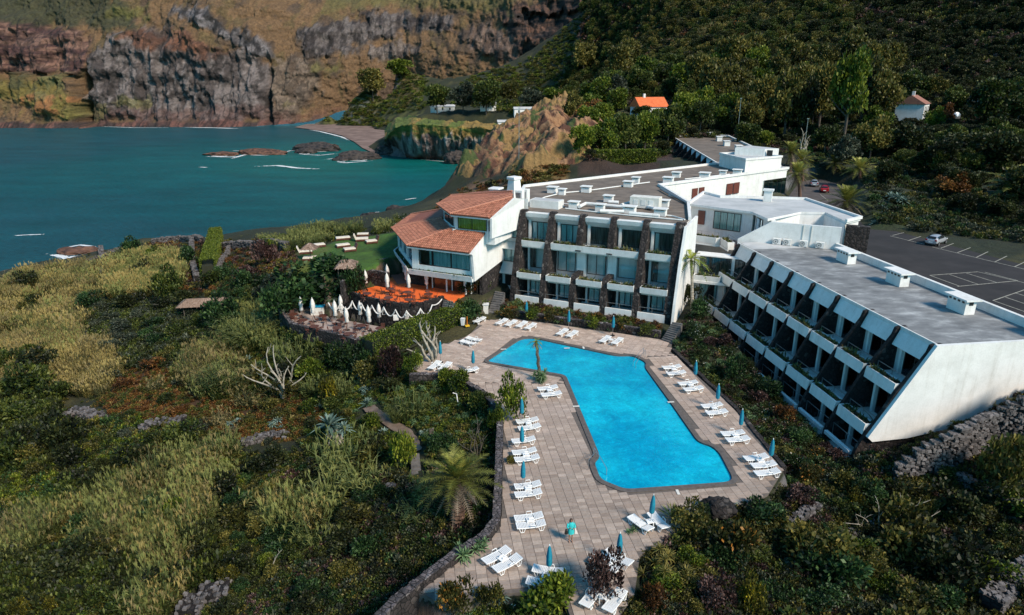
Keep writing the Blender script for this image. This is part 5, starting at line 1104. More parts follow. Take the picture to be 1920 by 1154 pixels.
MAT['loose'] = attr_mat('loose_stone', 0.95, 6, 0.5, 0.3)
for pts, w_, h_, lab in [
    ([(262, 812), (300, 800), (345, 798)], 1.4, .8, 'pale heap of a dry stone wall below the red succulents'), ([(455, 835), (500, 822), (540, 820)], .9, .5, 'broken dry stone wall left of the blue agave'),
    ([(110, 790), (150, 775), (190, 790)], 1.2, .7, 'short grey stone wall at the edge of the dark thicket on the left'), ([(352, 1160), (372, 1128), (430, 1115)], 1.5, .8, 'heap of grey stones at the bottom of the garden'),
    ([(600, 1010), (640, 975), (690, 945), (740, 915)], .6, .4, 'dry stone wall running diagonally towards the palm'), ([(90, 640), (150, 640), (180, 655)], .9, .8, 'stone wall at the lower edge of the golden reeds'),
    ([(215, 560), (195, 520), (190, 470)], .8, 1.2, 'dark stone wall between the golden reeds and the pale reeds'), ([(370, 530), (362, 500), (360, 455)], .8, 1.3, 'dark stone wall between the pale reeds and the tall clipped bush'),
    ([(285, 458), (340, 452), (380, 455)], .8, 1.2, 'grey boundary wall on the sea side left of the tall clipped bush'), ([(420, 468), (480, 466), (540, 470)], .8, 1.5, 'dark boundary wall on the sea side right of the tall clipped bush'),
    ([(100, 512), (150, 500), (190, 485), (225, 470)], .7, .9, 'boundary wall of dark stones along the sea edge of the golden reeds'), ([(345, 640), (385, 620), (400, 600)], .7, .7, 'pale stones beside the grey green thicket'), ([(405, 520), (425, 485), (430, 470)], .6, 1.0, 'sloping stone wall right of the tall clipped bush'),
    ([(1640, 990), (1560, 1020), (1500, 1050)], .5, .5, 'low pale stone row in the shrubs right of the deck'), ([(1745, 885), (1790, 905), (1850, 935), (1925, 965)], .6, .9, 'pale topped stone wall running down to the right edge'),
    ([(1850, 1154), (1890, 1110), (1940, 1080)], 1.3, 1.2, 'grey stone heap in the bottom right corner'), ([(1440, 1010), (1490, 985), (1530, 960)], .6, .6, 'pale stones among shrubs right of the last loungers')]:
    drystone_wall(pts, w_, h_, lab)
drystone_wall([(1672, 905), (1720, 895), (1780, 880), (1850, 850), (1930, 815), (2010, 780)], .5, 2.4, 'tall grey stone wall below the white end wall of the wing', [(1672, 875), (1715, 838), (1780, 806), (1850, 770), (1930, 728), (2010, 690)])
r0 = at(1345, 955, .2); rock_obj('boulder', (r0[0], r0[1], .3), 1.2, .9, .8, MAT['basalt_dark'], 4.4, 'big dark boulder at the deck edge below the pool', 'boulder')

# ------------------------------------------------------------------ parking
pk = MB().poly_xy(PARK, 4.6, 5.0).build('parking', simple('asphalt', (0.016, 0.014, 0.015), (0.032, 0.028, 0.029), 0.3, 0.95, 0.2)); tag(pk, kind='structure')
rd = MB().poly_xy(ROAD, 4.6, 4.996).build('road', MAT.get('asphalt') or simple('old_asphalt', (0.06, 0.05, 0.048), (0.10, 0.085, 0.08), 0.6, 0.9)); tag(rd, kind='structure')
lm = MB(); lw = .13
C9 = lambda x, y: (1600 + x / 6, 420 + y / 6)
def pline(a, b_, w_=lw):
    p, q = at(*C9(*a), 5)[:2], at(*C9(*b_), 5)[:2]; d = q - p; L = np.linalg.norm(d); fr = Fr(p, d, (-d[1], d[0])); lm.fbox(fr, 0, L, -w_ / 2, w_ / 2, 5.0, 5.006 + rnd.random() * .003)
for a, b_ in [((415, 137), (805, 232)), ((890, 262), (1930, 512)), ((615, 190), (765, 140)), ((985, 275), (1128, 220)), ((1170, 325), (1318, 268)), ((1380, 380), (1515, 314)), ((1590, 430), (1728, 363)), ((1810, 485), (1960, 415)), ((440, 132), (570, 98)),
              ((860, 580), (1400, 540)), ((1170, 705), (1850, 640)), ((860, 580), (1190, 700)), ((1080, 570), (1400, 680)), ((1270, 555), (1610, 660)), ((1400, 540), (1930, 665)), ((1480, 545), (1850, 640)), ((1570, 865), (1990, 720)), ((1590, 870), (1960, 1000)), ((1710, 825), (1960, 910)), ((1830, 780), (1990, 830))]: pline(a, b_)
for a, b_ in [((1600 - 1600 - 60, 0), (0, 0))]: pass
for a, b_ in (((1538, 365), (1552, 376)), ((1548, 362), (1575, 366))): 
    p, q = at(*a, 5)[:2], at(*b_, 5)[:2]; d = q - p; L = np.linalg.norm(d); lm.fbox(Fr(p, d, (-d[1], d[0])), 0, L, -.07, .07, 5.0, 5.01)
o = lm.build('parking_lines', simple('road_paint', (0.22, 0.21, 0.17), (0.40, 0.38, 0.32), 3)); tag(o, kind='structure')
def car(px, py, z, heading, paint, label, w=1.72, L=4.0, hgt=1.48):
    r_ = emp('parked_car'); tag(r_, label, 'car', 'cars parked by the hotel'); p = at(px, py, z); r_.location = (p[0], p[1], z); r_.rotation_euler = (0, 0, heading)
    st = [(-2.0, .74, .42, .80, .60, .84), (-1.93, .80, .26, .92, .66, 1.05), (-1.55, .85, .22, .97, .60, 1.36), (-.9, .86, .22, .98, .60, 1.47), (0, .86, .22, .96, .60, 1.48), (.45, .86, .22, .94, .60, 1.40), (1.15, .85, .22, .90, .66, .96), (1.75, .80, .24, .78, .60, .80), (2.0, .66, .36, .62, .50, .64)]
    m = MB(); n = len(st); vs = []
    for x, hw, zb, zs, rw_, zr in st:
        for q in ((-hw * .92, zb), (-hw, (zb + zs) / 2), (-hw * .97, zs), (-rw_, zr), (rw_, zr), (hw * .97, zs), (hw, (zb + zs) / 2), (hw * .92, zb)): vs.append((x * L / 4, q[0] * w / 1.72, q[1]))
    fs = [(i * 8 + j, i * 8 + (j + 1) % 8, (i + 1) * 8 + (j + 1) % 8, (i + 1) * 8 + j) for i in range(n - 1) for j in range(8)] + [tuple(range(8))[::-1], tuple(range((n - 1) * 8, n * 8))]
    m.add(vs, fs); b = m.build('body', paint, r_, True); s_ = b.modifiers.new('s', 'SUBSURF'); s_.levels = 1; s_.render_levels = 2; b.data.polygons.foreach_set('use_smooth', [True] * len(b.data.polygons))
    def V(i, j, off): x, y, zz = vs[i * 8 + j]; sg = 1 if y > 0 else -1; return (x, y + sg * off, zz)
    g = MB()
    for sd in ((2, 3), (5, 4)):
        for i0, i1 in ((2, 3), (3, 4), (4, 5)):
            a, b1, c, d = [np.array(V(i, j, .0)) for i, j in ((i0, sd[0]), (i1, sd[0]), (i1, sd[1]), (i0, sd[1]))]; ce = (a + b1 + c + d) / 4; sg = 1 if a[1] > 0 else -1
            g.add([ce + (q - ce) * .82 + np.array([0, sg * .02, 0.01]) for q in (a, b1, c, d)], [(0, 1, 2, 3)])
    for i0, i1, up in ((5, 6, .025), (1, 2, .02)):
        a, b1, c, d = [np.array(vs[i * 8 + j]) for i, j in ((i0, 3), (i0, 4), (i1, 4), (i1, 3))]; ce = (a + b1 + c + d) / 4; g.add([ce + (q - ce) * .84 + np.array([.02 if i0 == 5 else -.03, 0, up]) for q in (a, b1, c, d)], [(0, 1, 2, 3)])
    g.build('window', MAT['car_glass'], r_)
    for x in (-1.28, 1.28):
        for y in (-.80, .80):
            wh = MB(); k = 18; t_ = emp('wheel', (x, y, .31), 0, r_)
            vs2 = [(.31 * math.cos(2 * math.pi * i / k), s2 * .1, .31 * math.sin(2 * math.pi * i / k)) for s2 in (-1, 1) for i in range(k)]
            wh.add(vs2, [(i, (i + 1) % k, k + (i + 1) % k, k + i) for i in range(k)] + [tuple(range(k)), tuple(range(k, 2 * k))[::-1]]); wh.build('tyre', MAT['tyre'], t_)
            vs3 = [(.2 * math.cos(2 * math.pi * i / k), s2 * .107, .2 * math.sin(2 * math.pi * i / k)) for s2 in (-1, 1) for i in range(k)]; MB().add(vs3, [(i, (i + 1) % k, k + (i + 1) % k, k + i) for i in range(k)] + [tuple(range(k)), tuple(range(k, 2 * k))[::-1]]).build('rim', MAT['metal'], t_)
    for y in (-.62, .62): MB().box(-2.02, -1.86, y - .13, y + .13, .78, .98).build('tail_light', MAT['redlamp'], r_); MB().box(1.84, 1.98, y - .15, y + .15, .6, .72).build('headlight', MAT['plastic'], r_)
    MB().box(-2.06, -1.98, -.26, .26, .5, .62).build('number_plate', MAT['plastic'], r_); return r_
MAT['car_glass'] = simple('car_glass', (0.015, 0.018, 0.02), rough=0.08); MAT['tyre'] = simple('tyre_rubber', (0.02, 0.02, 0.02)); MAT['redlamp'] = simple('red_lamp', (0.4, 0.02, 0.02), rough=0.2)
pnt = lambda n, c: (lambda m: (setattr(m.node_tree.nodes['Principled BSDF'].inputs['Coat Weight'], 'default_value', .6), m)[1])(simple(n, c, rough=0.35, metal=0.3))
_a, _b = at(*C9(985, 275), 5), at(*C9(1128, 220), 5); hd = math.atan2(_b[1] - _a[1], _b[0] - _a[0])
car(1754, 458, 5, hd, pnt('silver_paint', (0.45, 0.47, 0.5)), 'silver hatchback parked alone in the car park')
car(1545, 360, 5, hd + .5, pnt('red_paint_car', (0.42, 0.012, 0.02)), 'dark red car partly hidden by the palm beside the white rear wall')
car(1526, 349, 5, hd + .5, pnt('grey_paint_car', (0.35, 0.38, 0.42)), 'light grey car parked behind the red one')

# ------------------------------------------------------------------ loungers, side tables, parasols
def lounger_proto():
    r_ = emp('sun_lounger')
    f = MB()
    for y in (-.31, .31):
        f.tube([(-.95, y, .34), (-.6, y, .30), (.2, y, .30), (.35, y, .31), (.9, y, .42)], .035, 6)
        for x0 in (-.62, .62): f.tube([(x0 - .2, y, .29), (x0 - .1, y * 1.02, .02), (x0 + .1, y * 1.02, .02), (x0 + .2, y, .29)], .03, 6); f.tube([(x0, y, .28), (x0, y * 1.02, .03)], .022, 5)
    for x, z in ((-.95, .34), (.9, .42)): f.tube([(x, -.31, z), (x, .31, z)], .035, 6)
    f.build('frame', MAT['plastic'], r_)
    s_ = MB()
    for k in range(13): x = -.9 + k * .094; s_.box(x - .036, x + .036, -.29, .29, .30 + max(0, -.55 - x) * .1, .325 + max(0, -.55 - x) * .1)
    s_.build('seat', MAT['plastic'], r_)
    b = MB()
    for k in range(6): x = .36 + k * .094; z = .325 + (x - .33) * .22; b.hexa([(x - .036, -.29, z - .022), (x + .036, -.29, z - .006), (x + .036, .29, z - .006), (x - .036, .29, z - .022), (x - .036, -.29, z), (x + .036, -.29, z + .016), (x + .036, .29, z + .016), (x - .036, .29, z)])
    b.build('backrest', MAT['plastic'], r_)
    for y in (-.34, .34): MB().tube([(-.12, y, .31), (-.08, y * 1.05, .5), (.22, y * 1.05, .5), (.27, y, .31)], .028, 6).build('armrest', MAT['plastic'], r_)
    return r_
LP = lounger_proto(); used_l = [False]
def lounger(p, q, label, flip=False):
    a, b_ = at(*p, .3)[:2], at(*q, .3)[:2]; c = (a + b_) / 2; o = LP if not used_l[0] else copy_tree(LP); used_l[0] = True
    o.location = (c[0], c[1], .0); o.rotation_euler = (0, 0, math.atan2(b_[1] - a[1], b_[0] - a[0]) + (math.pi if flip else 0)); tag(o, label, 'sun lounger', 'white plastic sun loungers round the pool'); return c
def table_proto():
    r_ = emp('side_table'); o = MB().box(-.24, .24, -.24, .24, .38, .41).build('table_top', MAT['plastic'], r_); bev(o, .015)
    for x in (-.18, .18):
        for y in (-.18, .18): MB().box(x - .03, x + .03, y - .03, y + .03, 0, .379).build('leg', MAT['plastic'], r_)
    return r_
TP = table_proto(); used_t = [False]
def side_table(c, rz, label):
    o = TP if not used_t[0] else copy_tree(TP); used_t[0] = True; o.location = (c[0], c[1], 0); o.rotation_euler = (0, 0, rz); tag(o, label, 'side table', 'small white tables between the loungers')
E8 = lambda x, y: (780 + x / 2.743, 560 + y / 2.743); EL = lambda x, y: (800 + x / 3.84, 880 + y / 3.84)
pairs = [
 (E8, ((412, 133), (470, 106)), ((460, 141), (518, 113)), 'the leftmost pair in the top row'),
 (E8, ((515, 149), (572, 117)), ((560, 159), (618, 127)), 'the pair under the top row parasol nearest the steps'),
 (E8, ((725, 188), (780, 157)), ((775, 198), (830, 167)), 'the middle pair of the top row'),
 (E8, ((945, 228), (1000, 192)), ((1008, 237), (1062, 202)), 'the right pair of the top row'),
 (E8, ((228, 215), (308, 238)), ((258, 199), (340, 220)), 'the pair by the small round planter left of the pool'),
 (E8, ((72, 362), (120, 325)), ((120, 371), (180, 328)), 'the pair above the stone wall, far left'),
 (E8, ((625, 466), (730, 455)), ((645, 497), (748, 487)), 'the pair by the inner pool corner'),
 (E8, ((1265, 357), (1365, 349)), ((1288, 388), (1388, 379)), 'the uppermost pair right of the pool'),
 (E8, ((1347, 440), (1450, 430)), ((1375, 470), (1478, 459)), 'the second pair from the top, right of pool'),
 (E8, ((1465, 555), (1578, 545)), ((1488, 590), (1605, 580)), 'the third pair from the top, right of pool'),
 (E8, ((1568, 697), (1690, 689)), ((1592, 730), (1718, 719)), 'the fourth pair from the top, right of pool'),
 (E8, ((1685, 825), (1812, 811)), ((1723, 862), (1852, 849)), 'the threesome at the lower right of the pool'),
 (E8, ((515, 635), (630, 622)), ((525, 671), (642, 655)), 'the pair below the round dark bush left of the pool'),
 (E8, ((495, 795), (620, 780)), ((508, 831), (634, 816)), 'the pair left of the lower pool steps'),
 (E8, ((505, 970), (645, 953)), ((508, 1012), (648, 995)), 'the pair right of the big palm'),
 (EL, ((637, 358), (835, 335)), ((645, 412), (858, 390)), 'the pair left of the standing woman'),
 (EL, ((408, 672), (600, 573)), ((480, 732), (682, 628)), 'the slanting pair by the green rosette shrub'),
 (EL, ((765, 712), (995, 752)), ((724, 800), (952, 842)), 'the pair at the bottom under a blue parasol'),
 (EL, ((1195, 640), (1378, 738)), ((1290, 592), (1472, 690)), 'the slanting pair at the bottom right of the deck'),
 (EL, ((1478, 345), (1608, 440)), ((1625, 325), (1715, 425)), 'the pair by the yucca bush below the pool'),
 (EL, ((1150, 960), (1230, 860)), ((1320, 990), (1390, 900)), 'the pair behind the reddish bush at the bottom')]
for Fn, a, b_, lab in pairs:
    c1 = lounger(Fn(*a[0]), Fn(*a[1]), 'white lounger, rear of ' + lab); c2 = lounger(Fn(*b_[0]), Fn(*b_[1]), 'white lounger, front of ' + lab)
    if Fn(*a[0])[1] > 640: side_table((c1 + c2) / 2, math.atan2(*(c1 - c2)[::-1]), 'small white table of ' + lab)
lounger(E8(298, 123), E8(355, 97), 'single white sun lounger by the hedge at the top left corner of the deck')
lounger(E8(1740, 902), E8(1872, 888), 'lowest white sun lounger of the threesome at the lower right of the pool')
lounger(E8(492, 736), E8(615, 722), 'single white sun lounger behind the second blue parasol on the left side')
lounger(E8(240, 376), E8(310, 362), 'white sun lounger half hidden behind the bush left of the pool')
def parasol_proto(name, hgt, r, z0, cloth, bulge=True):
    r_ = emp(name); MB().lathe([(.022, 0), (.022, hgt + .05)], 8).build('pole', MAT['metal'], r_)
    o = MB().lathe([(.26, 0), (.26, .06), (.06, .09), (.05, .3)], 14).build('base', MAT['frame'], r_)
    k = 14; prof_ = [(r * .55, z0), (r * .9, z0 + .08), (r * .62, z0 + (hgt - z0) * .28), (r * .98, z0 + (hgt - z0) * .45), (r * .9, z0 + (hgt - z0) * .65), (r * .55, z0 + (hgt - z0) * .88), (.03, hgt)] if bulge else [(r * .7, z0), (r, z0 + .12), (r * .95, z0 + (hgt - z0) * .5), (r * .6, z0 + (hgt - z0) * .85), (.03, hgt)]
    vs = [(rr * (1 + (.22 if i % 2 else -.2)) * math.cos(2 * math.pi * i / k), rr * (1 + (.22 if i % 2 else -.2)) * math.sin(2 * math.pi * i / k), z) for rr, z in prof_ for i in range(k)]
    n = len(prof_); MB().add(vs, [(j * k + i, j * k + (i + 1) % k, (j + 1) * k + (i + 1) % k, (j + 1) * k + i) for j in range(n - 1) for i in range(k)]).build('canopy', MAT[cloth], r_, True)
    MB().lathe([(r * .72, -.02), (r * .76, 0), (r * .72, .03)], 12, (0, 0, z0 + (hgt - z0) * .28)).build('tie_band', MAT[cloth], r_)
    MB().lathe([(.035, 0), (.03, .09), (.01, .11)], 8, (0, 0, hgt)).build('finial', MAT['plastic'], r_); return r_
BP = parasol_proto('closed_parasol', 2.35, .15, 1.0, 'blue_cloth', False); ub = [False]
for (px, py), lab in [(E8(568, 112), 'behind the lounger pair nearest the steps'), (E8(785, 162), 'behind the middle pair of the top row'), (E8(1011, 192), 'behind the right pair of the top row'), (E8(127, 330), 'behind the loungers at the far left of the deck'), (E8(294, 380), 'standing behind the bush left of the pool'),
        (E8(1433, 440), 'at the second lounger pair right of the pool'), (E8(1546, 568), 'at the third lounger pair right of the pool'), (E8(1663, 706), 'at the fourth lounger pair right of the pool'), (E8(1815, 868), 'at the threesome of loungers lower right'),
        (E8(545, 645), 'at the lounger pair below the round dark bush'), (E8(545, 795), 'at the lounger pair left of the lower pool steps'), (E8(549, 985), 'at the lounger pair right of the big palm'), (EL(878, 800), 'at the bottom lounger pair in front of the bushes'), (EL(1380, 700), 'at the slanting lounger pair bottom right'), (EL(1608, 410), 'at the lounger pair by the yucca bush')]:
    o = BP if not ub[0] else copy_tree(BP); ub[0] = True; p = at(px, py, 0); o.location = (p[0], p[1], 0); o.rotation_euler = (rnd.uniform(-.02, .02), rnd.uniform(-.02, .03), rnd.uniform(0, 6)); tag(o, 'closed blue parasol ' + lab, 'parasol', 'closed blue parasols on the pool deck')
WP = parasol_proto('closed_parasol', 2.95, .26, 1.05, 'white_cloth'); uw_ = [False]
G6 = lambda x, y: (500 + x / 6.073, 500 + y / 6.073); G7 = lambda x, y: (480 + x / 3.846, 400 + y / 3.846)
def chair_proto():
    r_ = emp('terrace_chair'); MB().box(-.21, .21, -.2, .22, .42, .45).build('seat', MAT['dark_wood'], r_)
    b = MB()
    for k in range(4): b.hexa([(-.2, .2 + k * .02, .55 + k * .1), (.2, .2 + k * .02, .55 + k * .1), (.2, .225 + k * .02, .55 + k * .1), (-.2, .225 + k * .02, .55 + k * .1), (-.2, .21 + k * .02, .61 + k * .1), (.2, .21 + k * .02, .61 + k * .1), (.2, .235 + k * .02, .61 + k * .1), (-.2, .235 + k * .02, .61 + k * .1)])
    for x in (-.21, .21): b.tube([(x, .18, .42), (x, .29, .95)], .018, 4)
    b.build('backrest', MAT['dark_wood'], r_)
    for x in (-.2, .2): MB().tube([(x, -.2, 0), (x, .18, .45)], .018, 4).tube([(x, .24, 0), (x, -.16, .43)], .018, 4).build('leg', MAT['dark_wood'], r_)
    return r_
def ttable_proto():
    r_ = emp('round_table'); o = MB().lathe([(.52, .70), (.55, .71), (.55, .74), (.52, .745)], 18).build('table_top', MAT['dark_wood'], r_)
    for a in (0, 1.57): ca, sa = math.cos(a), math.sin(a); MB().tube([(-.38 * ca, -.38 * sa, 0), (.34 * ca, .34 * sa, .70)], .025, 4).tube([(.38 * ca, .38 * sa, 0), (-.34 * ca, -.34 * sa, .70)], .025, 4).build('leg', MAT['dark_wood'], r_)
    return r_
CPr, TPr = chair_proto(), ttable_proto(); uc = [False]; ut = [False]
TBL = [(G7(800, 578), 2, 3, 'under the left parasol on the orange terrace', True), (G7(955, 608), 2, 4, 'at the front of the orange terrace', True), (G7(965, 545), 2, 3, 'behind the tallest white parasol on the orange terrace', True), (G7(1103, 622), 2, 3, 'by the rope wall on the orange terrace', True), (G7(1090, 568), 2, 3, 'in the middle of the orange terrace', True), (G7(1243, 582), 2, 4, 'nearest the glass doors of the restaurant', True),
       (G7(268, 728), -.4, 4, 'at the far left end of the lower terrace', False), (G7(338, 770), -.4, 3, 'beside the wall at the left of the lower terrace', True), (G7(420, 815), -.4, 4, 'at the wall in the middle left of the lower terrace', True), (G7(485, 738), -.4, 4, 'in front of the blue topped counter', False),
       (G7(612, 770), -.4, 3, 'under the rope wall left part of the lower terrace', True), (G7(585, 825), -.4, 4, 'in the centre of the lower terrace', True), (G7(665, 868), -.4, 4, 'at the outer wall of the lower terrace', True), (G7(758, 808), -.4, 4, 'against the rope wall of the lower terrace', True), (G7(828, 880), -.4, 3, 'half behind the hedge on the lower terrace', True), (G7(895, 828), -.4, 3, 'at the right end of the lower terrace', True)]
for (px, py), z, nc, lab, _p in TBL:
    p = at(px, py, z + .74); o = TPr if not ut[0] else copy_tree(TPr); ut[0] = True; o.location = (p[0], p[1], z); o.rotation_euler = (0, 0, rnd.random() * 3); tag(o, 'round dark wooden table ' + lab, 'table', 'round tables on the dining terraces')
    a0 = rnd.random() * 6
    for k in range(nc):
        a = a0 + 2 * math.pi * k / nc + rnd.uniform(-.2, .2); c = CPr if not uc[0] else copy_tree(CPr); uc[0] = True; c.location = (p[0] + .82 * math.cos(a), p[1] + .82 * math.sin(a), z); c.rotation_euler = (0, 0, a - math.pi / 2)
        _cx = (p[0] * 1.0); _r = np.array([p[0], p[1]]) / np.hypot(p[0], p[1]); _v = np.array([math.cos(a), math.sin(a)]); _f = float(_v @ _r); _s = float(_v @ np.array([_r[1], -_r[0]])); _w = ('far' if _f > .5 else 'near' if _f < -.5 else '') ; _w2 = ('right' if _s > .35 else 'left' if _s < -.35 else ''); _wd = (_w + ' ' + _w2).strip() or 'near'
        tag(c, 'chair, ' + _wd + ' at table ' + lab, 'chair', 'folding chairs on the dining terraces')
for (px, py), z, lab in [(G7(797, 555), 2, 'at the left table of the orange terrace'), (G7(952, 588), 2, 'tallest in the middle of the orange terrace'), (G7(955, 520), 2, 'behind the tallest one'), (G7(1105, 590), 2, 'by the rope wall on the orange terrace'), (G7(1088, 530), 2, 'in the middle right of the orange terrace'), (G7(1232, 565), 2, 'nearest the restaurant doors'), (G7(1075, 480), 2, 'at the back by the lawn steps'),
        (G7(334, 755), -.4, 'leftmost on the lower terrace'), (G7(418, 785), -.4, 'low one right of the leftmost'), (G7(578, 800), -.4, 'in front of the rope wall on the left'), (G7(622, 750), -.4, 'against the rope wall at its left part'), (G7(664, 845), -.4, 'in the centre of the lower terrace'), (G7(757, 785), -.4, 'thin one against the rope wall'), (G7(822, 850), -.4, 'short one by the hedge'), (G7(893, 805), -.4, 'rightmost on the lower terrace')]:
    o = WP if not uw_[0] else copy_tree(WP); uw_[0] = True; p = at(px, py, z); o.location = (p[0], p[1], z); s_ = rnd.uniform(.88, 1.05); o.scale = (s_,) * 3; o.rotation_euler = (rnd.uniform(-.03, .03), rnd.uniform(-.03, .03), rnd.uniform(0, 6)); tag(o, 'closed white parasol ' + lab, 'parasol', 'closed white parasols on the dining terraces')
# bar counter with the blue top
p = at(596, 590, -.4); r_ = emp('bar_counter', (p[0], p[1], -.4), math.radians(4)); tag(r_, 'small whitewashed bar counter with blue top on the lower terrace', 'counter')
for k in range(8): MB().box(-.78 + k * .195, -.78 + k * .195 + .18, -.3, -.26, 0, 1.05).build('plank', MAT['cream'], r_)
MB().box(-.78, .78, -.255, .3, 0, 1.0).build('cabinet', MAT['cream'], r_); MB().box(-.9, .9, -.4, .4, 1.06, 1.16).build('counter_top', simple('blue_paint', (0.01, 0.26, 0.46), rough=.5), r_)
# rope garland on the wall
rk = [G7(*q) for q in [(520, 640), (608, 640), (693, 627), (760, 645), (835, 660), (920, 672), (1005, 690), (1085, 697), (1185, 682), (1270, 657), (1345, 607)]]
RP = [at(*q, 2.15) for q in rk]
cam_dir = lambda p: np.array([-p[0], -p[1], 0]) / np.linalg.norm(p[:2])
rope = MB(); pts = []
for i in range(len(RP) - 1):
    for t in np.linspace(0, 1, 9, endpoint=False): q = RP[i] * (1 - t) + RP[i + 1] * t; pts.append(q + cam_dir(q) * .28 + (0, 0, -4 * .95 * t * (1 - t) if i < 9 else -4 * .3 * t * (1 - t)))
pts.append(RP[-1] + (0, 0, .1)); rope.tube(pts, .075, 6); ro = rope.build('rope_garland', MAT['white_cloth'], None, True); tag(ro, 'thick white rope hung in loops along the dark terrace wall', 'rope')
for i in (1, 2, 3, 5, 6, 7, 8):
    q = RP[i] + cam_dir(RP[i]) * .34 + (0, 0, -.1); fr_ = Fr(q[:2], (-cam_dir(q)[1], cam_dir(q)[0]), -cam_dir(q)[:2]); m = MB()
    if i in (6,): m.fbox(fr_, -.3, .3, -.03, .03, q[2] - 1.2, q[2] - .5)
    elif i in (3,): m.fbox(fr_, -.22, .22, -.03, .03, q[2] - .5, q[2] - .25)
    else: m.tube([q, q + np.array([.22 * fr_.e[0], .22 * fr_.e[1], -.8]), q + np.array([-.22 * fr_.e[0], -.22 * fr_.e[1], -.8]), q], .03, 4)
    if i in (1, 7):
        for k in range(8): m.fbox(fr_, rnd.uniform(-.3, .1), rnd.uniform(.12, .3), -.02, .02, q[2] - 1.3 + k * .14, q[2] - 1.24 + k * .14)
    tag(m.build('wall_ornament', MAT['white_cloth']), ['', 'white net bundle hanging at the left end of the rope', 'white triangle hanging at the second rope peak', 'short white bar hanging under the third rope peak', '', 'narrow white triangle under the middle rope peak', 'white hanging board on the rope wall', 'white net bundle hanging near the right of the rope', 'small white triangle at the last full rope loop'][i], 'ornament')
# lawn furniture
def lawnp(px, py): return at(px, py, 4.2)
G8 = lambda x, y: (520 + x / 8, 420 + y / 8)
MAT['cushion'] = simple('cream_cushion', (0.62, 0.54, 0.44), (0.74, 0.66, 0.56), 3, .9)
def daybed(px, py, w_, d_, rz, back, lab):
    p = lawnp(px, py); r_ = emp('daybed', (p[0], p[1], 4.2), rz); tag(r_, lab, 'daybed', 'wooden daybeds with cream cushions on the lawn')
    m = MB().box(-w_ / 2, w_ / 2, -d_ / 2, d_ / 2, .1, .3)
    for x in (-1, 1):
        for y in (-1, 1): m.box(x * (w_ / 2 - .08) - .06, x * (w_ / 2 - .08) + .06, y * (d_ / 2 - .08) - .06, y * (d_ / 2 - .08) + .06, 0, .099)
    m.build('frame', MAT['dark_wood'], r_); bev(MB().box(-w_ / 2 + .05, w_ / 2 - .05, -d_ / 2 + .05, d_ / 2 - .05, .302, .48).build('cushion', MAT['cushion'], r_), .04)
    if back: o = MB().hexa([(-w_ / 2, -d_ / 2, .3), (-w_ / 2 + .12, -d_ / 2, .3), (-w_ / 2 + .12, d_ / 2, .3), (-w_ / 2, d_ / 2, .3), (-w_ / 2 - .3, -d_ / 2, 1.05), (-w_ / 2 - .16, -d_ / 2, 1.05), (-w_ / 2 - .16, d_ / 2, 1.05), (-w_ / 2 - .3, d_ / 2, 1.05)]).build('backrest', MAT['dark_wood'] if back == 2 else MAT['cushion'], r_)
daybed(*G8(500, 545), 2.0, 1.3, .1, 0, 'cream daybed nearest the big green tree on the lawn'); daybed(*G8(430, 445), 1.8, 1.2, .3, 1, 'cream seat with raised back at the left edge of the lawn'); daybed(*G8(635, 345), 1.6, 1.1, .5, 0, 'small cream lounger at the sea edge of the lawn')
daybed(*G8(985, 240), 2.2, 1.1, .4, 0, 'long cream lounger at the top edge of the lawn'); daybed(*G8(985, 350), 2.0, 1.1, .5, 0, 'cream lounger in the middle of the lawn'); daybed(*G8(1275, 255), 1.9, 1.3, .2, 1, 'cream seat with raised back at the upper part of the lawn')
daybed(*G8(1285, 185), 1.8, 1.0, .1, 0, 'cream lounger behind the raised seats at the lawn edge'); daybed(*G8(1410, 290), 1.7, 1.2, 3.6, 2, 'seat with brown wooden back turned towards the camera'); daybed(*G8(1085, 410), 1.7, 1.2, 3.6, 2, 'seat with brown wooden back beside the straw roof')
def thatch(name, px, py, z, w_, d_, h, rz, label, pole=True, hip=.4):
    p = at(px, py, z + h); r_ = emp(name, (p[0], p[1], z), rz); tag(r_, label, 'thatched shelter' if not pole else 'straw parasol'); m = MB()
    m.prism([(-w_ / 2, -d_ / 2, h - .5), (w_ / 2, -d_ / 2, h - .5), (w_ / 2, d_ / 2, h - .5), (-w_ / 2, d_ / 2, h - .5)], [(-w_ * hip / 2, -.1, h + .2), (w_ * hip / 2, -.1, h + .2), (w_ * hip / 2, .1, h + .2), (-w_ * hip / 2, .1, h + .2)])
    m.build('roof_core', MAT['straw'], r_); s_ = MB()
    for _ in range(900):
        t = rnd.random() ** .7; sd = rnd.randrange(4); u_ = rnd.uniform(-1, 1)
        ex, ey = w_ / 2 * (1 - t * (1 - hip)), d_ / 2 * (1 - t) + .1 * t
        c = np.array([u_ * ex, (-1 if sd == 0 else 1) * ey, 0]) if sd < 2 else np.array([(-1 if sd == 2 else 1) * ex, u_ * ey, 0]); c[2] = h - .5 + .7 * t + .04
        dr = np.array([c[0] * .3, c[1], 0]) if sd < 2 else np.array([c[0], c[1] * .3, 0]); dr /= np.linalg.norm(dr) + 1e-6; tip = c + dr * .34 + (rnd.uniform(-.06, .06), rnd.uniform(-.06, .06), -.16); wv = np.array([-dr[1], dr[0], 0]) * .035
        s_.add([c - wv, c + wv, tip], [(0, 1, 2)], 0, rnd.uniform(.1, 1))
    o = s_.build('thatch', MAT['straw_leaf'], r_); o['kind'] = 'stuff'
    for x in ([0] if pole else [-w_ * .38, w_ * .38]):
        for y in ([0] if pole else [-d_ * .35, d_ * .35]): MB().tube([(x, y, 0), (x, y, h - .3)], .07, 6).build('post', MAT['bark'], r_)
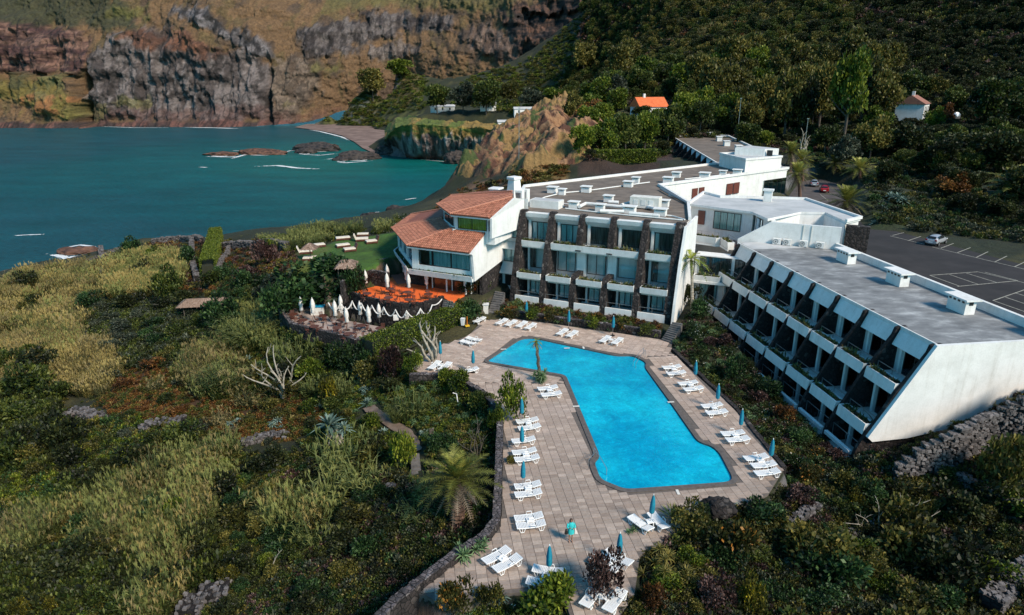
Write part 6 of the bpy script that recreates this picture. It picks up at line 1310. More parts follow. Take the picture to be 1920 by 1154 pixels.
MAT['straw'] = simple('straw', (0.16, 0.10, 0.07), (0.30, 0.20, 0.14), 5, .95); MAT['straw_leaf'] = foliage('straw_stalks', [(0.14, 0.085, 0.06), (0.30, 0.20, 0.15), (0.45, 0.33, 0.26)], transl=0)
thatch('thatched_shelter', 650, 490, 4.2, 2.3, 3.6, 1.7, .05, 'pinkish straw roof on the lawn behind the big tree', False); thatch('straw_parasol', 580, 459, 4.2, 2.0, 2.0, 2.1, 0, 'brown straw parasol at the left edge of the lawn', True, .05)
thatch('thatched_shelter', 384, 562, -5.0, 7.0, 3.8, 2.2, .15, 'wide straw roof of a shelter among the garden shrubs', False, .7)
# white pole fallen by the wall, garden sign, towel bin, lifebuoy post at the hedge
for a, b_, z, lab in ((849, 737, -.5, 'white slanting rail on the dark bank below the deck'),): p = at(a, b_, z); o = MB().tube([p, p + (.35, 0, -.1), at(860, 765, -1.8)], .05, 6).build('rail', MAT['plastic']); tag(o, lab, 'rail')
p, _k = hit([813], [832]); p = p[0]; r_ = emp('garden_sign', tuple(p), 0); tag(r_, 'small pale wooden sign post beside the garden steps', 'sign'); MB().box(-.05, .05, -.05, .05, 0, 1.5).build('post', MAT['pale_bark'], r_); MB().box(-.3, .05, -.08, -.052, .95, 1.5).build('panel', MAT['bark'], r_)
p = at(911, 590, 0); r_ = emp('stone_post', tuple(p)); tag(r_, 'pale square post at the foot of the steps by the hedge', 'post'); MB().box(-.3, .3, -.3, .3, 0, 1.3).build('shaft', MAT['cream'], r_); MB().box(-.38, .38, -.38, .38, 1.3, 1.4).build('cap', MAT['white'], r_)
p = at(876, 612, 0); r_ = emp('lifebuoy_stand', tuple(p), .4); tag(r_, 'yellow stand beside the hedge at the top left corner of the deck', 'stand'); MB().box(-.25, .25, -.2, .2, 0, .12).build('base', simple('yellow_plastic', (.75, .45, .02)), r_); MB().tube([(0, 0, .1), (0, 0, 1.2)], .04, 6).build('post', simple('orange_plastic', (.7, .2, .02)), r_)
p = at(868, 610, 0); r_ = emp('towel_bin', tuple(p), .5); tag(r_, 'white tapered bin beside the yellow stand', 'bin'); MB().lathe([(.22, 0), (.32, .8), (.36, .85), (.3, .86)], 4).build('body', MAT['plastic'], r_)
# masts
for px, py, z, h, lab in ((973, 318, 7, 13, 'slender flagpole on the brown headland'), (1381, 268, 8, 12, 'lamp mast beside the farthest wing'), (1506, 292, 8, 9, 'thin lamp mast among the palms')):
    p, _k = hit([px], [py]); p = p[0]; r_ = emp('mast', tuple(p)); tag(r_, lab, 'mast'); MB().lathe([(.09, 0), (.05, h)], 6).build('pole', MAT['metal'], r_); MB().box(-.3, .3, -.06, .06, h - .1, h).build('fitting', MAT['metal'], r_)

# ------------------------------------------------------------------ the woman on the deck
def person(px, py):
    p = at(px, py, 0); r_ = emp('person', (p[0], p[1], 0), math.radians(6)); tag(r_, 'woman in a turquoise wrap standing barefoot on the deck with a bag', 'person')
    J = {'pel': (0, 0, .92), 'wai': (0, 0, 1.08), 'che': (0, .01, 1.28), 'nec': (0, .01, 1.42), 'hea': (0, -.01, 1.54), 'top': (0, 0, 1.64), 'hl': (-.09, 0, .88), 'kl': (-.10, -.02, .48), 'al': (-.10, .02, .08), 'tl': (-.12, -.14, .03), 'hr': (.09, 0, .88), 'kr': (.08, -.03, .48), 'ar': (.07, .02, .08), 'tr': (.09, -.14, .03),
         'sl': (-.17, .01, 1.36), 'el': (-.24, -.04, 1.10), 'wl': (-.10, -.20, 1.14), 'ml': (-.03, -.22, 1.18), 'sr': (.17, .01, 1.36), 'er': (.25, .0, 1.10), 'wr': (.14, -.18, 1.06), 'mr': (.06, -.22, 1.10)}
    Rr = {'pel': .135, 'wai': .105, 'che': .12, 'nec': .045, 'hea': .085, 'top': .07, 'hl': .085, 'kl': .05, 'al': .032, 'tl': .03, 'hr': .085, 'kr': .05, 'ar': .032, 'tr': .03, 'sl': .05, 'el': .036, 'wl': .026, 'ml': .03, 'sr': .05, 'er': .036, 'wr': .026, 'mr': .03}
    E_ = [('pel', 'wai'), ('wai', 'che'), ('che', 'nec'), ('nec', 'hea'), ('hea', 'top'), ('pel', 'hl'), ('hl', 'kl'), ('kl', 'al'), ('al', 'tl'), ('pel', 'hr'), ('hr', 'kr'), ('kr', 'ar'), ('ar', 'tr'), ('che', 'sl'), ('sl', 'el'), ('el', 'wl'), ('wl', 'ml'), ('che', 'sr'), ('sr', 'er'), ('er', 'wr'), ('wr', 'mr')]
    ks = list(J); me = bpy.data.meshes.new('body'); me.from_pydata([J[k] for k in ks], [(ks.index(a), ks.index(b_)) for a, b_ in E_], []); o = bpy.data.objects.new('body', me); COL.objects.link(o); o.parent = r_
    sk = o.modifiers.new('skin', 'SKIN'); sk.use_smooth_shade = True
    for i, k in enumerate(ks): me.skin_vertices[0].data[i].radius = (Rr[k], Rr[k]); me.skin_vertices[0].data[i].use_root = k == 'pel'
    su = o.modifiers.new('sub', 'SUBSURF'); su.levels = su.render_levels = 2; me.materials.append(simple('skin', (0.30, 0.15, 0.09), rough=.5))
    k = 18; rings = [(.21, .15, .62, 0), (.20, .145, .85, 0), (.17, .13, 1.05, 0), (.19, .14, 1.22, 0), (.205, .12, 1.34, .01), (.12, .09, 1.42, .01), (.07, .065, 1.45, .01)]
    vs = [(a * math.cos(2 * math.pi * i / k) * (1 + .05 * math.sin(i * 2.5)), b_ * math.sin(2 * math.pi * i / k) * (1 + .05 * math.cos(i * 3.1)) + yo, z) for a, b_, z, yo in rings for i in range(k)]
    m = MB().add(vs, [(j * k + i, j * k + (i + 1) % k, (j + 1) * k + (i + 1) % k, (j + 1) * k + i) for j in range(len(rings) - 1) for i in range(k)])
    for s_ in (-1, 1): m.tube([(s_ * .17, .01, 1.36), (s_ * .25, -.02, 1.12), (s_ * .18, -.14, 1.1)], [.075, .065, .06], 10)
    m.build('wrap', simple('turquoise_cloth', (0.02, 0.42, 0.44), (0.04, 0.55, 0.55), 20, .85, obj=True), r_, True)
    MB().lathe([(.05, -.02), (.098, .03), (.10, .09), (.085, .15), (.03, .175)], 12, (0, .035, 1.5)).build('hair', simple('brown_hair', (0.06, 0.03, 0.018)), r_, True)
    MB().box(-.1, .1, .04, .12, 1.32, 1.54).build('hair', bpy.data.materials['brown_hair'], r_)
    b = MB().hexa([(-.42, -.12, .62), (-.22, -.12, .62), (-.2, .06, .62), (-.42, .06, .62), (-.36, -.1, .98), (-.24, -.1, .98), (-.24, .04, .98), (-.36, .04, .98)]).build('bag', MAT['frame'], r_); bev(b, .03)
    b = MB().hexa([(.20, -.1, .60), (.42, -.1, .58), (.42, .06, .58), (.2, .06, .6), (.2, -.08, 1.02), (.27, -.08, 1.02), (.27, .04, 1.02), (.2, .04, 1.02)]).build('towel', MAT['white_cloth'], r_); bev(b, .03)
person(1070, 1016)

# ------------------------------------------------------------------ houses on the slope
def house(px, py, d, w_, dp, h, rh, rz, roofmat, lab, chim=True):
    p = atd(px, py, d); g = gz(p[0], p[1]); r_ = emp('house', (p[0], p[1], g - 1), rz); tag(r_, lab, 'house'); H1 = h + 1
    MB().box(-w_ / 2, w_ / 2, -dp / 2, dp / 2, -2, H1).build('wall', MAT['white'], r_)
    o = MB().prism([(-w_ / 2 - .4, -dp / 2 - .4, H1), (w_ / 2 + .4, -dp / 2 - .4, H1), (w_ / 2 + .4, dp / 2 + .4, H1), (-w_ / 2 - .4, dp / 2 + .4, H1)], [(-w_ / 2 - .4, -.05, H1 + rh), (w_ / 2 + .4, -.05, H1 + rh), (w_ / 2 + .4, .05, H1 + rh), (-w_ / 2 - .4, .05, H1 + rh)]).build('roof', roofmat, r_)
    if chim: MB().box(-w_ * .2 - .4, -w_ * .2 + .4, -.4, .4, H1 + rh * .5, H1 + rh + 1.2).build('chimney', MAT['white'], o)
    for i in range(3): wv = MB().box(-w_ / 2 + w_ * (.2 + .3 * i) - .5, -w_ / 2 + w_ * (.2 + .3 * i) + .5, -dp / 2 - .06, -dp / 2 - .01, H1 - 2.2, H1 - .7).build('window', MAT['frame'], r_)
    return r_
MAT['orange_roof'] = simple('orange_roof_tiles', (0.60, 0.12, 0.03), (0.72, 0.17, 0.05), 1.2); MAT['brown_tiles'] = simple('brown_roof_tiles', (0.24, 0.10, 0.07), (0.34, 0.15, 0.10), 1.2)
house(1217, 197, 265, 11, 9, 4.5, 3.4, .25, MAT['orange_roof'], 'house with bright orange roof among the trees'); house(1708, 216, 225, 9, 8, 6.5, 2.6, .9, MAT['brown_tiles'], 'white house with brown tiled roof in the wood on the right')
house(1836, 218, 235, 7, 5, 4, 1.8, .2, MAT['brown_tiles'], 'small white house glimpsed behind the round tree', False)
for i, (px, py, d, w_, lab) in enumerate([(985, 205, 430, 14, 'white low house on the peninsula behind the brown headland'), (830, 207, 470, 16, 'long pale building under the trees on the peninsula'), (915, 210, 450, 10, 'small pale building in the peninsula trees'), (952, 213, 420, 12, 'low stone building with white windows on the peninsula')]): house(px, py, d, w_, 6, 3.4, 1.2, .1, MAT['roof_light'], lab, False)
p = atd(1793, 231, 215); r_ = emp('satellite_dish', (p[0], p[1], gz(p[0], p[1]))); tag(r_, 'grey satellite dish in front of the hedge on the right', 'satellite dish')
dd_ = MB(); k = 14; vs = [(0, 0, 3.2)] + [(r1 * math.cos(2 * math.pi * i / k), .35 * r1 * r1 - .2 * 0, 3.2 + r1 * math.sin(2 * math.pi * i / k)) for r1 in (.7, 1.3) for i in range(k)]
dd_.add(vs, [(0, 1 + i, 1 + (i + 1) % k) for i in range(k)] + [(1 + i, 1 + k + i, 1 + k + (i + 1) % k, 1 + (i + 1) % k) for i in range(k)]); dd_.build('dish', MAT['metal'], r_); MB().tube([(0, .2, 0), (0, .2, 3.2)], .08, 6).build('post', MAT['metal'], r_)
# ------------------------------------------------------------------ peninsula cliff and its green top, green mound behind the beach
def cliff_sheet(name, bot, top, back, col, amp=2.2, ns=220, nt_=46, ncap=16, capd=70, seed=0):
    S_ = np.linspace(0, 1, ns); b = np.array([at(*p, SEA - 1) for p in bot]); t = np.array([atd(p[0], p[1], p[2]) for p in top])
    sb = np.linspace(0, 1, len(b)); st = np.linspace(0, 1, len(t)); B = np.stack([np.interp(S_, sb, b[:, i]) for i in range(3)], 1); T = np.stack([np.interp(S_, st, t[:, i]) for i in range(3)], 1)
    k = np.linspace(0, 1, nt_)[:, None, None]; P = B[None] * (1 - k) + T[None] * k
    P[..., 1] += -amp * .0 + (np.sin(k[..., 0] * 3.14) * -amp)
    cap = []
    for j in range(1, ncap + 1): q = T.copy(); q[:, 1] += capd * (j / ncap) ** 1.3; q[:, 0] *= (q[:, 1] / T[:, 1]); q[:, 2] += back * (j / ncap); cap.append(q)
    P = np.concatenate([P, np.array(cap)], 0); X, Y, Z = P[..., 0], P[..., 1], P[..., 2]
    rid = 1 - np.abs(2 * fbm(X / 9 + seed, Z / 22, 5) - 1); fine = fbm(X / 3.2, Z / 4 + Y / 5 + seed, 4); kk = np.concatenate([np.linspace(0, 1, nt_), np.full(ncap, 1.0)])[:, None]
    rock = smooth((.80 - kk + (fine - .5) * .5) / .18); Y2 = Y - (rid - .6) * 9 * amp * .45 * rock - (fine - .5) * 4; Z2 = Z + (fine - .5) * (1 + 2.4 * (kk >= 1)) 
    C = col(X, Z, rock, fine, rid, kk); return grid_mesh(name, X, Y2, Z2, MAT['cliff'], True, C)
def pcol(X, Z, rock, fine, rid, kk):
    q = smooth((fbm(X / 2.5, Z / 14, 5) - .4) / .2)[..., None]; rk = np.array([.06, .055, .058]) * (1 - q) + np.array([.27, .25, .245]) * q
    br = smooth((fbm(X / 12 + 3, Z / 12, 4) - .5) / .1)[..., None]; rk = rk * (1 - br * .6) + np.array([.10, .055, .04]) * br * .6
    lg = smooth((3 - (Z - SEA)) / 2)[..., None]; rk = rk * (1 - lg) + np.array([.16, .06, .04]) * lg
    g = smooth((fbm(X / 8 + 9, Z / 5 + kk * 6, 4) - .46) / .1)[..., None]; gr = np.array([.10, .13, .025]) * (1 - g) + np.array([.24, .16, .045]) * g
    return (rk * rock[..., None] + gr * (1 - rock[..., None])) * (.7 + .6 * fine)[..., None]
o = cliff_sheet('peninsula_cliff', [(722, 282), (745, 292), (775, 300), (805, 301), (835, 303), (862, 303), (890, 300), (915, 312)], [(722, 262, 428), (742, 238, 412), (775, 233, 405), (805, 234, 404), (840, 236, 402), (870, 238, 402), (905, 240, 398), (960, 246, 392)], 1.0, pcol, 2.4); tag(o, kind='structure')
rock_obj('sea_cave_rock', tuple(at(735, 290, SEA)), 11, 6, 6, MAT['blackrock'], 8.8, 'dark rocks between the beach and the peninsula cliff', 'rock'); rock_obj('sea_cave_rock', tuple(at(852, 300, SEA + 2)), 6, 5, 5, MAT['blackrock'], 3.1, 'dark cave mouth rock at the foot of the peninsula cliff', 'rock')
bs = MB(); bpx = [(552, 239), (575, 233), (620, 231), (680, 235), (736, 240), (742, 262), (728, 284), (700, 287), (680, 278), (664, 266), (640, 254), (605, 246)]; bp = [at(*p, SEA + .55) for p in bpx]
bs.add([tuple(p) for p in bp], [tuple(range(len(bp)))]); o = bs.build('beach', simple('beach_sand', (0.13, 0.085, 0.07), (0.24, 0.165, 0.14), 0.12, .95)); tag(o, kind='structure')

# ------------------------------------------------------------------ plant meshes
def leaf(m, c, d, up, L, w, col, fold=True):
    d = d / (np.linalg.norm(d) + 1e-9); s_ = np.cross(d, up); n_ = np.linalg.norm(s_)
    if n_ < 1e-3: return
    s_ = s_ / n_ * w; m.v.extend([tuple(c), tuple(c + d * L * .45 + s_), tuple(c + d * L), tuple(c + d * L * .45 - s_)]); b = len(m.v) - 4; m.f.append((b, b + 1, b + 2, b + 3)); m.m.append(0); m.c.append(col)
def np_leaves(P, Nn, L, w, cols, seed):
    """vectorised leaf cloud: points, outward normals -> quads"""
    r = np.random.RandomState(seed); n = len(P); d = Nn + r.normal(0, .75, (n, 3)); d /= np.linalg.norm(d, axis=1)[:, None]; u = r.normal(0, 1, (n, 3)); s_ = np.cross(d, u); s_ /= np.linalg.norm(s_, axis=1)[:, None] + 1e-9
    l = (L * r.uniform(.6, 1.4, n))[:, None]; ww = (w * r.uniform(.6, 1.3, n))[:, None]
    V = np.stack([P, P + d * l * .5 + s_ * ww, P + d * l, P + d * l * .5 - s_ * ww], 1).reshape(-1, 3); return V, np.repeat(cols, 4)
def mesh_from(name, V, cv, mats, midx=None, quads=True):
    n = len(V) // 4; me = bpy.data.meshes.new(name); me.vertices.add(len(V)); me.vertices.foreach_set('co', V.astype(np.float32).ravel()); me.loops.add(len(V)); me.loops.foreach_set('vertex_index', np.arange(len(V), dtype=np.int32))
    me.polygons.add(n); me.polygons.foreach_set('loop_start', np.arange(0, len(V), 4, dtype=np.int32)); me.polygons.foreach_set('loop_total', np.full(n, 4, np.int32))
    for m in (mats if isinstance(mats, list) else [mats]): me.materials.append(m)
    me.update(calc_edges=True); a = me.color_attributes.new('Col', 'FLOAT_COLOR', 'POINT'); c = np.clip(cv, 0, 1); a.data.foreach_set('color', np.stack([c, c, c, np.ones_like(c)], 1).astype(np.float32).ravel())
    if midx is not None: me.polygons.foreach_set('material_index', midx.astype(np.int32))
    return me
def crown(name, mat, n=1500, lumps=9, L=.13, w=.045, seed=0, rz=.8, spread=.62, lr=(.32, .52), flat=0.0, droop=0.0, shell_=.75):
    """unit crown centred at z=rz, radius about 1"""
    r = np.random.RandomState(seed); cen = []; 
    for i in range(lumps):
        a = r.uniform(0, 6.28); q = r.uniform(0, 1) ** .5 * spread; z = r.uniform(-.55, .75) * rz * .8; q *= math.sqrt(max(.15, 1 - (z / rz) ** 2)); cen.append((q * math.cos(a), q * math.sin(a), rz + z, r.uniform(*lr), r.uniform(-.22, .22)))
    k = r.randint(0, lumps, n); c = np.array(cen)[k]; d = r.normal(0, 1, (n, 3)); d /= np.linalg.norm(d, axis=1)[:, None]; d[:, 2] = np.where(d[:, 2] < -.45, -d[:, 2], d[:, 2])
    rr = c[:, 3] * (shell_ + (1 - shell_) * r.uniform(-1.2, 1, n)); P = c[:, :3] + d * rr[:, None]; nn = d.copy(); nn[:, 2] += .3 - droop
    col = np.clip(.45 + c[:, 4] + r.normal(0, .2, n), 0, 1); V, cv = np_leaves(P, nn, L, w, col, seed + 1); return mesh_from(name, V, cv, mat)
def blades(name, mat, n=90, h=2.6, rad=.8, w=.035, bend=.5, seed=0, plume=0.25, segs=3, up0=.25):
    r = np.random.RandomState(seed); V = []; C = []
    for i in range(n):
        a = r.uniform(0, 6.28); q = r.uniform(0, 1) ** .6 * rad; p = np.array([q * math.cos(a), q * math.sin(a), 0]); a2 = a + r.normal(0, .8); hh = h * r.uniform(.55, 1.1); be = bend * r.uniform(.3, 1.2); s_ = np.array([-math.sin(a2 + r.normal(0, .8)), math.cos(a2), 0]) * w * r.uniform(.7, 1.4); col = r.uniform(.1, .8)
        pts = [p + np.array([math.cos(a2), math.sin(a2), 0]) * be * hh * t ** 2 * .6 + np.array([0, 0, hh * (t - .25 * be * t ** 3)]) for t in np.linspace(0, 1, segs + 1)]
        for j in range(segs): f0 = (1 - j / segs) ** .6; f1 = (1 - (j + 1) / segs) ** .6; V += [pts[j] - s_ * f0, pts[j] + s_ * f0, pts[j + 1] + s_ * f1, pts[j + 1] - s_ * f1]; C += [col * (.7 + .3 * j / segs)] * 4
        if r.random() < plume:
            t = pts[-1]
            for q_ in range(5): dd = r.normal(0, 1, 3) * .10; dd[2] = abs(dd[2]) + .16; V += [t - (.01, 0, 0) - (0, 0, .25), t + dd * .5 + (.022, 0, 0), t + dd, t + dd * .5 - (.022, .01, 0)]; C += [.95] * 4
        # side leaves on the cane
        for q_ in range(3):
            t = pts[1 + (q_ % (segs - 1))] if segs > 1 else pts[0]; b_ = r.uniform(0, 6.28); L = .45 * h / 2.6; d = np.array([math.cos(b_), math.sin(b_), .35]) * L; sd = np.array([-math.sin(b_), math.cos(b_), 0]) * w * .8; V += [t, t + d * .5 + sd, t + d + (0, 0, -.1), t + d * .5 - sd]; C += [min(1, col + .15)] * 4
    return mesh_from(name, np.array(V), np.array(C), mat)
def rosette(name, mat, n=34, L=1.0, w=.09, seed=0, el=(-.1, 1.3), curve=.35, z0=0.0, add=None, ret=False, segs=3):
    r = np.random.RandomState(seed); V = []; C = []
    for i in range(n):
        a = i * 2.39996 + r.normal(0, .08); e = el[0] + (el[1] - el[0]) * ((i + .5) / n) + r.normal(0, .06); l = L * r.uniform(.8, 1.1) * (1 - .25 * i / n); h_ = np.array([math.cos(a), math.sin(a), 0]); s_ = np.array([-math.sin(a), math.cos(a), 0]); col = r.uniform(.25, .85)
        ps = [np.array([0, 0, z0]) + (h_ * math.cos(e) * t + np.array([0, 0, math.sin(e) * t - curve * t * t * math.cos(e)])) * l for t in np.linspace(.04, 1, segs + 1)]; wd = [w * q for q in (([.55, 1, .7, .03]) if segs == 3 else np.r_[.6, np.linspace(1, .05, segs)])]
        for j in range(segs):
            for sg in (-1, 1):
                lift = np.array([0, 0, w * .35]); a0, a1 = ps[j], ps[j + 1]; V += [a0, a0 + s_ * sg * wd[j] + lift, a1 + s_ * sg * wd[j + 1] + lift * (1 if j < segs - 1 else 0), a1]; C += [col, min(1, col + .2), min(1, col + .2), col]
    V = np.array(V); C = np.array(C)
    return (V, C) if ret else mesh_from(name, V, C, mat)
def multi_rosette(name, mat, heads, seed=0, **k):
    r = np.random.RandomState(seed); Vs = []; Cs = []
    for i, (x, y, z, s_) in enumerate(heads):
        V, C = rosette('', None, ret=True, seed=seed + i, **k); tl = r.normal(0, .25, 2); V = V * s_; V[:, 0] += V[:, 2] * tl[0]; V[:, 1] += V[:, 2] * tl[1]; V += (x, y, z); Vs.append(V); Cs.append(np.clip(C + r.uniform(-.15, .15), 0, 1))
    return mesh_from(name, np.concatenate(Vs), np.concatenate(Cs), mat)
def frond_mesh(name, mat, n=36, L=3.0, seed=0, el=(-.5, 1.25), droop=.55, leafl=.45, lw=.035, nl=22):
    r = np.random.RandomState(seed); V = []; C = []
    for i in range(n):
        a = i * 2.39996 + r.normal(0, .1); f = i / n; e = el[0] + (el[1] - el[0]) * f ** .9 + r.normal(0, .08); l = L * r.uniform(.85, 1.08) * (.75 + .25 * math.sin(3.14 * f + .4)); h_ = np.array([math.cos(a), math.sin(a), 0]); s_ = np.array([-math.sin(a), math.cos(a), 0]); base = .25 + .55 * f
        T = np.linspace(0, 1, nl + 1); ps = [(h_ * math.cos(e) * t + np.array([0, 0, math.sin(e) * t - droop * t * t * (.5 + .5 * math.cos(e))])) * l for t in T]
        for j in range(nl):
            t = T[j]; d = ps[j + 1] - ps[j]; d /= np.linalg.norm(d); V += [ps[j] - s_ * .02, ps[j] + s_ * .02, ps[j + 1] + s_ * .015, ps[j + 1] - s_ * .015]; C += [min(1, base + .2)] * 4
            if t < .08: continue
            ll = leafl * math.sin(3.14 * min(1, .12 + t * .9)) ** .6 * (L / 3)
            for sg in (-1, 1):
                dd = s_ * sg * .85 + d * .55 + np.array([0, 0, .25 - .3 * r.random()]); dd /= np.linalg.norm(dd); p = ps[j]; wv = d * lw; V += [p - wv, p + wv, p + dd * ll + wv * .1, p + dd * ll * .98 - wv * .1]; C += [float(np.clip(base + r.uniform(-.18, .18), 0, 1))] * 4
    return mesh_from(name, np.array(V), np.array(C), mat)

FM = {}  # darkest leaf tones lowered, deep shade put into the leaf colour
FM['broad'] = foliage('broad_leaves', [(0.007, 0.013, 0.003), (0.043, 0.066, 0.011), (0.160, 0.180, 0.034)])
FM['olive'] = foliage('olive_leaves', [(0.015, 0.017, 0.004), (0.086, 0.086, 0.016), (0.280, 0.230, 0.055)])
FM['lime'] = foliage('bright_leaves', [(0.013, 0.025, 0.003), (0.078, 0.119, 0.010), (0.280, 0.310, 0.035)])
FM['emer'] = foliage('emerald_leaves', [(0.004, 0.012, 0.004), (0.021, 0.056, 0.015), (0.090, 0.160, 0.045)])
FM['dark'] = foliage('dark_shade_leaves', [(0.004, 0.006, 0.002), (0.021, 0.030, 0.008), (0.080, 0.090, 0.024)])  # also planted where slopes lie in shade; that shade is in the colour
FM['grey'] = foliage('grey_green_leaves', [(0.009, 0.014, 0.009), (0.045, 0.059, 0.037), (0.140, 0.155, 0.100)])
FM['gold'] = foliage('golden_reed', [(0.030, 0.028, 0.006), (0.156, 0.131, 0.033), (0.460, 0.360, 0.130)])
FM['reed'] = foliage('green_reed', [(0.013, 0.022, 0.005), (0.086, 0.111, 0.025), (0.300, 0.310, 0.100)])
FM['dryreed'] = foliage('dry_reed', [(0.015, 0.019, 0.006), (0.086, 0.090, 0.028), (0.320, 0.250, 0.110)])
FM['rust'] = foliage('rusty_leaves', [(0.022, 0.010, 0.004), (0.139, 0.057, 0.016), (0.330, 0.160, 0.040)])
FM['plum'] = foliage('plum_leaves', [(0.011, 0.005, 0.005), (0.061, 0.030, 0.026), (0.240, 0.150, 0.130)])
FM['agave'] = foliage('agave_leaves', [(0.015, 0.030, 0.022), (0.074, 0.131, 0.107), (0.240, 0.330, 0.280)], transl=.05)
FM['aloe'] = foliage('aloe_leaves', [(0.010, 0.025, 0.010), (0.049, 0.107, 0.041), (0.160, 0.250, 0.110)], transl=.05)
FM['palm'] = foliage('palm_leaves', [(0.025, 0.026, 0.006), (0.139, 0.148, 0.026), (0.440, 0.420, 0.100)])
FM['flower'] = foliage('flowering_leaves', [(0.009, 0.022, 0.007), (0.037, 0.070, 0.018), (0.750, 0.700, 0.600)], hi=(.84, .97))
FM['yellow'] = foliage('yellow_blossom', [(0.020, 0.025, 0.005), (0.131, 0.115, 0.012), (0.420, 0.330, 0.020)], hi=(.7, .97))
FM['orange'] = foliage('orange_blossom', [(0.015, 0.018, 0.005), (0.074, 0.070, 0.016), (0.500, 0.200, 0.030)], hi=(.74, .97))
FM['cane'] = foliage('dead_fronds', [(0.030, 0.020, 0.013), (0.131, 0.094, 0.061), (0.320, 0.250, 0.180)])
LIB = {}
def lib(k, meshes): LIB[k] = meshes
for k, c in (('broad', 'broad'), ('olive', 'olive'), ('lime', 'lime'), ('emer', 'emer'), ('dark', 'dark'), ('grey', 'grey'), ('plum', 'plum'), ('rust', 'rust'), ('flower', 'flower'), ('yellow', 'yellow'), ('orange', 'orange')):
    big = k in ('broad', 'olive', 'dark', 'emer', 'lime')
    lib('tree_' + k, [crown('crown', FM[c], 4200, 16, .115, .045, s_ * 7 + 1, .85, .62, (.28, .46)) for s_ in range(3 if big else 1)])
    lib('bush_' + k, [crown('foliage', FM[c], 1500, 8, .13, .042, s_ * 5 + 2, .55, .6, (.3, .5)) for s_ in range(3)])
    lib('low_' + k, [crown('foliage', FM[c], 240, 5, .22, .07, s_ * 5 + 3, .35, .7, (.25, .45)) for s_ in range(3)])
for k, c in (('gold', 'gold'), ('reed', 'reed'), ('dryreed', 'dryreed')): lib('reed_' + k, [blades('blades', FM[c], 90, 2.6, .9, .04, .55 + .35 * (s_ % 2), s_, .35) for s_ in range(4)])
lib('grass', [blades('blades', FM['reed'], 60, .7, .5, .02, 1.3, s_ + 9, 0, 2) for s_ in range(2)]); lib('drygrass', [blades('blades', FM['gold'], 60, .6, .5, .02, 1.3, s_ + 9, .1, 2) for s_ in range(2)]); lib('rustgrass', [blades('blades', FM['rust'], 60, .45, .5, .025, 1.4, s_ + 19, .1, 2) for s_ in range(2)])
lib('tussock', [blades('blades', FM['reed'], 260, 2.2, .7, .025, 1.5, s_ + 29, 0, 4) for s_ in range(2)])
lib('agave', [rosette('leaves', FM['agave'], 40, 1.2, .10, s_, (-.05, 1.35), .3) for s_ in range(2)]); lib('aloe', [multi_rosette('leaves', FM['aloe'], [(rnd.uniform(-.8, .8), rnd.uniform(-.8, .8), rnd.uniform(.1, .6), rnd.uniform(.5, .8)) for _ in range(9)], s_, n=20, L=.9, w=.07) for s_ in range(2)])
lib('agaveclump', [multi_rosette('leaves', FM['agave'], [(rnd.uniform(-.8, .8), rnd.uniform(-.8, .8), rnd.uniform(.1, .5), rnd.uniform(.5, .9)) for _ in range(6)], s_ + 5, n=22, L=.9, w=.08) for s_ in range(2)])
lib('yucca', [rosette('leaves', FM['palm'], 60, 1.6, .055, s_, (-.1, 1.5), .15) for s_ in range(1)])
lib('spiky', [multi_rosette('leaves', FM['olive'], [(rnd.uniform(-.9, .9), rnd.uniform(-.9, .9), rnd.uniform(.4, 1.2), rnd.uniform(.6, .9)) for _ in range(10)], 3, n=26, L=.8, w=.035)])
lib('palm', [frond_mesh('fronds', FM['palm'], 44, 3.3, s_, (-.25, 1.42), .36, .55, .05) for s_ in range(2)]); lib('fanpalm', [frond_mesh('fronds', FM['lime'], 20, 2.2, 5, (-.2, 1.2), .7, .5, .05, 16)]); lib('deadfronds', [frond_mesh('dead_fronds', FM['cane'], 16, 2.8, 8, (-1.2, -.35), .35)])

_pp, _ = hit([690, 705, 730, 760, 775, 782, 782], [765, 778, 795, 812, 835, 852, 900]); PATHP = [(p[0] - .75, p[1] - .3) for p in _pp] + [(p[0] + .75, p[1] + .3) for p in _pp[::-1]]
EXCL = [(PATHP, .1), (DECK, .25), (LOWT, .1), (ORAN, .1), (MIDB, .0), (REST, .0), (WING, .0), (PARK, .3), (ROAD, .2)]
def clear_of(x, y, ex=EXCL, extra=0.0):
    ok = np.ones(len(x), bool)
    for poly, mgn in ex:
        i = inpoly(x, y, poly); 
        if mgn + extra > 0: i |= dpoly(x, y, poly) < mgn + extra
        ok &= ~i
    return ok
_gn = {}
def gn_group(col):
    g = bpy.data.node_groups.new('scatter', 'GeometryNodeTree'); g.interface.new_socket('Geometry', in_out='INPUT', socket_type='NodeSocketGeometry'); g.interface.new_socket('Geometry', in_out='OUTPUT', socket_type='NodeSocketGeometry')
    nd = g.nodes; i_, o_ = nd.new('NodeGroupInput'), nd.new('NodeGroupOutput'); ip = nd.new('GeometryNodeInstanceOnPoints'); ci = nd.new('GeometryNodeCollectionInfo'); ci.inputs['Collection'].default_value = col; ci.inputs['Separate Children'].default_value = True; ci.inputs['Reset Children'].default_value = True
    def na_(t, n_): a = nd.new('GeometryNodeInputNamedAttribute'); a.data_type = t; a.inputs['Name'].default_value = n_; return a.outputs['Attribute']
    L = g.links; L.new(i_.outputs[0], ip.inputs['Points']); L.new(ci.outputs[0], ip.inputs['Instance']); ip.inputs['Pick Instance'].default_value = True
    L.new(na_('INT', 'idx'), ip.inputs['Instance Index']); L.new(na_('FLOAT_VECTOR', 'rot'), ip.inputs['Rotation']); L.new(na_('FLOAT_VECTOR', 'scl'), ip.inputs['Scale']); L.new(ip.outputs[0], o_.inputs[0]); return g
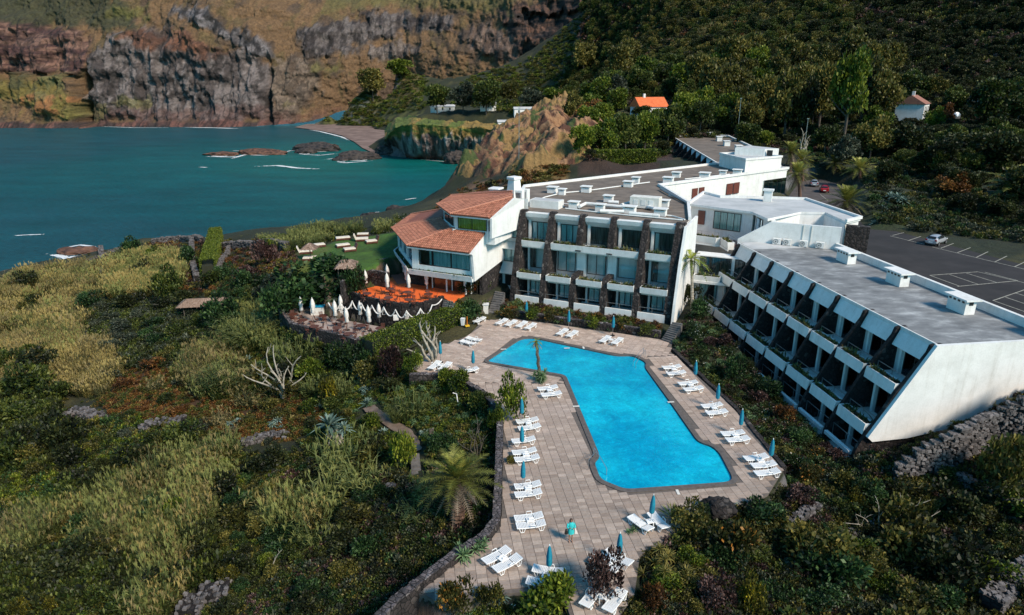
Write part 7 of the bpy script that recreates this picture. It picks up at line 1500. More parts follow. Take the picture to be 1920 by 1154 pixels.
def scatter(name, kinds, P, R_, S_, idx, label):
    """one mass of plants nobody could count"""
    key = tuple(kinds)
    if key not in _gn:
        col = bpy.data.collections.new('plants_' + '_'.join(kinds)); n = 0
        for k in kinds:
            for me in LIB[k]: o = bpy.data.objects.new('%03d' % n, me); col.objects.link(o); n += 1
        _gn[key] = (gn_group(col), n)
    g, n = _gn[key]; me = bpy.data.meshes.new(name); me.vertices.add(len(P)); me.vertices.foreach_set('co', np.asarray(P, np.float32).ravel())
    a = me.attributes.new('rot', 'FLOAT_VECTOR', 'POINT'); a.data.foreach_set('vector', np.asarray(R_, np.float32).ravel()); a = me.attributes.new('scl', 'FLOAT_VECTOR', 'POINT'); a.data.foreach_set('vector', np.asarray(S_, np.float32).ravel())
    a = me.attributes.new('idx', 'INT', 'POINT'); a.data.foreach_set('value', np.asarray(idx, np.int32)); o = bpy.data.objects.new(name, me); COL.objects.link(o); m = o.modifiers.new('scatter', 'NODES'); m.node_group = g; tag(o, label, kind='stuff'); return o
def sample_px(polys, n):
    out = []
    for poly in polys:
        xs = [p[0] for p in poly]; ys = [p[1] for p in poly]; a = (max(xs) - min(xs)) * (max(ys) - min(ys)); out.append((poly, xs, ys, a))
    tot = sum(o[3] for o in out); X = []; Y = []
    for poly, xs, ys, a in out:
        k = int(n * a / tot) + 1; x = nrs.uniform(min(xs), max(xs), k); y = nrs.uniform(min(ys), max(ys), k); i = inpoly(x, y, poly); X.append(x[i]); Y.append(y[i])
    return np.concatenate(X), np.concatenate(Y)
def fill(name, kinds, polys, n, smin, smax, label, hs=(0.8, 1.25), sink=.15, excl=True, extra=0.0, dens=None, far=False, zr=None, gap=0.0):
    X, Y = sample_px(polys, n); P, ok = hit(X, Y); ok &= P[:, 2] > SEA + .8
    if excl: ok &= clear_of(P[:, 0], P[:, 1], extra=extra)
    if gap: ok &= fbm(P[:, 0] / 4.5 + 40, P[:, 1] / 4.5, 3) > gap
    P = P[ok]; k = len(P); s_ = nrs.uniform(smin, smax, k)
    if far: s_ *= np.clip(np.hypot(P[:, 0], P[:, 1]) / far, .7, 2.4)
    z = nrs.uniform(hs[0], hs[1], k); P[:, 2] -= sink * s_; nk = sum(len(LIB[q]) for q in kinds)
    return scatter(name, kinds, P, np.stack([nrs.normal(0, .08, k), nrs.normal(0, .08, k), nrs.uniform(0, 6.28, k)], 1), np.stack([s_, s_, s_ * z], 1), nrs.randint(0, nk, k), label)

fill('ground_cover', ['low_olive', 'grass', 'low_broad', 'low_dark', 'drygrass'], [[(-60, 520), (300, 440), (560, 440), (560, 520), (640, 660), (900, 660), (945, 780), (935, 1000), (780, 1110), (740, 1180), (-60, 1180)], [(1260, 640), (1330, 600), (1660, 850), (1940, 730), (1940, 1180), (1140, 1180), (1480, 900)], [(850, 560), (960, 540), (960, 600), (900, 605), (850, 600)]], 9000, .3, .6, 'short wild plants covering the garden slopes')
# ---------------- garden masses (left)
GOLD = [(-60, 560), (0, 528), (60, 512), (120, 508), (190, 500), (186, 560), (150, 615), (130, 690), (60, 700), (-60, 720)]
fill('golden_reeds', ['reed_gold', 'reed_reed', 'reed_dryreed'], [GOLD], 2300, .6, 1.05, 'dense bed of golden reeds on the seaward slope', gap=.40)
fill('green_reeds', ['reed_reed', 'reed_gold'], [[(196, 500), (250, 478), (335, 478), (345, 500), (335, 540), (290, 562), (205, 560)]], 620, .75, 1.05, 'pale green reeds behind the dark stone wall')
fill('reeds', ['reed_dryreed', 'reed_gold'], [[(95, 640), (200, 650), (222, 700), (190, 745), (110, 740)], [(0, 640), (130, 650), (110, 700), (0, 740)]], 700, .6, .85, 'dry reeds in front of the dark thicket')
fill('grey_reeds', ['reed_reed', 'reed_dryreed'], [[(360, 665), (440, 655), (455, 740), (385, 745), (340, 720)]], 230, .65, .95, 'grey green reeds beside the rusty ground')
fill('tall_reeds', ['reed_reed', 'tussock'], [[(425, 600), (500, 590), (505, 660), (430, 665)]], 120, .8, 1.1, 'tall arching reeds left of the lower terrace')
BOT = [(0, 1010), (60, 985), (180, 955), (280, 900), (330, 860), (420, 850), (530, 860), (600, 930), (600, 990), (560, 1045), (470, 1060), (420, 1090), (340, 1110), (310, 1154), (130, 1170), (230, 1070), (150, 1040), (0, 1070)]
fill('wild_reed_gaps', ['low_dark', 'low_broad', 'low_olive', 'low_emer', 'low_lime'], [BOT], 2600, .35, .7, 'low dark plants between the wild reeds')
fill('wild_reeds', ['reed_dryreed', 'reed_reed', 'reed_reed', 'reed_gold', 'reed_reed', 'tussock'], [BOT], 2000, .45, 1.05, 'tangled green and straw coloured reeds at the bottom left', gap=.50)
fill('dark_scrub', ['low_dark', 'low_broad'], [[(-40, 690), (60, 665), (105, 700), (115, 800), (100, 880), (-40, 900)], [(0, 1070), (150, 1040), (240, 1060), (230, 1110), (120, 1154), (0, 1154)], [(240, 1030), (380, 1000), (400, 1080), (300, 1140), (230, 1110)]], 2400, .7, 1.3, 'dark thicket at the left edge', (.9, 1.6))
fill('scrub', ['low_broad', 'low_olive', 'low_dark', 'low_lime', 'low_emer'], [[(60, 860), (120, 800), (260, 790), (420, 830), (400, 880), (280, 900), (180, 950), (0, 1000), (-40, 930)]], 2600, .45, .95, 'rough olive scrub above the reeds', (.8, 1.4))
fill('grey_thicket', ['low_grey', 'low_broad', 'low_dark'], [[(150, 575), (350, 562), (410, 600), (400, 660), (330, 690), (220, 690), (175, 640)]], 1900, .6, 1.2, 'grey green twiggy thicket in the middle of the garden', (.9, 1.5))
fill('rusty_groundcover', ['low_rust', 'rustgrass', 'low_rust', 'drygrass', 'low_broad', 'rustgrass', 'low_olive'], [[(200, 700), (420, 690), (560, 735), (620, 790), (540, 830), (260, 812), (180, 760)], [(300, 640), (420, 640), (350, 700), (290, 700)]], 3300, .28, .6, 'rusty red and olive ground cover')
fill('green_groundcover', ['low_lime', 'low_emer', 'grass', 'low_olive', 'low_broad', 'low_lime', 'aloe'], [[(770, 700), (850, 705), (935, 770), (935, 820), (860, 870), (780, 790)], [(440, 655), (620, 680), (770, 700), (780, 760), (700, 780), (620, 790), (560, 740), (450, 720)], [(580, 790), (780, 780), (860, 860), (800, 880), (640, 860), (560, 840)]], 3300, .28, .62, 'mixed green garden plants below the terraces')
fill('shade_undergrowth', ['low_dark', 'low_broad', 'low_olive', 'low_dark', 'low_grey', 'low_emer', 'low_plum', 'grass'], [[(420, 860), (640, 850), (800, 870), (930, 800), (930, 990), (900, 1030), (780, 1100), (700, 1180), (430, 1180), (600, 1000), (600, 930)]], 4200, .35, .8, 'dark undergrowth in the lower garden')
fill('seaward_shrubs', ['low_plum', 'low_olive', 'low_dark', 'low_rust'], [[(190, 500), (280, 455), (460, 455), (540, 460), (560, 480), (500, 545), (360, 560), (340, 540), (350, 470)], [(480, 500), (530, 490), (560, 540), (500, 560)]], 1700, .4, .9, 'mixed brown and purple shrubs near the sea wall')
fill('bank_shrubs', ['low_emer', 'low_broad', 'low_dark'], [[(400, 520), (520, 530), (560, 590), (520, 610), (500, 650), (400, 600)], [(450, 640), (530, 620), (640, 660), (740, 650), (780, 700), (620, 690)]], 1800, .5, 1.0, 'green shrubs on the bank of the lower terrace', (.8, 1.4))
fill('coast_plants', ['low_lime', 'low_olive', 'reed_reed', 'low_flower'], [[(480, 450), (600, 428), (690, 432), (600, 462), (540, 476)], [(700, 432), (740, 412), (760, 405), (735, 436), (700, 441)]], 800, .45, .8, 'plants along the sea edge of the lawn')
# ---------------- beds around the deck
fill('hotel_flower_bed', ['low_olive', 'low_orange', 'aloe', 'low_broad', 'low_plum', 'low_lime', 'low_rust'], [[(935, 592), (950, 560), (1000, 565), (1235, 600), (1242, 634), (965, 594)]], 800, .35, .75, 'colourful flower bed between the deck and the hotel', extra=0)
fill('wing_flower_bed', ['low_dark', 'low_emer', 'low_flower', 'low_broad', 'low_plum', 'aloe'], [[(1265, 650), (1275, 600), (1310, 570), (1360, 600), (1480, 710), (1620, 810), (1660, 860), (1560, 900), (1480, 905), (1468, 880), (1382, 770)]], 3200, .28, .68, 'dark flowering bed between the deck and the wing')
fill('right_undergrowth', ['low_dark', 'low_broad', 'low_olive', 'low_plum', 'low_emer', 'low_grey', 'low_dark', 'low_olive', 'grass'], [[(1180, 1060), (1260, 1010), (1400, 960), (1480, 900), (1640, 860), (1760, 880), (1940, 960), (1940, 1180), (1150, 1180)], [(1830, 860), (1940, 760), (1940, 940), (1780, 890)]], 5600, .35, .85, 'undergrowth right of the deck, shade put into dark leaves')  # darker species put the shade of this corner into the leaves
fill('bank_grass', ['low_olive', 'low_dark', 'grass', 'low_plum'], [[(1670, 880), (1780, 820), (1940, 745), (1940, 830), (1800, 890), (1690, 915)], [(1660, 860), (1700, 800), (1800, 780), (1940, 720), (1940, 780), (1760, 850)]], 1300, .3, .6, 'plants along the foot of the white end wall')
# ---------------- hillside
HB = [(1060, 300), (1060, 250), (1045, 190), (1075, 130), (1100, 60), (1110, -60), (2000, -60), (2000, 350), (1880, 320), (1700, 300), (1600, 290), (1480, 290), (1440, 290), (1390, 262), (1270, 262), (1230, 300), (1100, 300)]
fill('upper_scrub', ['low_olive', 'low_rust', 'low_dark', 'low_plum', 'low_broad', 'low_dark', 'tree_olive', 'tree_broad'], [[(1045, 200), (1070, 130), (1095, 60), (1105, -60), (1560, -60), (1620, 100), (1560, 150), (1300, 200)]], 7000, 1.6, 3.4, 'brown and olive scrub high on the slope', (.7, 1.3), far=300, extra=2)
fill('hillside_scrub', ['low_dark', 'low_olive', 'low_broad', 'low_dark', 'tree_dark', 'low_plum'], [HB], 12000, 1.5, 3.0, 'scrub covering the hillside, slope shade put into dark leaves', (.7, 1.3), far=300, extra=2)  # dark species put the shade of the upper right slope into the plants
fill('hillside_reeds', ['reed_dryreed', 'reed_gold'], [[(1180, 60), (1500, 40), (1600, 100), (1500, 130), (1250, 140), (1170, 120)], [(1180, 0), (1400, 0), (1450, 50), (1180, 60)], [(1210, 150), (1350, 130), (1340, 160), (1230, 180)]], 500, 1.0, 1.6, 'light reed patches on the hillside', far=330)
fill('garden_scrub', ['low_broad', 'low_olive', 'low_emer', 'low_dark', 'grass', 'low_grey', 'low_dark'], [[(1490, 290), (1980, 290), (1980, 465), (1700, 432), (1630, 415), (1590, 340)]], 2200, .5, 1.5, 'low shrubs in the park behind the hotel', extra=2)
fill('peninsula_scrub', ['low_olive', 'low_lime', 'low_broad'], [[(590, 228), (620, 205), (690, 205), (745, 236), (700, 240)], [(870, 150), (1000, 110), (1110, 10), (1110, 120), (1075, 200), (960, 215), (850, 195)], [(600, 215), (650, 150), (740, 100), (800, 140), (800, 205), (690, 222)], [(1070, 180), (1150, 150), (1190, 190), (1100, 230), (1070, 230)]], 4600, 2.2, 4.6, 'green scrub on the mound behind the beach', (.5, .9), excl=False)
fill('headland_scrub', ['low_olive', 'drygrass', 'low_rust'], [[(940, 300), (1000, 240), (1060, 250), (1060, 330), (960, 335)]], 260, .8, 1.6, 'tufts on the brown headland', (.5, .9))
fill('bank_tufts', ['low_olive', 'low_rust', 'low_dark', 'drygrass'], [[(760, 445), (830, 385), (880, 345), (1060, 330), (1070, 348), (930, 365), (850, 430)]], 900, .7, 1.6, 'low scrub on the bank behind the hotel', (.5, .9))
fill('deck_front_bed', ['low_broad', 'low_emer', 'low_lime', 'aloe', 'low_dark', 'low_flower'], [[(835, 1140), (900, 1118), (1000, 1112), (1058, 1130), (1078, 1185), (830, 1185)]], 700, .3, .6, 'planting at the bottom edge of the deck')
fill('hedge_plants', ['low_emer', 'low_broad'], [[(1075, 262), (1250, 262), (1250, 292), (1080, 292)]], 500, 1.2, 2.2, 'green shrubs behind the clipped hedge', (.6, 1.0))
# beyond the frame, so that the garden goes on
def world_fill(name, kinds, boxes, n, smin, smax, label):
    X = []; Y = []
    for x0, x1, y0, y1 in boxes: k = int(n / len(boxes)); X.append(nrs.uniform(x0, x1, k)); Y.append(nrs.uniform(y0, y1, k))
    X = np.concatenate(X); Y = np.concatenate(Y); ok = clear_of(X, Y, extra=.5); Z = hf(X, Y); u_, v_ = proj(X, Y, Z); ok &= ((u_ < -60) | (u_ > 1980) | (v_ > 1190)) & (Z > SEA + 1) & (Y > 12); X, Y, Z = X[ok], Y[ok], Z[ok]; k = len(X); s_ = nrs.uniform(smin, smax, k)
    scatter(name, kinds, np.stack([X, Y, Z - .1], 1), np.stack([0 * X, 0 * X, nrs.uniform(0, 6.28, k)], 1), np.stack([s_] * 3, 1), nrs.randint(0, sum(len(LIB[q]) for q in kinds), k), label)
world_fill('outer_scrub', ['low_dark', 'low_olive', 'low_broad'], [(-110, -20, 14, 110), (20, 110, 14, 110), (-30, 40, 13, 30)], 6000, .8, 1.6, 'scrub at the edges of the garden')
# ------------------------------------------------------------------ plants one can tell apart
def scale_at(P): dz = P[2] - H; return F / (P[1] * cT - dz * sT)
trunk_cache = {}
def trunk_mesh(h, r, bark, lean=0.0, limbs=4, seed=0):
    k = (round(h, 1), round(r, 2), bark, seed)
    if k not in trunk_cache:
        rr = random.Random(seed); m = MB(); pts = [(0, 0, -.5), (lean * .2, .02, h * .35), (lean * .6, 0, h * .7), (lean, .03, h)]; m.tube(pts, [r, r * .8, r * .65, r * .4], 7)
        for i in range(limbs):
            a = rr.uniform(0, 6.28); z = h * rr.uniform(.45, .85); l = h * rr.uniform(.3, .5); m.tube([(lean * .5, 0, z), (lean * .5 + math.cos(a) * l * .5, math.sin(a) * l * .5, z + l * .45), (lean * .5 + math.cos(a) * l, math.sin(a) * l, z + l)], [r * .5, r * .35, r * .15], 5)
        trunk_cache[k] = m.mesh('trunk', [MAT[bark]])
    return trunk_cache[k]
def link(me, name, parent=None, loc=(0, 0, 0), rz=0.0, scl=(1, 1, 1)):
    o = bpy.data.objects.new(name, me); COL.objects.link(o); o.parent = parent; o.location = loc; o.rotation_euler = (0, 0, rz); o.scale = scl; return o
def tree_w(x, y, z, rad, h, sp, label, group, name='tree', bark='bark'):
    r_ = emp(name, (x, y, z)); tag(r_, label, 'tree', group); th = h * .45; link(trunk_mesh(1.0, .05, bark, .05, 4, int(x * 7) % 4), 'trunk', r_, (0, 0, 0), rnd.uniform(0, 6), (h * .5, h * .5, h * .5))
    me = LIB['tree_' + sp]; me = me[int(abs(x * 13)) % len(me)]; link(me, 'crown', r_, (0, 0, h * .06), rnd.uniform(0, 6.28), (rad, rad, h * .94 / 1.62)); return r_
def tree(sp, px, py, w, h, label, group='trees on the slope', name='tree'):
    P, ok = hit([px], [py]); P = P[0]; s_ = scale_at(P); return tree_w(P[0], P[1], P[2] - .2, w / s_ / 2 * 1.05, h / s_ / .93, sp, label, group, name)
def bush(sp, px, py, w, h, label, name='bush', cat='bush', group=None, lib_='bush_'):
    P, ok = hit([px], [py]); P = P[0]; s_ = scale_at(P); me = LIB[lib_ + sp]; me = me[rnd.randrange(len(me))]; r = w / s_ / 2; o = link(me, name, None, (P[0], P[1], P[2] - .1), rnd.uniform(0, 6.28), (r, r, max(.3, h / s_ / .85 / 1.25))); tag(o, label, cat, group); return o
LM = [(1217, 197, 'the orange roofed house'), (1708, 216, 'the white house'), (1330, 262, 'the far wing roof'), (1495, 310, 'the rear palms'), (1852, 205, 'the large round tree'), (1782, 352, 'the copper tree'), (1365, 140, 'the left pine'), (1416, 140, 'the right pine'), (1100, 270, 'the hedge end'), (1755, 450, 'the silver car'), (1580, 190, 'the tallest bright tree'),
 (1170, 20, 'the dark red cliff'), (525, 720, 'the bare candelabra tree'), (628, 780, 'the big blue agave'), (860, 905, 'the date palm'), (384, 562, 'the wide straw roof'), (60, 600, 'the golden reeds'), (300, 800, 'the stone heap'), (400, 1130, 'the bottom stone heap'), (300, 980, 'the wild reeds'), (1345, 960, 'the boulder'), (1680, 965, 'the twisted pale branches'), (1750, 850, 'the tall stone wall'),
 (1245, 1070, 'the spiky shrub'), (1437, 880, 'the last loungers'), (1560, 790, 'the lowest balconies'), (1350, 690, 'the upper right loungers'), (770, 870, 'the garden steps'), (880, 1040, 'the rosette shrub'), (660, 660, 'the lower terrace'), (430, 700, 'the pampas grass'), (395, 480, 'the clipped tall hedge'), (1640, 1130, 'the bottom right corner')]
def where(x, y):
    m = min(LM, key=lambda q: (q[0] - x) ** 2 + (q[1] - y) ** 2); dx, dy = x - m[0], y - m[1]; d = math.hypot(dx, dy); a = 'above ' if dy < -.5 * abs(dx) else 'below ' if dy > .5 * abs(dx) else ''; b = 'left of ' if dx < -.5 * abs(dy) else 'right of ' if dx > .5 * abs(dy) else ''
    return ('close ' if d < 45 else 'far ' if d > 130 else '') + (a + 'and ' + b if a and b else a + b) + m[2]
T = [('broad', 820, 214, 66, 52, 'leftmost dark tree of the clump on the peninsula'), ('grey', 868, 214, 60, 52, 'middle tree of the clump on the peninsula'), ('broad', 912, 216, 70, 60, 'broad dark tree in front of the pale peninsula buildings'), ('olive', 950, 200, 50, 38, 'olive tree at the right end of the peninsula clump'), ('grey', 1000, 205, 60, 34, 'grey green tree above the brown headland'),
 ('lime', 1035, 200, 54, 34, 'light green tree between headland and hillside'), ('olive', 700, 190, 60, 52, 'round olive shrub tree on the mound behind the beach'), ('lime', 752, 150, 60, 36, 'bright green tree on top of the mound behind the beach'), ('broad', 655, 190, 30, 30, 'dark tree beside the cave on the mound'),
 ('lime', 1112, 205, 62, 42, 'yellow green tree left of the orange roofed house'), ('grey', 1150, 200, 60, 50, 'grey green tree close left of the orange roofed house'), ('olive', 1075, 235, 44, 55, 'tall narrow tree at the left foot of the wood'), ('rust', 1110, 245, 70, 50, 'dry brownish tree below the orange roofed house'),
 ('lime', 1090, 298, 60, 62, 'rounded bright tree at the left end of the hedge'), ('lime', 1132, 298, 66, 66, 'rounded bright tree behind the middle of the hedge'), ('broad', 1172, 294, 62, 70, 'darker rounded tree behind the right of the hedge'), ('lime', 1208, 290, 62, 76, 'bright tree behind the dirt patch'), ('broad', 1252, 272, 66, 66, 'tree beside the end of the farthest wing'), ('broad', 1203, 228, 44, 26, 'low green tree before the left wall of the orange roofed house'), ('lime', 1234, 232, 44, 28, 'bright tree before the right wall of the orange roofed house'), ('olive', 1256, 222, 30, 24, 'small olive tree touching the orange roofed house'),
 ('lime', 1280, 232, 60, 50, 'light green tree right of the orange roofed house'), ('broad', 1312, 252, 52, 54, 'tree behind the roof of the farthest wing, left'), ('lime', 1350, 246, 56, 44, 'tree behind the roof of the farthest wing, right'), ('olive', 1385, 196, 60, 56, 'olive tree above the farthest wing'), ('broad', 1400, 282, 64, 50, 'round green tree beside the lift tower'), ('lime', 1432, 276, 40, 30, 'small yellow green tree behind the lift tower'),
 ('olive', 1425, 245, 74, 96, 'tall pale tree at the left end of the row of tall trees'), ('olive', 1470, 262, 74, 112, 'second tall tree in the row behind the lift tower'), ('dark', 1500, 250, 60, 96, 'dark tall tree in the row behind the palms'), ('olive', 1535, 245, 72, 116, 'tall tree in the middle of the row above the palms'), ('lime', 1580, 262, 76, 140, 'tallest bright tree of the row above the palms'), ('olive', 1612, 236, 66, 108, 'tall olive tree right of the tallest one'),
 ('olive', 1648, 240, 66, 96, 'last tall tree left of the white house'), ('broad', 1668, 225, 60, 50, 'dark tree just left of the white house'), ('broad', 1712, 190, 66, 52, 'dark spreading tree behind the white house'), ('olive', 1752, 190, 44, 40, 'small olive tree behind the white house'), ('lime', 1745, 250, 40, 44, 'green tree in front of the white house'), ('rust', 1764, 244, 40, 44, 'brownish leafless tree right of the white house'),
 ('yellow', 1795, 212, 34, 22, 'yellow flowering tree right of the white house'), ('broad', 1852, 248, 92, 94, 'large round tree on the right below the dark slope'), ('broad', 1905, 236, 60, 50, 'dark tree at the right edge behind the large round one'), ('dark', 1800, 300, 110, 50, 'dark wide tree below the satellite dish'), ('dark', 1860, 330, 120, 80, 'dark bushy tree at the right edge of the park'), ('olive', 1630, 300, 70, 72, 'grey green tree right of the tall row'), ('dark', 1700, 300, 80, 60, 'dark tree in the shade below the white house'),
 ('rust', 1782, 372, 66, 46, 'copper coloured tree on the lawn of the park'), ('plum', 1802, 352, 30, 30, 'pinkish tree behind the copper coloured one'), ('dark', 1760, 330, 70, 60, 'dark tree behind the copper coloured one'), ('grey', 1580, 320, 60, 60, 'grey green tree in the park right of the palms'), ('dark', 1905, 400, 100, 90, 'dark tree by the car park at the right edge'), ('dark', 1660, 350, 60, 50, 'dark shrub tree in the park'), ('broad', 1545, 292, 50, 50, 'bushy tree behind the cycads')]
for t in T: tree(*t, name='pine_tree' if t[0] == 'dark' and 0 else 'tree')
# the wood behind: many more, with no feature of their own
def wood(sp, polys, n, wpx, hpx, label, group, mind):
    X, Y = sample_px(polys, n * 6); keep = []
    for x, y in zip(X, Y):
        if all((x - a) ** 2 + ((y - b_) * 1.6) ** 2 > mind ** 2 for a, b_ in keep): keep.append((x, y))
        if len(keep) >= n: break
    P, ok = hit([k[0] for k in keep], [k[1] for k in keep]); ok &= clear_of(P[:, 0], P[:, 1], extra=2)
    kx = np.array(keep); ok &= ~((abs(kx[:, 0] - 1217) < 58) & (kx[:, 1] > 190) & (kx[:, 1] < 270)) & ~((abs(kx[:, 0] - 1706) < 50) & (kx[:, 1] > 205) & (kx[:, 1] < 285))
    for p in P[ok]: s_ = scale_at(p); k = rnd.uniform(.75, 1.25); u_ = proj(*p); tree_w(p[0], p[1], p[2] - .3, wpx / s_ / 2 * k, hpx / s_ * k, sp, ('large ' if k > 1.08 else 'small ' if k < .9 else '') + label.split(' in ')[0].split(' among ')[0].split(' high ')[0] + ' ' + where(*u_), group)
wood('dark', [[(1190, 100), (1400, 60), (1600, 60), (1960, 120), (1960, 200), (1700, 170), (1560, 130), (1400, 150), (1200, 160)], [(1560, -20), (1960, -20), (1960, 120), (1560, 80)]], 60, 34, 26, 'dark tree in the shaded wood high on the hillside', 'trees of the wood', 26)  # dark crowns carry the shade of the upper slope in their colour
wood('olive', [[(1180, 10), (1500, 0), (1560, 110), (1400, 130), (1190, 140)]], 26, 26, 20, 'slight olive tree among the reeds high on the hillside', 'trees of the wood', 30)
wood('broad', [[(1110, 170), (1240, 150), (1420, 150), (1420, 250), (1250, 250), (1190, 240)], [(1640, 180), (1960, 180), (1960, 330), (1700, 330)]], 40, 48, 44, 'mid green tree in the wood behind the hotel', 'trees of the wood', 28)
wood('lime', [[(1090, 180), (1240, 160), (1420, 150), (1500, 160), (1500, 240), (1250, 262), (1100, 290)], [(1480, 250), (1680, 250), (1680, 330), (1560, 320)]], 34, 58, 56, 'leafy bright green tree in the wood behind the hotel', 'trees of the wood', 34)
wood('olive', [[(1250, 160), (1660, 130), (1700, 230), (1400, 260)], [(1080, 150), (1200, 130), (1200, 190)]], 34, 62, 72, 'tall yellowish tree in the wood behind the hotel', 'trees of the wood', 38)
wood('broad', [[(1560, 270), (1760, 260), (1960, 280), (1960, 360), (1700, 330)]], 16, 56, 44, 'mid green tree in the park behind the car park', 'trees of the wood', 40)
wood('dark', [[(1700, 330), (1960, 330), (1960, 430), (1820, 420)]], 9, 60, 44, 'dark tree in the shade of the park', 'trees of the wood', 44)
# norfolk pines
def conifer(px, py, h, label):
    P, ok = hit([px], [py]); P = P[0]; s_ = scale_at(P); hh = h / s_; r_ = emp('pine_tree', tuple(P)); tag(r_, label, 'tree'); MB().tube([(0, 0, -.3), (0, 0, hh)], [hh * .02, hh * .004], 6).build('trunk', MAT['bark'], r_); V = []; C = []
    for t in range(16):
        z = hh * (.15 + .83 * t / 16); R_ = hh * .24 * (1 - t / 17)
        for k in range(9):
            a = k * .7 + t * .35; d = np.array([math.cos(a), math.sin(a), .12]); s2 = np.array([-math.sin(a), math.cos(a), 0]) * R_ * .16; p0 = np.array([0, 0, z]); 
            for w_ in (0, 1): up = np.array([0, 0, R_ * .12]) * w_; V += [p0, p0 + d * R_ * .5 + s2 + up, p0 + d * R_, p0 + d * R_ * .5 - s2 + up]; C += [rnd.uniform(.1, .8)] * 4
    link(mesh_from('branches', np.array(V), np.array(C), FM['emer']), 'branches', r_)
conifer(1365, 165, 60, 'slim tiered pine left on the dark slope'); conifer(1416, 160, 46, 'slim tiered pine above the row of tall trees'); conifer(1320, 185, 52, 'slim tiered pine right of the orange roofed house')
# palms
def palm(px, py, cpx, cpy, label, kind='palm', scl=1.0, bark='palm_bark', tr=.28, dead=True):
    P, ok = hit([px], [py]); P = P[0]; r2 = ray(cpx, cpy); t = P[1] / r2[1]; top = r2 * t + np.array([0, 0, H]); hgt = top[2] - P[2]; r_ = emp('palm_tree', tuple(P)); tag(r_, label, 'palm tree'); m = MB(); dx = top[0] - P[0]
    n = max(5, int(hgt / .14)); pts = []; rr = []
    for i in range(n + 1): q = i / n; pts.append((dx * q ** 1.3, 0, -.3 + (hgt + .3) * q)); rr.append(tr * (1.15 - .25 * q) * (1 + (.14 if i % 2 else -.04)))
    m.tube(pts, rr, 9); m.build('trunk', MAT[bark], r_); me = LIB[kind][rnd.randrange(len(LIB[kind]))]; link(me, 'fronds', r_, (dx, 0, hgt), rnd.uniform(0, 6), (scl,) * 3)
    if dead: link(LIB['deadfronds'][0], 'dead_fronds', r_, (dx, 0, hgt - .1), 1.0, (scl * .95,) * 3)
    return r_
palm(860, 985, 858, 898, 'large date palm with rough trunk left of the pool deck', scl=1.0, tr=.42)
palm(1298, 585, 1296, 488, 'slender fan palm standing in the corner between the two wings', 'fanpalm', 1.35, 'pale_bark', .16, False)
palm(1590, 405, 1588, 378, 'wide palm beside the car park behind the link block', 'palm', 1.55, tr=.5, dead=True)
palm(1482, 322, 1484, 285, 'tall palm with hanging dead leaves behind the rear wall', scl=1.3); palm(1505, 340, 1502, 300, 'second palm of the group behind the rear wall', scl=1.3); palm(1500, 372, 1496, 325, 'nearest palm of the group behind the rear wall', scl=1.2); palm(1565, 325, 1566, 306, 'cycad like palm on the park lawn, left one', scl=1.3, dead=False); palm(1612, 335, 1612, 316, 'cycad like palm on the park lawn, right one', scl=1.3, dead=False)
palm(1915, 392, 1912, 350, 'palm at the right edge above the car park', scl=2.0); palm(1648, 345, 1648, 330, 'small palm in the park', scl=1.1, dead=False)
# the stub palm rising by the pool corner
p0 = at(1011, 712, 0); r_ = emp('palm_tree', tuple(p0)); tag(r_, 'thin dying palm with a tiny crown at the inner corner of the pool', 'palm tree'); q = ray(1005, 640) * (p0[1] / ray(1005, 640)[1]); hh = q[2] + H
m = MB(); n = 26; m.tube([((q[0] - p0[0]) * (i / n) ** 1.5 + .04 * math.sin(i), 0, hh * i / n) for i in range(n + 1)], [.17 * (1 - .3 * i / n) * (1.15 if i % 2 else .92) for i in range(n + 1)], 8); m.build('trunk', MAT['bark'], r_)
link(frond_mesh('fronds', FM['lime'], 9, .9, 3, (-.3, .9), .6, .5, .05, 8), 'fronds', r_, (q[0] - p0[0], 0, hh)); link(frond_mesh('dead_fronds', FM['cane'], 8, .9, 4, (-1.1, -.3), .3, .4, .05, 8), 'dead_fronds', r_, (q[0] - p0[0], 0, hh - .1))
def plant(kind, px, py, w, label, name='agave', cat='agave', zk=1.0, z=None, group=None, base=1.2):
    if z is None: P, ok = hit([px], [py]); P = P[0]
    else: P = at(px, py, z)
    s_ = scale_at(P); k = w / s_ / 2 / base; me = LIB[kind][rnd.randrange(len(LIB[kind]))]; o = link(me, name, None, tuple(P), rnd.uniform(0, 6.28), (k, k, k * zk)); tag(o, label, cat, group); return o
plant('aloe', 1011, 712, 44, 'rosette shrub around the foot of the thin palm at the pool', 'dragon_plant', 'shrub', 1.5, 0, base=1.35); plant('aloe', 1010, 716, 36, 'small green rosettes on the pool side of the thin palm', 'dragon_plant', 'shrub', 1.2, 0, base=1.35)
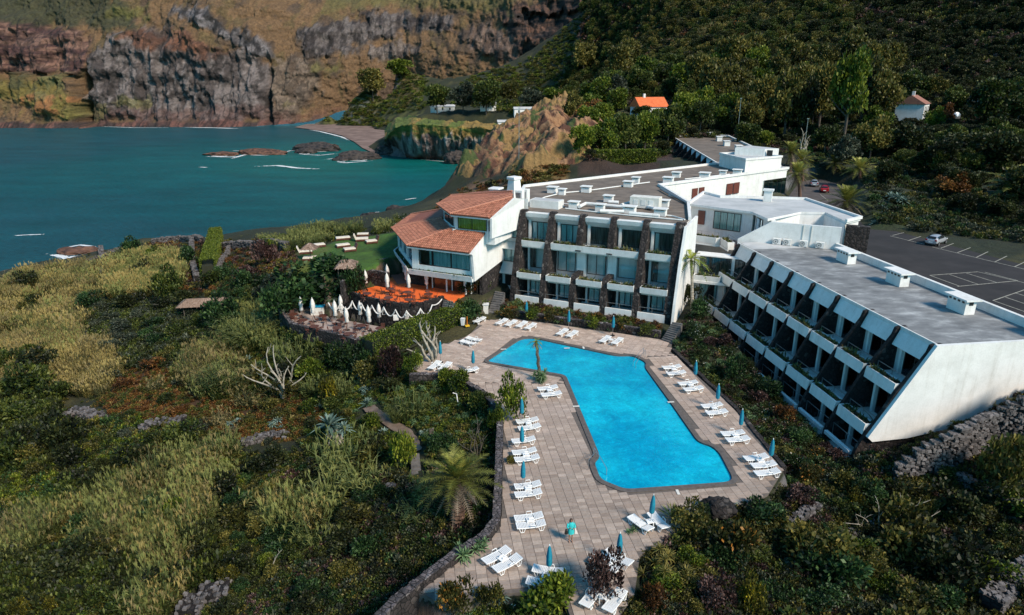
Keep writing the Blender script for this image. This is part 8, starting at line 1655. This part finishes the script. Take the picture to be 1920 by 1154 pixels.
# blue agave with bare stems
P, ok = hit([628], [835]); P = P[0]; s_ = scale_at(P); r_ = emp('tree_agave', tuple(P)); tag(r_, 'big blue grey agave on bare twisted stems in the middle of the garden', 'agave'); m = MB()
for i in range(16): a = rnd.uniform(0, 6.28); m.tube([(math.cos(a) * 1.1, math.sin(a) * .8, -.2), (math.cos(a) * .7, math.sin(a) * .5, .7), (math.cos(a) * .25 + rnd.uniform(-.3, .3), math.sin(a) * .2, 1.7)], [.06, .07, .06], 5)
m.build('stem', MAT['pale_bark'], r_)
for dx, z, k in ((-.3, 2.0, 1.5), (.9, 1.6, 1.0), (.1, 1.5, 1.0)): link(LIB['agave'][0], 'leaves', r_, (dx, 0, z), rnd.uniform(0, 6), (k, k, k))
for i, (kind, px, py, w, lab) in enumerate([('agave', 690, 760, 44, 'blue agave at the top of the garden path'), ('agaveclump', 770, 775, 46, 'blue green agaves right of the path'), ('agaveclump', 800, 812, 30, 'agave clump beside the steps'), ('agaveclump', 690, 735, 36, 'blue agaves below the purple bush'), ('agaveclump', 680, 710, 34, 'blue agaves left of the purple bush'), ('agave', 720, 815, 40, 'agave at the left of the path bend'),
    ('agave', 465, 680, 44, 'blue agave left of the bare candelabra tree'), ('agave', 510, 622, 30, 'agave under the lower terrace wall'), ('agaveclump', 470, 650, 40, 'agaves beside the tall arching reeds'), ('agave', 535, 700, 40, 'agave behind the bare candelabra tree'), ('agave', 600, 770, 40, 'agave behind the big blue grey one'), ('agaveclump', 830, 890, 40, 'agave left of the date palm'), ('agave', 855, 850, 34, 'agave behind the date palm'),
    ('agave', 905, 820, 36, 'agave below the deck wall'), ('agave', 700, 1060, 36, 'agave in the dark lower garden'), ('agave', 640, 1100, 34, 'agave at the bottom of the dark garden'), ('aloe', 1195, 1000, 50, 'dark spiky rosette at the deck edge bottom right'), ('agave', 1300, 1000, 40, 'agave in the shrubs right of the deck'), ('agave', 1560, 900, 46, 'agave between the bed and the white end wall'), ('agaveclump', 1440, 970, 60, 'agaves at the lower right corner of the deck'), ('agaveclump', 1390, 960, 44, 'green rosettes at the deck edge right of the boulder'),
    ('agave', 940, 1120, 44, 'agave in the planting at the bottom of the deck'), ('agave', 1000, 1100, 40, 'dark agave beside the bottom lounger pair'), ('agave', 845, 572, 26, 'agave at the foot of the restaurant planting'), ('agave', 1655, 395, 34, 'agave in the park by the car park, left'), ('agave', 1700, 418, 34, 'agave in the park by the car park, middle'), ('agaveclump', 1670, 380, 60, 'pale agave clump in the park'), ('agave', 1640, 420, 26, 'small agave at the edge of the car park'), ('agaveclump', 520, 800, 44, 'pale rosettes beside the rusty ground'), ('agaveclump', 440, 800, 40, 'green rosettes below the rusty ground')]):
    plant(kind, px, py, w, lab, group='agaves of the garden')
plant('yucca', 1262, 975, 90, 'yellow green yucca fan above the bush below the pool', 'yucca', 'yucca', 1.0, base=1.6); plant('yucca', 635, 985, 70, 'bright yucca at the right end of the wild reeds', 'yucca', 'yucca', .8, base=1.6); plant('yucca', 735, 860, 40, 'striped yucca left of the garden steps', 'yucca', 'yucca', .8, base=1.6)
plant('yucca', 1055, 1130, 70, 'long leaved yucca at the bottom beside the loungers', 'yucca', 'yucca', .9, base=1.6); plant('yucca', 1330, 1090, 80, 'thin leaved yucca beside the spiky shrub', 'yucca', 'yucca', .8, base=1.6)
plant('spiky', 1245, 1085, 150, 'large spiky aloe like shrub at the bottom right of the deck', 'spiky_shrub', 'shrub', .9, base=1.7); plant('spiky', 1470, 850, 60, 'spiky shrub at the kerb of the right bed', 'spiky_shrub', 'shrub', .8, base=1.7)
plant('tussock', 470, 655, 100, 'tall arching pampas grass left of the lower terrace', 'pampas_grass', 'grass clump', 1.0, base=1.3); plant('tussock', 430, 735, 90, 'grey green pampas grass beside the rusty ground', 'pampas_grass', 'grass clump', .9, base=1.3); plant('tussock', 745, 790, 44, 'golden grass clump by the garden path', 'pampas_grass', 'grass clump', 1.2, base=1.3)
B = [('emer', 600, 590, 170, 100, 'large dense green tree covering the end of the lower terrace'), ('emer', 530, 600, 90, 70, 'green shrub left of the large dense tree'), ('emer', 660, 560, 60, 60, 'right lobe of shrub beside the large dense tree'), ('lime', 958, 790, 66, 78, 'round reddish green bush at the left edge of the deck'), ('lime', 868, 735, 64, 44, 'bright green bush above the stone wall'), ('lime', 840, 720, 40, 34, 'small green bush at the top of the stone wall'),
 ('broad', 905, 770, 60, 40, 'green shrub spilling over the deck wall'), ('lime', 930, 815, 34, 60, 'narrow green bush against the deck wall'), ('olive', 960, 872, 26, 22, 'little bush growing over the deck wall beside the palm'), ('plum', 735, 715, 54, 62, 'purple leaved bush beside the bare trees'), ('lime', 775, 700, 40, 44, 'green bush between the purple bush and the bare tree'), ('flower', 650, 700, 70, 54, 'white flowering bush below the lower terrace wall'),
 ('emer', 690, 700, 70, 50, 'dark green bush right of the white flowering one'), ('flower', 740, 655, 50, 40, 'white flowering bush at the right end of the lower terrace'), ('yellow', 775, 712, 24, 20, 'small yellow bush at the deck corner'), ('lime', 590, 715, 44, 50, 'bright yellow green bush below the terrace wall'), ('yellow', 620, 760, 44, 60, 'yellow flowering shrub on the path slope'), ('lime', 760, 880, 70, 80, 'green mound of shrubs left of the garden steps'), ('lime', 700, 800, 50, 30, 'green plants at the left side of the path'),
 ('emer', 880, 600, 56, 36, 'low green plants beside the hedge at the deck corner'), ('lime', 505, 480, 30, 30, 'green bush by the sea wall'), ('emer', 360, 500, 54, 40, 'dark green bush right of the pale reeds'), ('emer', 250, 485, 46, 34, 'round green bush at the sea edge'), ('lime', 290, 490, 36, 24, 'small bush right of the round green one at the sea edge'), ('emer', 455, 545, 54, 40, 'green bush left of the wide straw roof, upper'), ('emer', 420, 620, 90, 60, 'green bush right of the wide straw roof'), ('broad', 320, 570, 70, 60, 'dark bush between pale reeds and straw roof'), ('broad', 400, 540, 50, 34, 'green bush above the straw roof'),
 ('plum', 500, 500, 54, 50, 'purplish bush left of the lawn'), ('plum', 470, 530, 60, 34, 'purplish low bush below the dry grass plot'), ('plum', 690, 530, 60, 24, 'pale pink leaved plants on top of the lawn wall'), ('olive', 60, 590, 50, 26, 'dark round bush among the golden reeds, left'), ('broad', 100, 620, 44, 24, 'dark bush among the golden reeds, lower'), ('broad', 70, 680, 70, 40, 'dark bush at the lower end of the golden reeds'),
 ('lime', 330, 985, 50, 50, 'yellow green reedlike bush standing out of the wild reeds'), ('yellow', 430, 1095, 50, 34, 'yellow green bush beside the broad stone heap'), ('yellow', 95, 1160, 46, 50, 'yellowish bush at the bottom left corner'), ('yellow', 45, 1165, 50, 44, 'yellowish bush in the bottom left corner, outer'), ('emer', 450, 960, 70, 40, 'dark green hole like bush in the wild reeds'), ('dark', 130, 1090, 120, 60, 'dark wide bush below the wild reeds'),
 ('aloe_', 883, 1045, 52, 50, 'bright green rosette shrub at the corner of the deck wall'), ('orange', 850, 1150, 90, 80, 'flowering oleander bush at the bottom of the deck'), ('lime', 1040, 1165, 150, 90, 'wide green bush in front of the bottom loungers'), ('olive', 920, 1140, 60, 60, 'olive shrub left of the wide green bush'), ('plum', 1130, 1120, 90, 90, 'dry reddish bush hiding a pair of loungers'), ('rust', 1225, 1150, 60, 60, 'dry brown bush beside the reddish one'),
 ('olive', 1290, 1005, 90, 60, 'dense bush below the yucca fan'), ('flower', 1310, 980, 50, 34, 'white flowering plant right of the yucca fan'), ('orange', 1375, 1060, 120, 90, 'dark bush with orange flowers right of the deck'), ('emer', 1430, 990, 100, 50, 'green bush at the lower right corner of the deck'), ('olive', 1530, 1060, 150, 90, 'large olive bush with pale twigs right of the deck'), ('emer', 1560, 1110, 150, 80, 'large green bush at the bottom right'), ('olive', 1680, 1030, 150, 90, 'olive bush around the twisted pale branches'), ('yellow', 1600, 960, 40, 40, 'yellow leaved bush near the twisted pale branches'),
 ('yellow', 1405, 1150, 60, 70, 'yellow flowering bush at the bottom right'), ('plum', 1340, 1140, 90, 60, 'purplish grey bush at the bottom right'), ('dark', 1780, 1100, 160, 90, 'dark bush at the lower right edge'), ('olive', 1880, 930, 120, 110, 'olive green tree behind the pale topped wall'), ('dark', 1780, 980, 120, 70, 'dark bush below the pale topped wall'), ('flower', 1490, 880, 50, 34, 'pale flowering bush by the last loungers'), ('orange', 1520, 905, 60, 40, 'orange brown shrub right of the last loungers'), ('plum', 1500, 950, 70, 40, 'purplish shrub between the rosettes'),
 ('emer', 1375, 715, 50, 44, 'green bush in the right bed, upper part'), ('flower', 1300, 640, 36, 34, 'white flowering bush by the stairs at the deck corner'), ('emer', 1305, 600, 60, 44, 'green bush at the foot of the slender fan palm'), ('dark', 1290, 570, 60, 40, 'dark bush below the balcony in the corner'), ('rust', 1470, 790, 50, 36, 'rusty shrub in the right bed'), ('orange', 1530, 860, 50, 24, 'orange flowers in the right bed'), ('plum', 1420, 760, 40, 30, 'purplish shrub in the right bed'), ('emer', 1440, 745, 60, 34, 'bright green shrub in the right bed'), ('emer', 1500, 830, 60, 30, 'green shrub in the right bed near the last loungers'),
 ('orange', 955, 600, 40, 24, 'orange flowering shrub beside the narrow steps'), ('lime', 1000, 602, 40, 26, 'light green shrub in the bed behind the top row'), ('orange', 1035, 606, 34, 24, 'orange brown shrub behind the first parasol'), ('lime', 1110, 618, 34, 24, 'green shrub behind the second parasol'), ('orange', 1160, 624, 30, 22, 'orange shrub in the right half of the hotel bed'), ('broad', 1215, 630, 40, 26, 'dark shrub at the right end of the hotel bed'), ('orange', 880, 552, 50, 30, 'orange and green shrubs below the stone gable'), ('lime', 905, 545, 34, 26, 'yellow green shrub left of the narrow steps')]
for t in B:
    if t[0] == 'aloe_': plant('aloe', t[1], t[2], 84, t[5], 'rosette_shrub', 'shrub', 1.4, base=1.35)
    elif t[0] == 'emer' and t[1] == 600: P = at(596, 572, -.4); tree_w(P[0], P[1], -1.5, 6.4, 7.4, 'emer', t[5], 'trees on the slope')
    else: bush(*t)
# shrubs standing out of the slopes, each one on its own
def shrubs(sps, polys, n, w0, w1, asp, label, group, mind):
    X, Y = sample_px(polys, n * 6); keep = []
    for x, y in zip(X, Y):
        if all((x - a) ** 2 + ((y - b_) * 1.5) ** 2 > mind ** 2 for a, b_ in keep): keep.append((x, y))
        if len(keep) >= n: break
    P, ok = hit([k[0] for k in keep], [k[1] for k in keep]); ok &= clear_of(P[:, 0], P[:, 1], extra=.8)
    for p in P[ok]:
        sp = rnd.choice(sps); me = LIB[sp]; me = me[rnd.randrange(len(me))]; s_ = scale_at(p); r = rnd.uniform(w0, w1) / s_ / 2; k = asp * rnd.uniform(.8, 1.2); o = link(me, 'shrub', None, (p[0], p[1], p[2] - .1), rnd.uniform(0, 6.28), (r, r, r * k) if 'reed' not in sp else (r, r, r * k * .8)); c = SPN[sp.split('_')[-1]]; tag(o, c + ' shrub ' + where(*proj(*p)), 'shrub', 'shrubs standing out of the garden slopes')
SPN = {'broad': 'mid green', 'olive': 'olive', 'lime': 'yellow green', 'emer': 'deep green', 'dark': 'very dark', 'grey': 'grey green', 'plum': 'purplish', 'rust': 'rusty', 'flower': 'white flowering', 'yellow': 'yellow flowering', 'orange': 'orange flowering', 'gold': 'golden reed like', 'reed': 'pale reed like', 'dryreed': 'straw coloured reed like'}
b_ = 'bush_'
shrubs([b_ + 'lime', b_ + 'broad', b_ + 'emer', b_ + 'olive', 'tree_lime'], [[(120, 830), (450, 835), (600, 930), (560, 1080), (300, 1130), (60, 1100), (60, 930)]], 34, 26, 60, .9, '', '', 44)
shrubs([b_ + 'dark', b_ + 'broad', b_ + 'emer', b_ + 'olive', b_ + 'dark'], [BOT], 26, 40, 90, .9, '', 'among the wild reeds', 60)
shrubs([b_ + 'broad', b_ + 'dark', b_ + 'olive'], [GOLD], 8, 30, 60, .9, '', 'among the golden reeds', 50)
shrubs([b_ + 'broad', b_ + 'olive', b_ + 'emer', b_ + 'dark', b_ + 'lime', 'reed_reed'], [[(440, 650), (760, 720), (860, 860), (700, 880), (560, 830), (450, 720)]], 34, 34, 70, 1.0, 'on the slope between the terraces and the palm', 'between terraces and palm', 34)
shrubs([b_ + 'olive', b_ + 'broad', b_ + 'rust', b_ + 'grey', 'reed_dryreed', b_ + 'rust'], [[(180, 700), (420, 680), (600, 770), (540, 840), (240, 830)]], 26, 26, 56, .8, 'on the rusty ground in the middle of the garden', 'on the rusty ground', 36)
shrubs([b_ + 'dark', b_ + 'broad', b_ + 'olive', b_ + 'dark'], [[(0, 700), (110, 690), (120, 860), (0, 960)], [(60, 860), (420, 830), (330, 900), (100, 960)], [(100, 1050), (400, 1020), (380, 1120), (100, 1150)]], 36, 50, 100, 1.1, 'in the dark thicket on the left', 'in the dark thicket', 46)
shrubs([b_ + 'dark', b_ + 'broad', b_ + 'emer', b_ + 'olive', 'reed_reed'], [[(430, 1000), (640, 880), (800, 900), (900, 1000), (780, 1080), (700, 1154), (430, 1154)]], 32, 40, 90, .9, 'in the shady lower garden', 'in the shady lower garden', 44)
shrubs([b_ + 'grey', b_ + 'broad', b_ + 'emer', b_ + 'dark', b_ + 'olive'], [[(150, 575), (350, 562), (420, 610), (400, 680), (220, 690)], [(400, 520), (530, 540), (540, 600), (440, 640)], [(200, 480), (360, 460), (360, 540), (260, 540)]], 30, 36, 70, .9, 'in the thicket around the wide straw roof', 'around the wide straw roof', 32)
shrubs([b_ + 'broad', b_ + 'dark', b_ + 'olive', b_ + 'lime', b_ + 'emer', b_ + 'olive'], [[(1180, 1060), (1300, 980), (1480, 900), (1660, 870), (1920, 900), (1920, 1154), (1180, 1154)]], 46, 50, 110, .9, 'in the undergrowth right of the deck', 'right of the deck', 50)
shrubs([b_ + 'emer', b_ + 'broad', b_ + 'dark', b_ + 'plum', b_ + 'flower'], [[(1275, 650), (1300, 600), (1480, 720), (1620, 840), (1560, 890), (1470, 860)]], 26, 24, 50, .8, 'in the bed below the wing', 'in the bed below the wing', 26)
# clipped hedges
def hedge(pts, w_, h_, mat, label, z=None, L=.2):
    P, ok = hit([p[0] for p in pts], [p[1] for p in pts]); V = []; Cc = []
    if z is not None: P = np.array([at(a, b_, z) for a, b_ in pts])
    for i in range(len(P) - 1):
        d = P[i + 1][:2] - P[i][:2]; l = np.linalg.norm(d); e = d / l; n = np.array([-e[1], e[0]]); k = int(l * (w_ + 2 * h_) * 110); t = nrs.uniform(0, l, k); f = nrs.randint(0, 3, k); u = nrs.uniform(-.5, .5, k); v = nrs.uniform(0, 1, k)
        off = np.where(f == 0, u * w_, np.where(f == 1, w_ / 2, -w_ / 2)) + nrs.normal(0, .07, k); zz = np.where(f == 0, h_, v * h_) + nrs.normal(0, .06, k) + (fbm(t / 1.5 + i * 9, u, 3) - .5) * .5; base = P[i][2] + (P[i + 1][2] - P[i][2]) * t / l
        Q = np.stack([P[i][0] + e[0] * t + n[0] * off, P[i][1] + e[1] * t + n[1] * off, base + zz], 1); nn = np.where((f == 0)[:, None], np.array([0, 0, 1.])[None], np.where(f == 1, 1, -1)[:, None] * np.array([n[0], n[1], .25])[None]); a, b_ = np_leaves(Q, nn, L, L * .35, np.clip(nrs.normal(.5, .22, k), 0, 1), 5 + i); V.append(a); Cc.append(b_)
    r_ = emp('hedge'); tag(r_, label, 'hedge'); link(mesh_from('foliage', np.concatenate(V), np.concatenate(Cc), FM[mat]), 'foliage', r_); m = MB()
    for i in range(len(P) - 1): d = P[i + 1][:2] - P[i][:2]; l = np.linalg.norm(d); m.fbox(Fr(P[i][:2], d, (-d[1], d[0])), 0, l, -w_ / 2 + .15, w_ / 2 - .15, min(P[i][2], P[i + 1][2]) - .5, min(P[i][2], P[i + 1][2]) + h_ - .15)
    m.build('twigs', MAT['hedge_core'], r_)
MAT['hedge_core'] = simple('hedge_twigs', (0.012, 0.018, 0.008), (0.03, 0.03, 0.015), 8, .95)
hedge([(690, 668), (740, 650), (790, 628), (840, 612), (905, 590)], 2.2, 1.9, 'lime', 'long bright green hedge between the lower terrace and the deck', -.5); hedge([(392, 520), (402, 480), (408, 455)], 2.2, 3.2, 'lime', 'tall clipped yellow green hedge near the sea')
hedge([(1080, 306), (1160, 306), (1228, 304)], 1.6, 2.6, 'lime', 'clipped green hedge on the terrace behind the hotel', L=.3)
hedge([(1720, 262), (1790, 256), (1850, 262)], 3, 3.2, 'dark', 'dark trimmed hedge in front of the white house')
for i, (px, py, w, lab) in enumerate([(1694, 342, 26, 'clipped green ball bush on the park lawn'), (1742, 338, 26, 'reddish clipped bush on the park lawn'), (1668, 305, 20, 'golden clipped bush in the park')]): bush(('emer', 'rust', 'orange')[i], px, py, w, 14, lab)
# bare pale trees
def bare_tree(base, tips, r0, label, mat='pale_bark', z=None, fork=.35, name='bare_tree'):
    if z is None: P, ok = hit([base[0]], [base[1]]); P = P[0]
    else: P = at(*base, z)
    r_ = emp(name, tuple(P)); tag(r_, label, 'tree'); k = 0
    for (px, py, dd) in tips:
        r2 = ray(px, py); d = P[1] + dd; q = r2 * (d / r2[1]) + (0, 0, H) - P; m = MB(); n = 7; pts = []; rr = []; w1, w2 = rnd.uniform(-.12, .12), rnd.uniform(-.12, .12); L = np.linalg.norm(q)
        for i in range(n + 1): t = i / n; hz_ = t ** 1.25; pts.append((q[0] * hz_ + w1 * L * math.sin(3 * t * 2), q[1] * hz_ + w2 * L * math.sin(2.2 * t * 2), q[2] * t ** .85)); rr.append(r0 * (1 - .72 * t))
        m.tube(pts, rr, 6)
        for j in range(3):
            i = rnd.randrange(3, n); b0 = np.array(pts[i]); dr = np.array([rnd.uniform(-.6, .6), rnd.uniform(-.4, .4), rnd.uniform(.3, 1)]) * L * .22; m.tube([b0, b0 + dr * .5 + (rnd.uniform(-.1, .1), 0, 0), b0 + dr], [rr[i] * .7, rr[i] * .5, rr[i] * .25], 5)
        m.build('branch', MAT[mat], r_)
    return r_
bare_tree((530, 750), [(458, 702, -.6), (475, 680, 0), (502, 655, .3), (512, 650, .2), (540, 690, -.3), (568, 665, .2), (572, 700, .4), (490, 700, .5), (522, 690, -.2)], .14, 'bare pale candelabra tree on the rusty ground left of the agave')
bare_tree((812, 682), [(793, 598, 0), (772, 640, -.3), (762, 655, -.5), (815, 612, .2), (828, 620, .4), (800, 600, .3), (785, 612, -.2), (805, 650, .3)], .17, 'bare pale twisted tree at the upper left edge of the deck')
bare_tree((1655, 850), [(1620, 770, -.3), (1680, 762, .3), (1712, 772, .4), (1690, 790, 0), (1640, 800, -.2), (1668, 775, .2)], .13, 'bare pale tree in front of the corner of the white end wall', z=-2.4)
bare_tree((1650, 1010), [(1600, 960, 0), (1640, 930, .3), (1700, 950, .3), (1745, 935, .5), (1768, 965, .2), (1575, 975, -.3), (1690, 930, .6), (1720, 1000, 0)], .055, 'twisted pale branches above the olive bush on the right')
bare_tree((505, 1075), [(420, 1098, .2), (450, 1090, 0), (530, 1030, .3)], .05, 'pale fallen branches at the edge of the wild reeds'); bare_tree((1506, 300), [(1500, 240, 0), (1512, 262, .4), (1518, 255, .6), (1508, 258, .3)], .22, 'thin multi stemmed tree with bright top among the palms')
bare_tree((895, 860), [(885, 800, 0), (905, 790, .3), (870, 810, -.3), (915, 815, 0), (890, 780, .5), (860, 830, 0)], .05, 'tangle of dark bare twigs below the deck wall', 'bark')
bush('lime', 1508, 290, 30, 20, 'bright leafy top beside the thin lamp mast', name='shrub', cat='shrub')
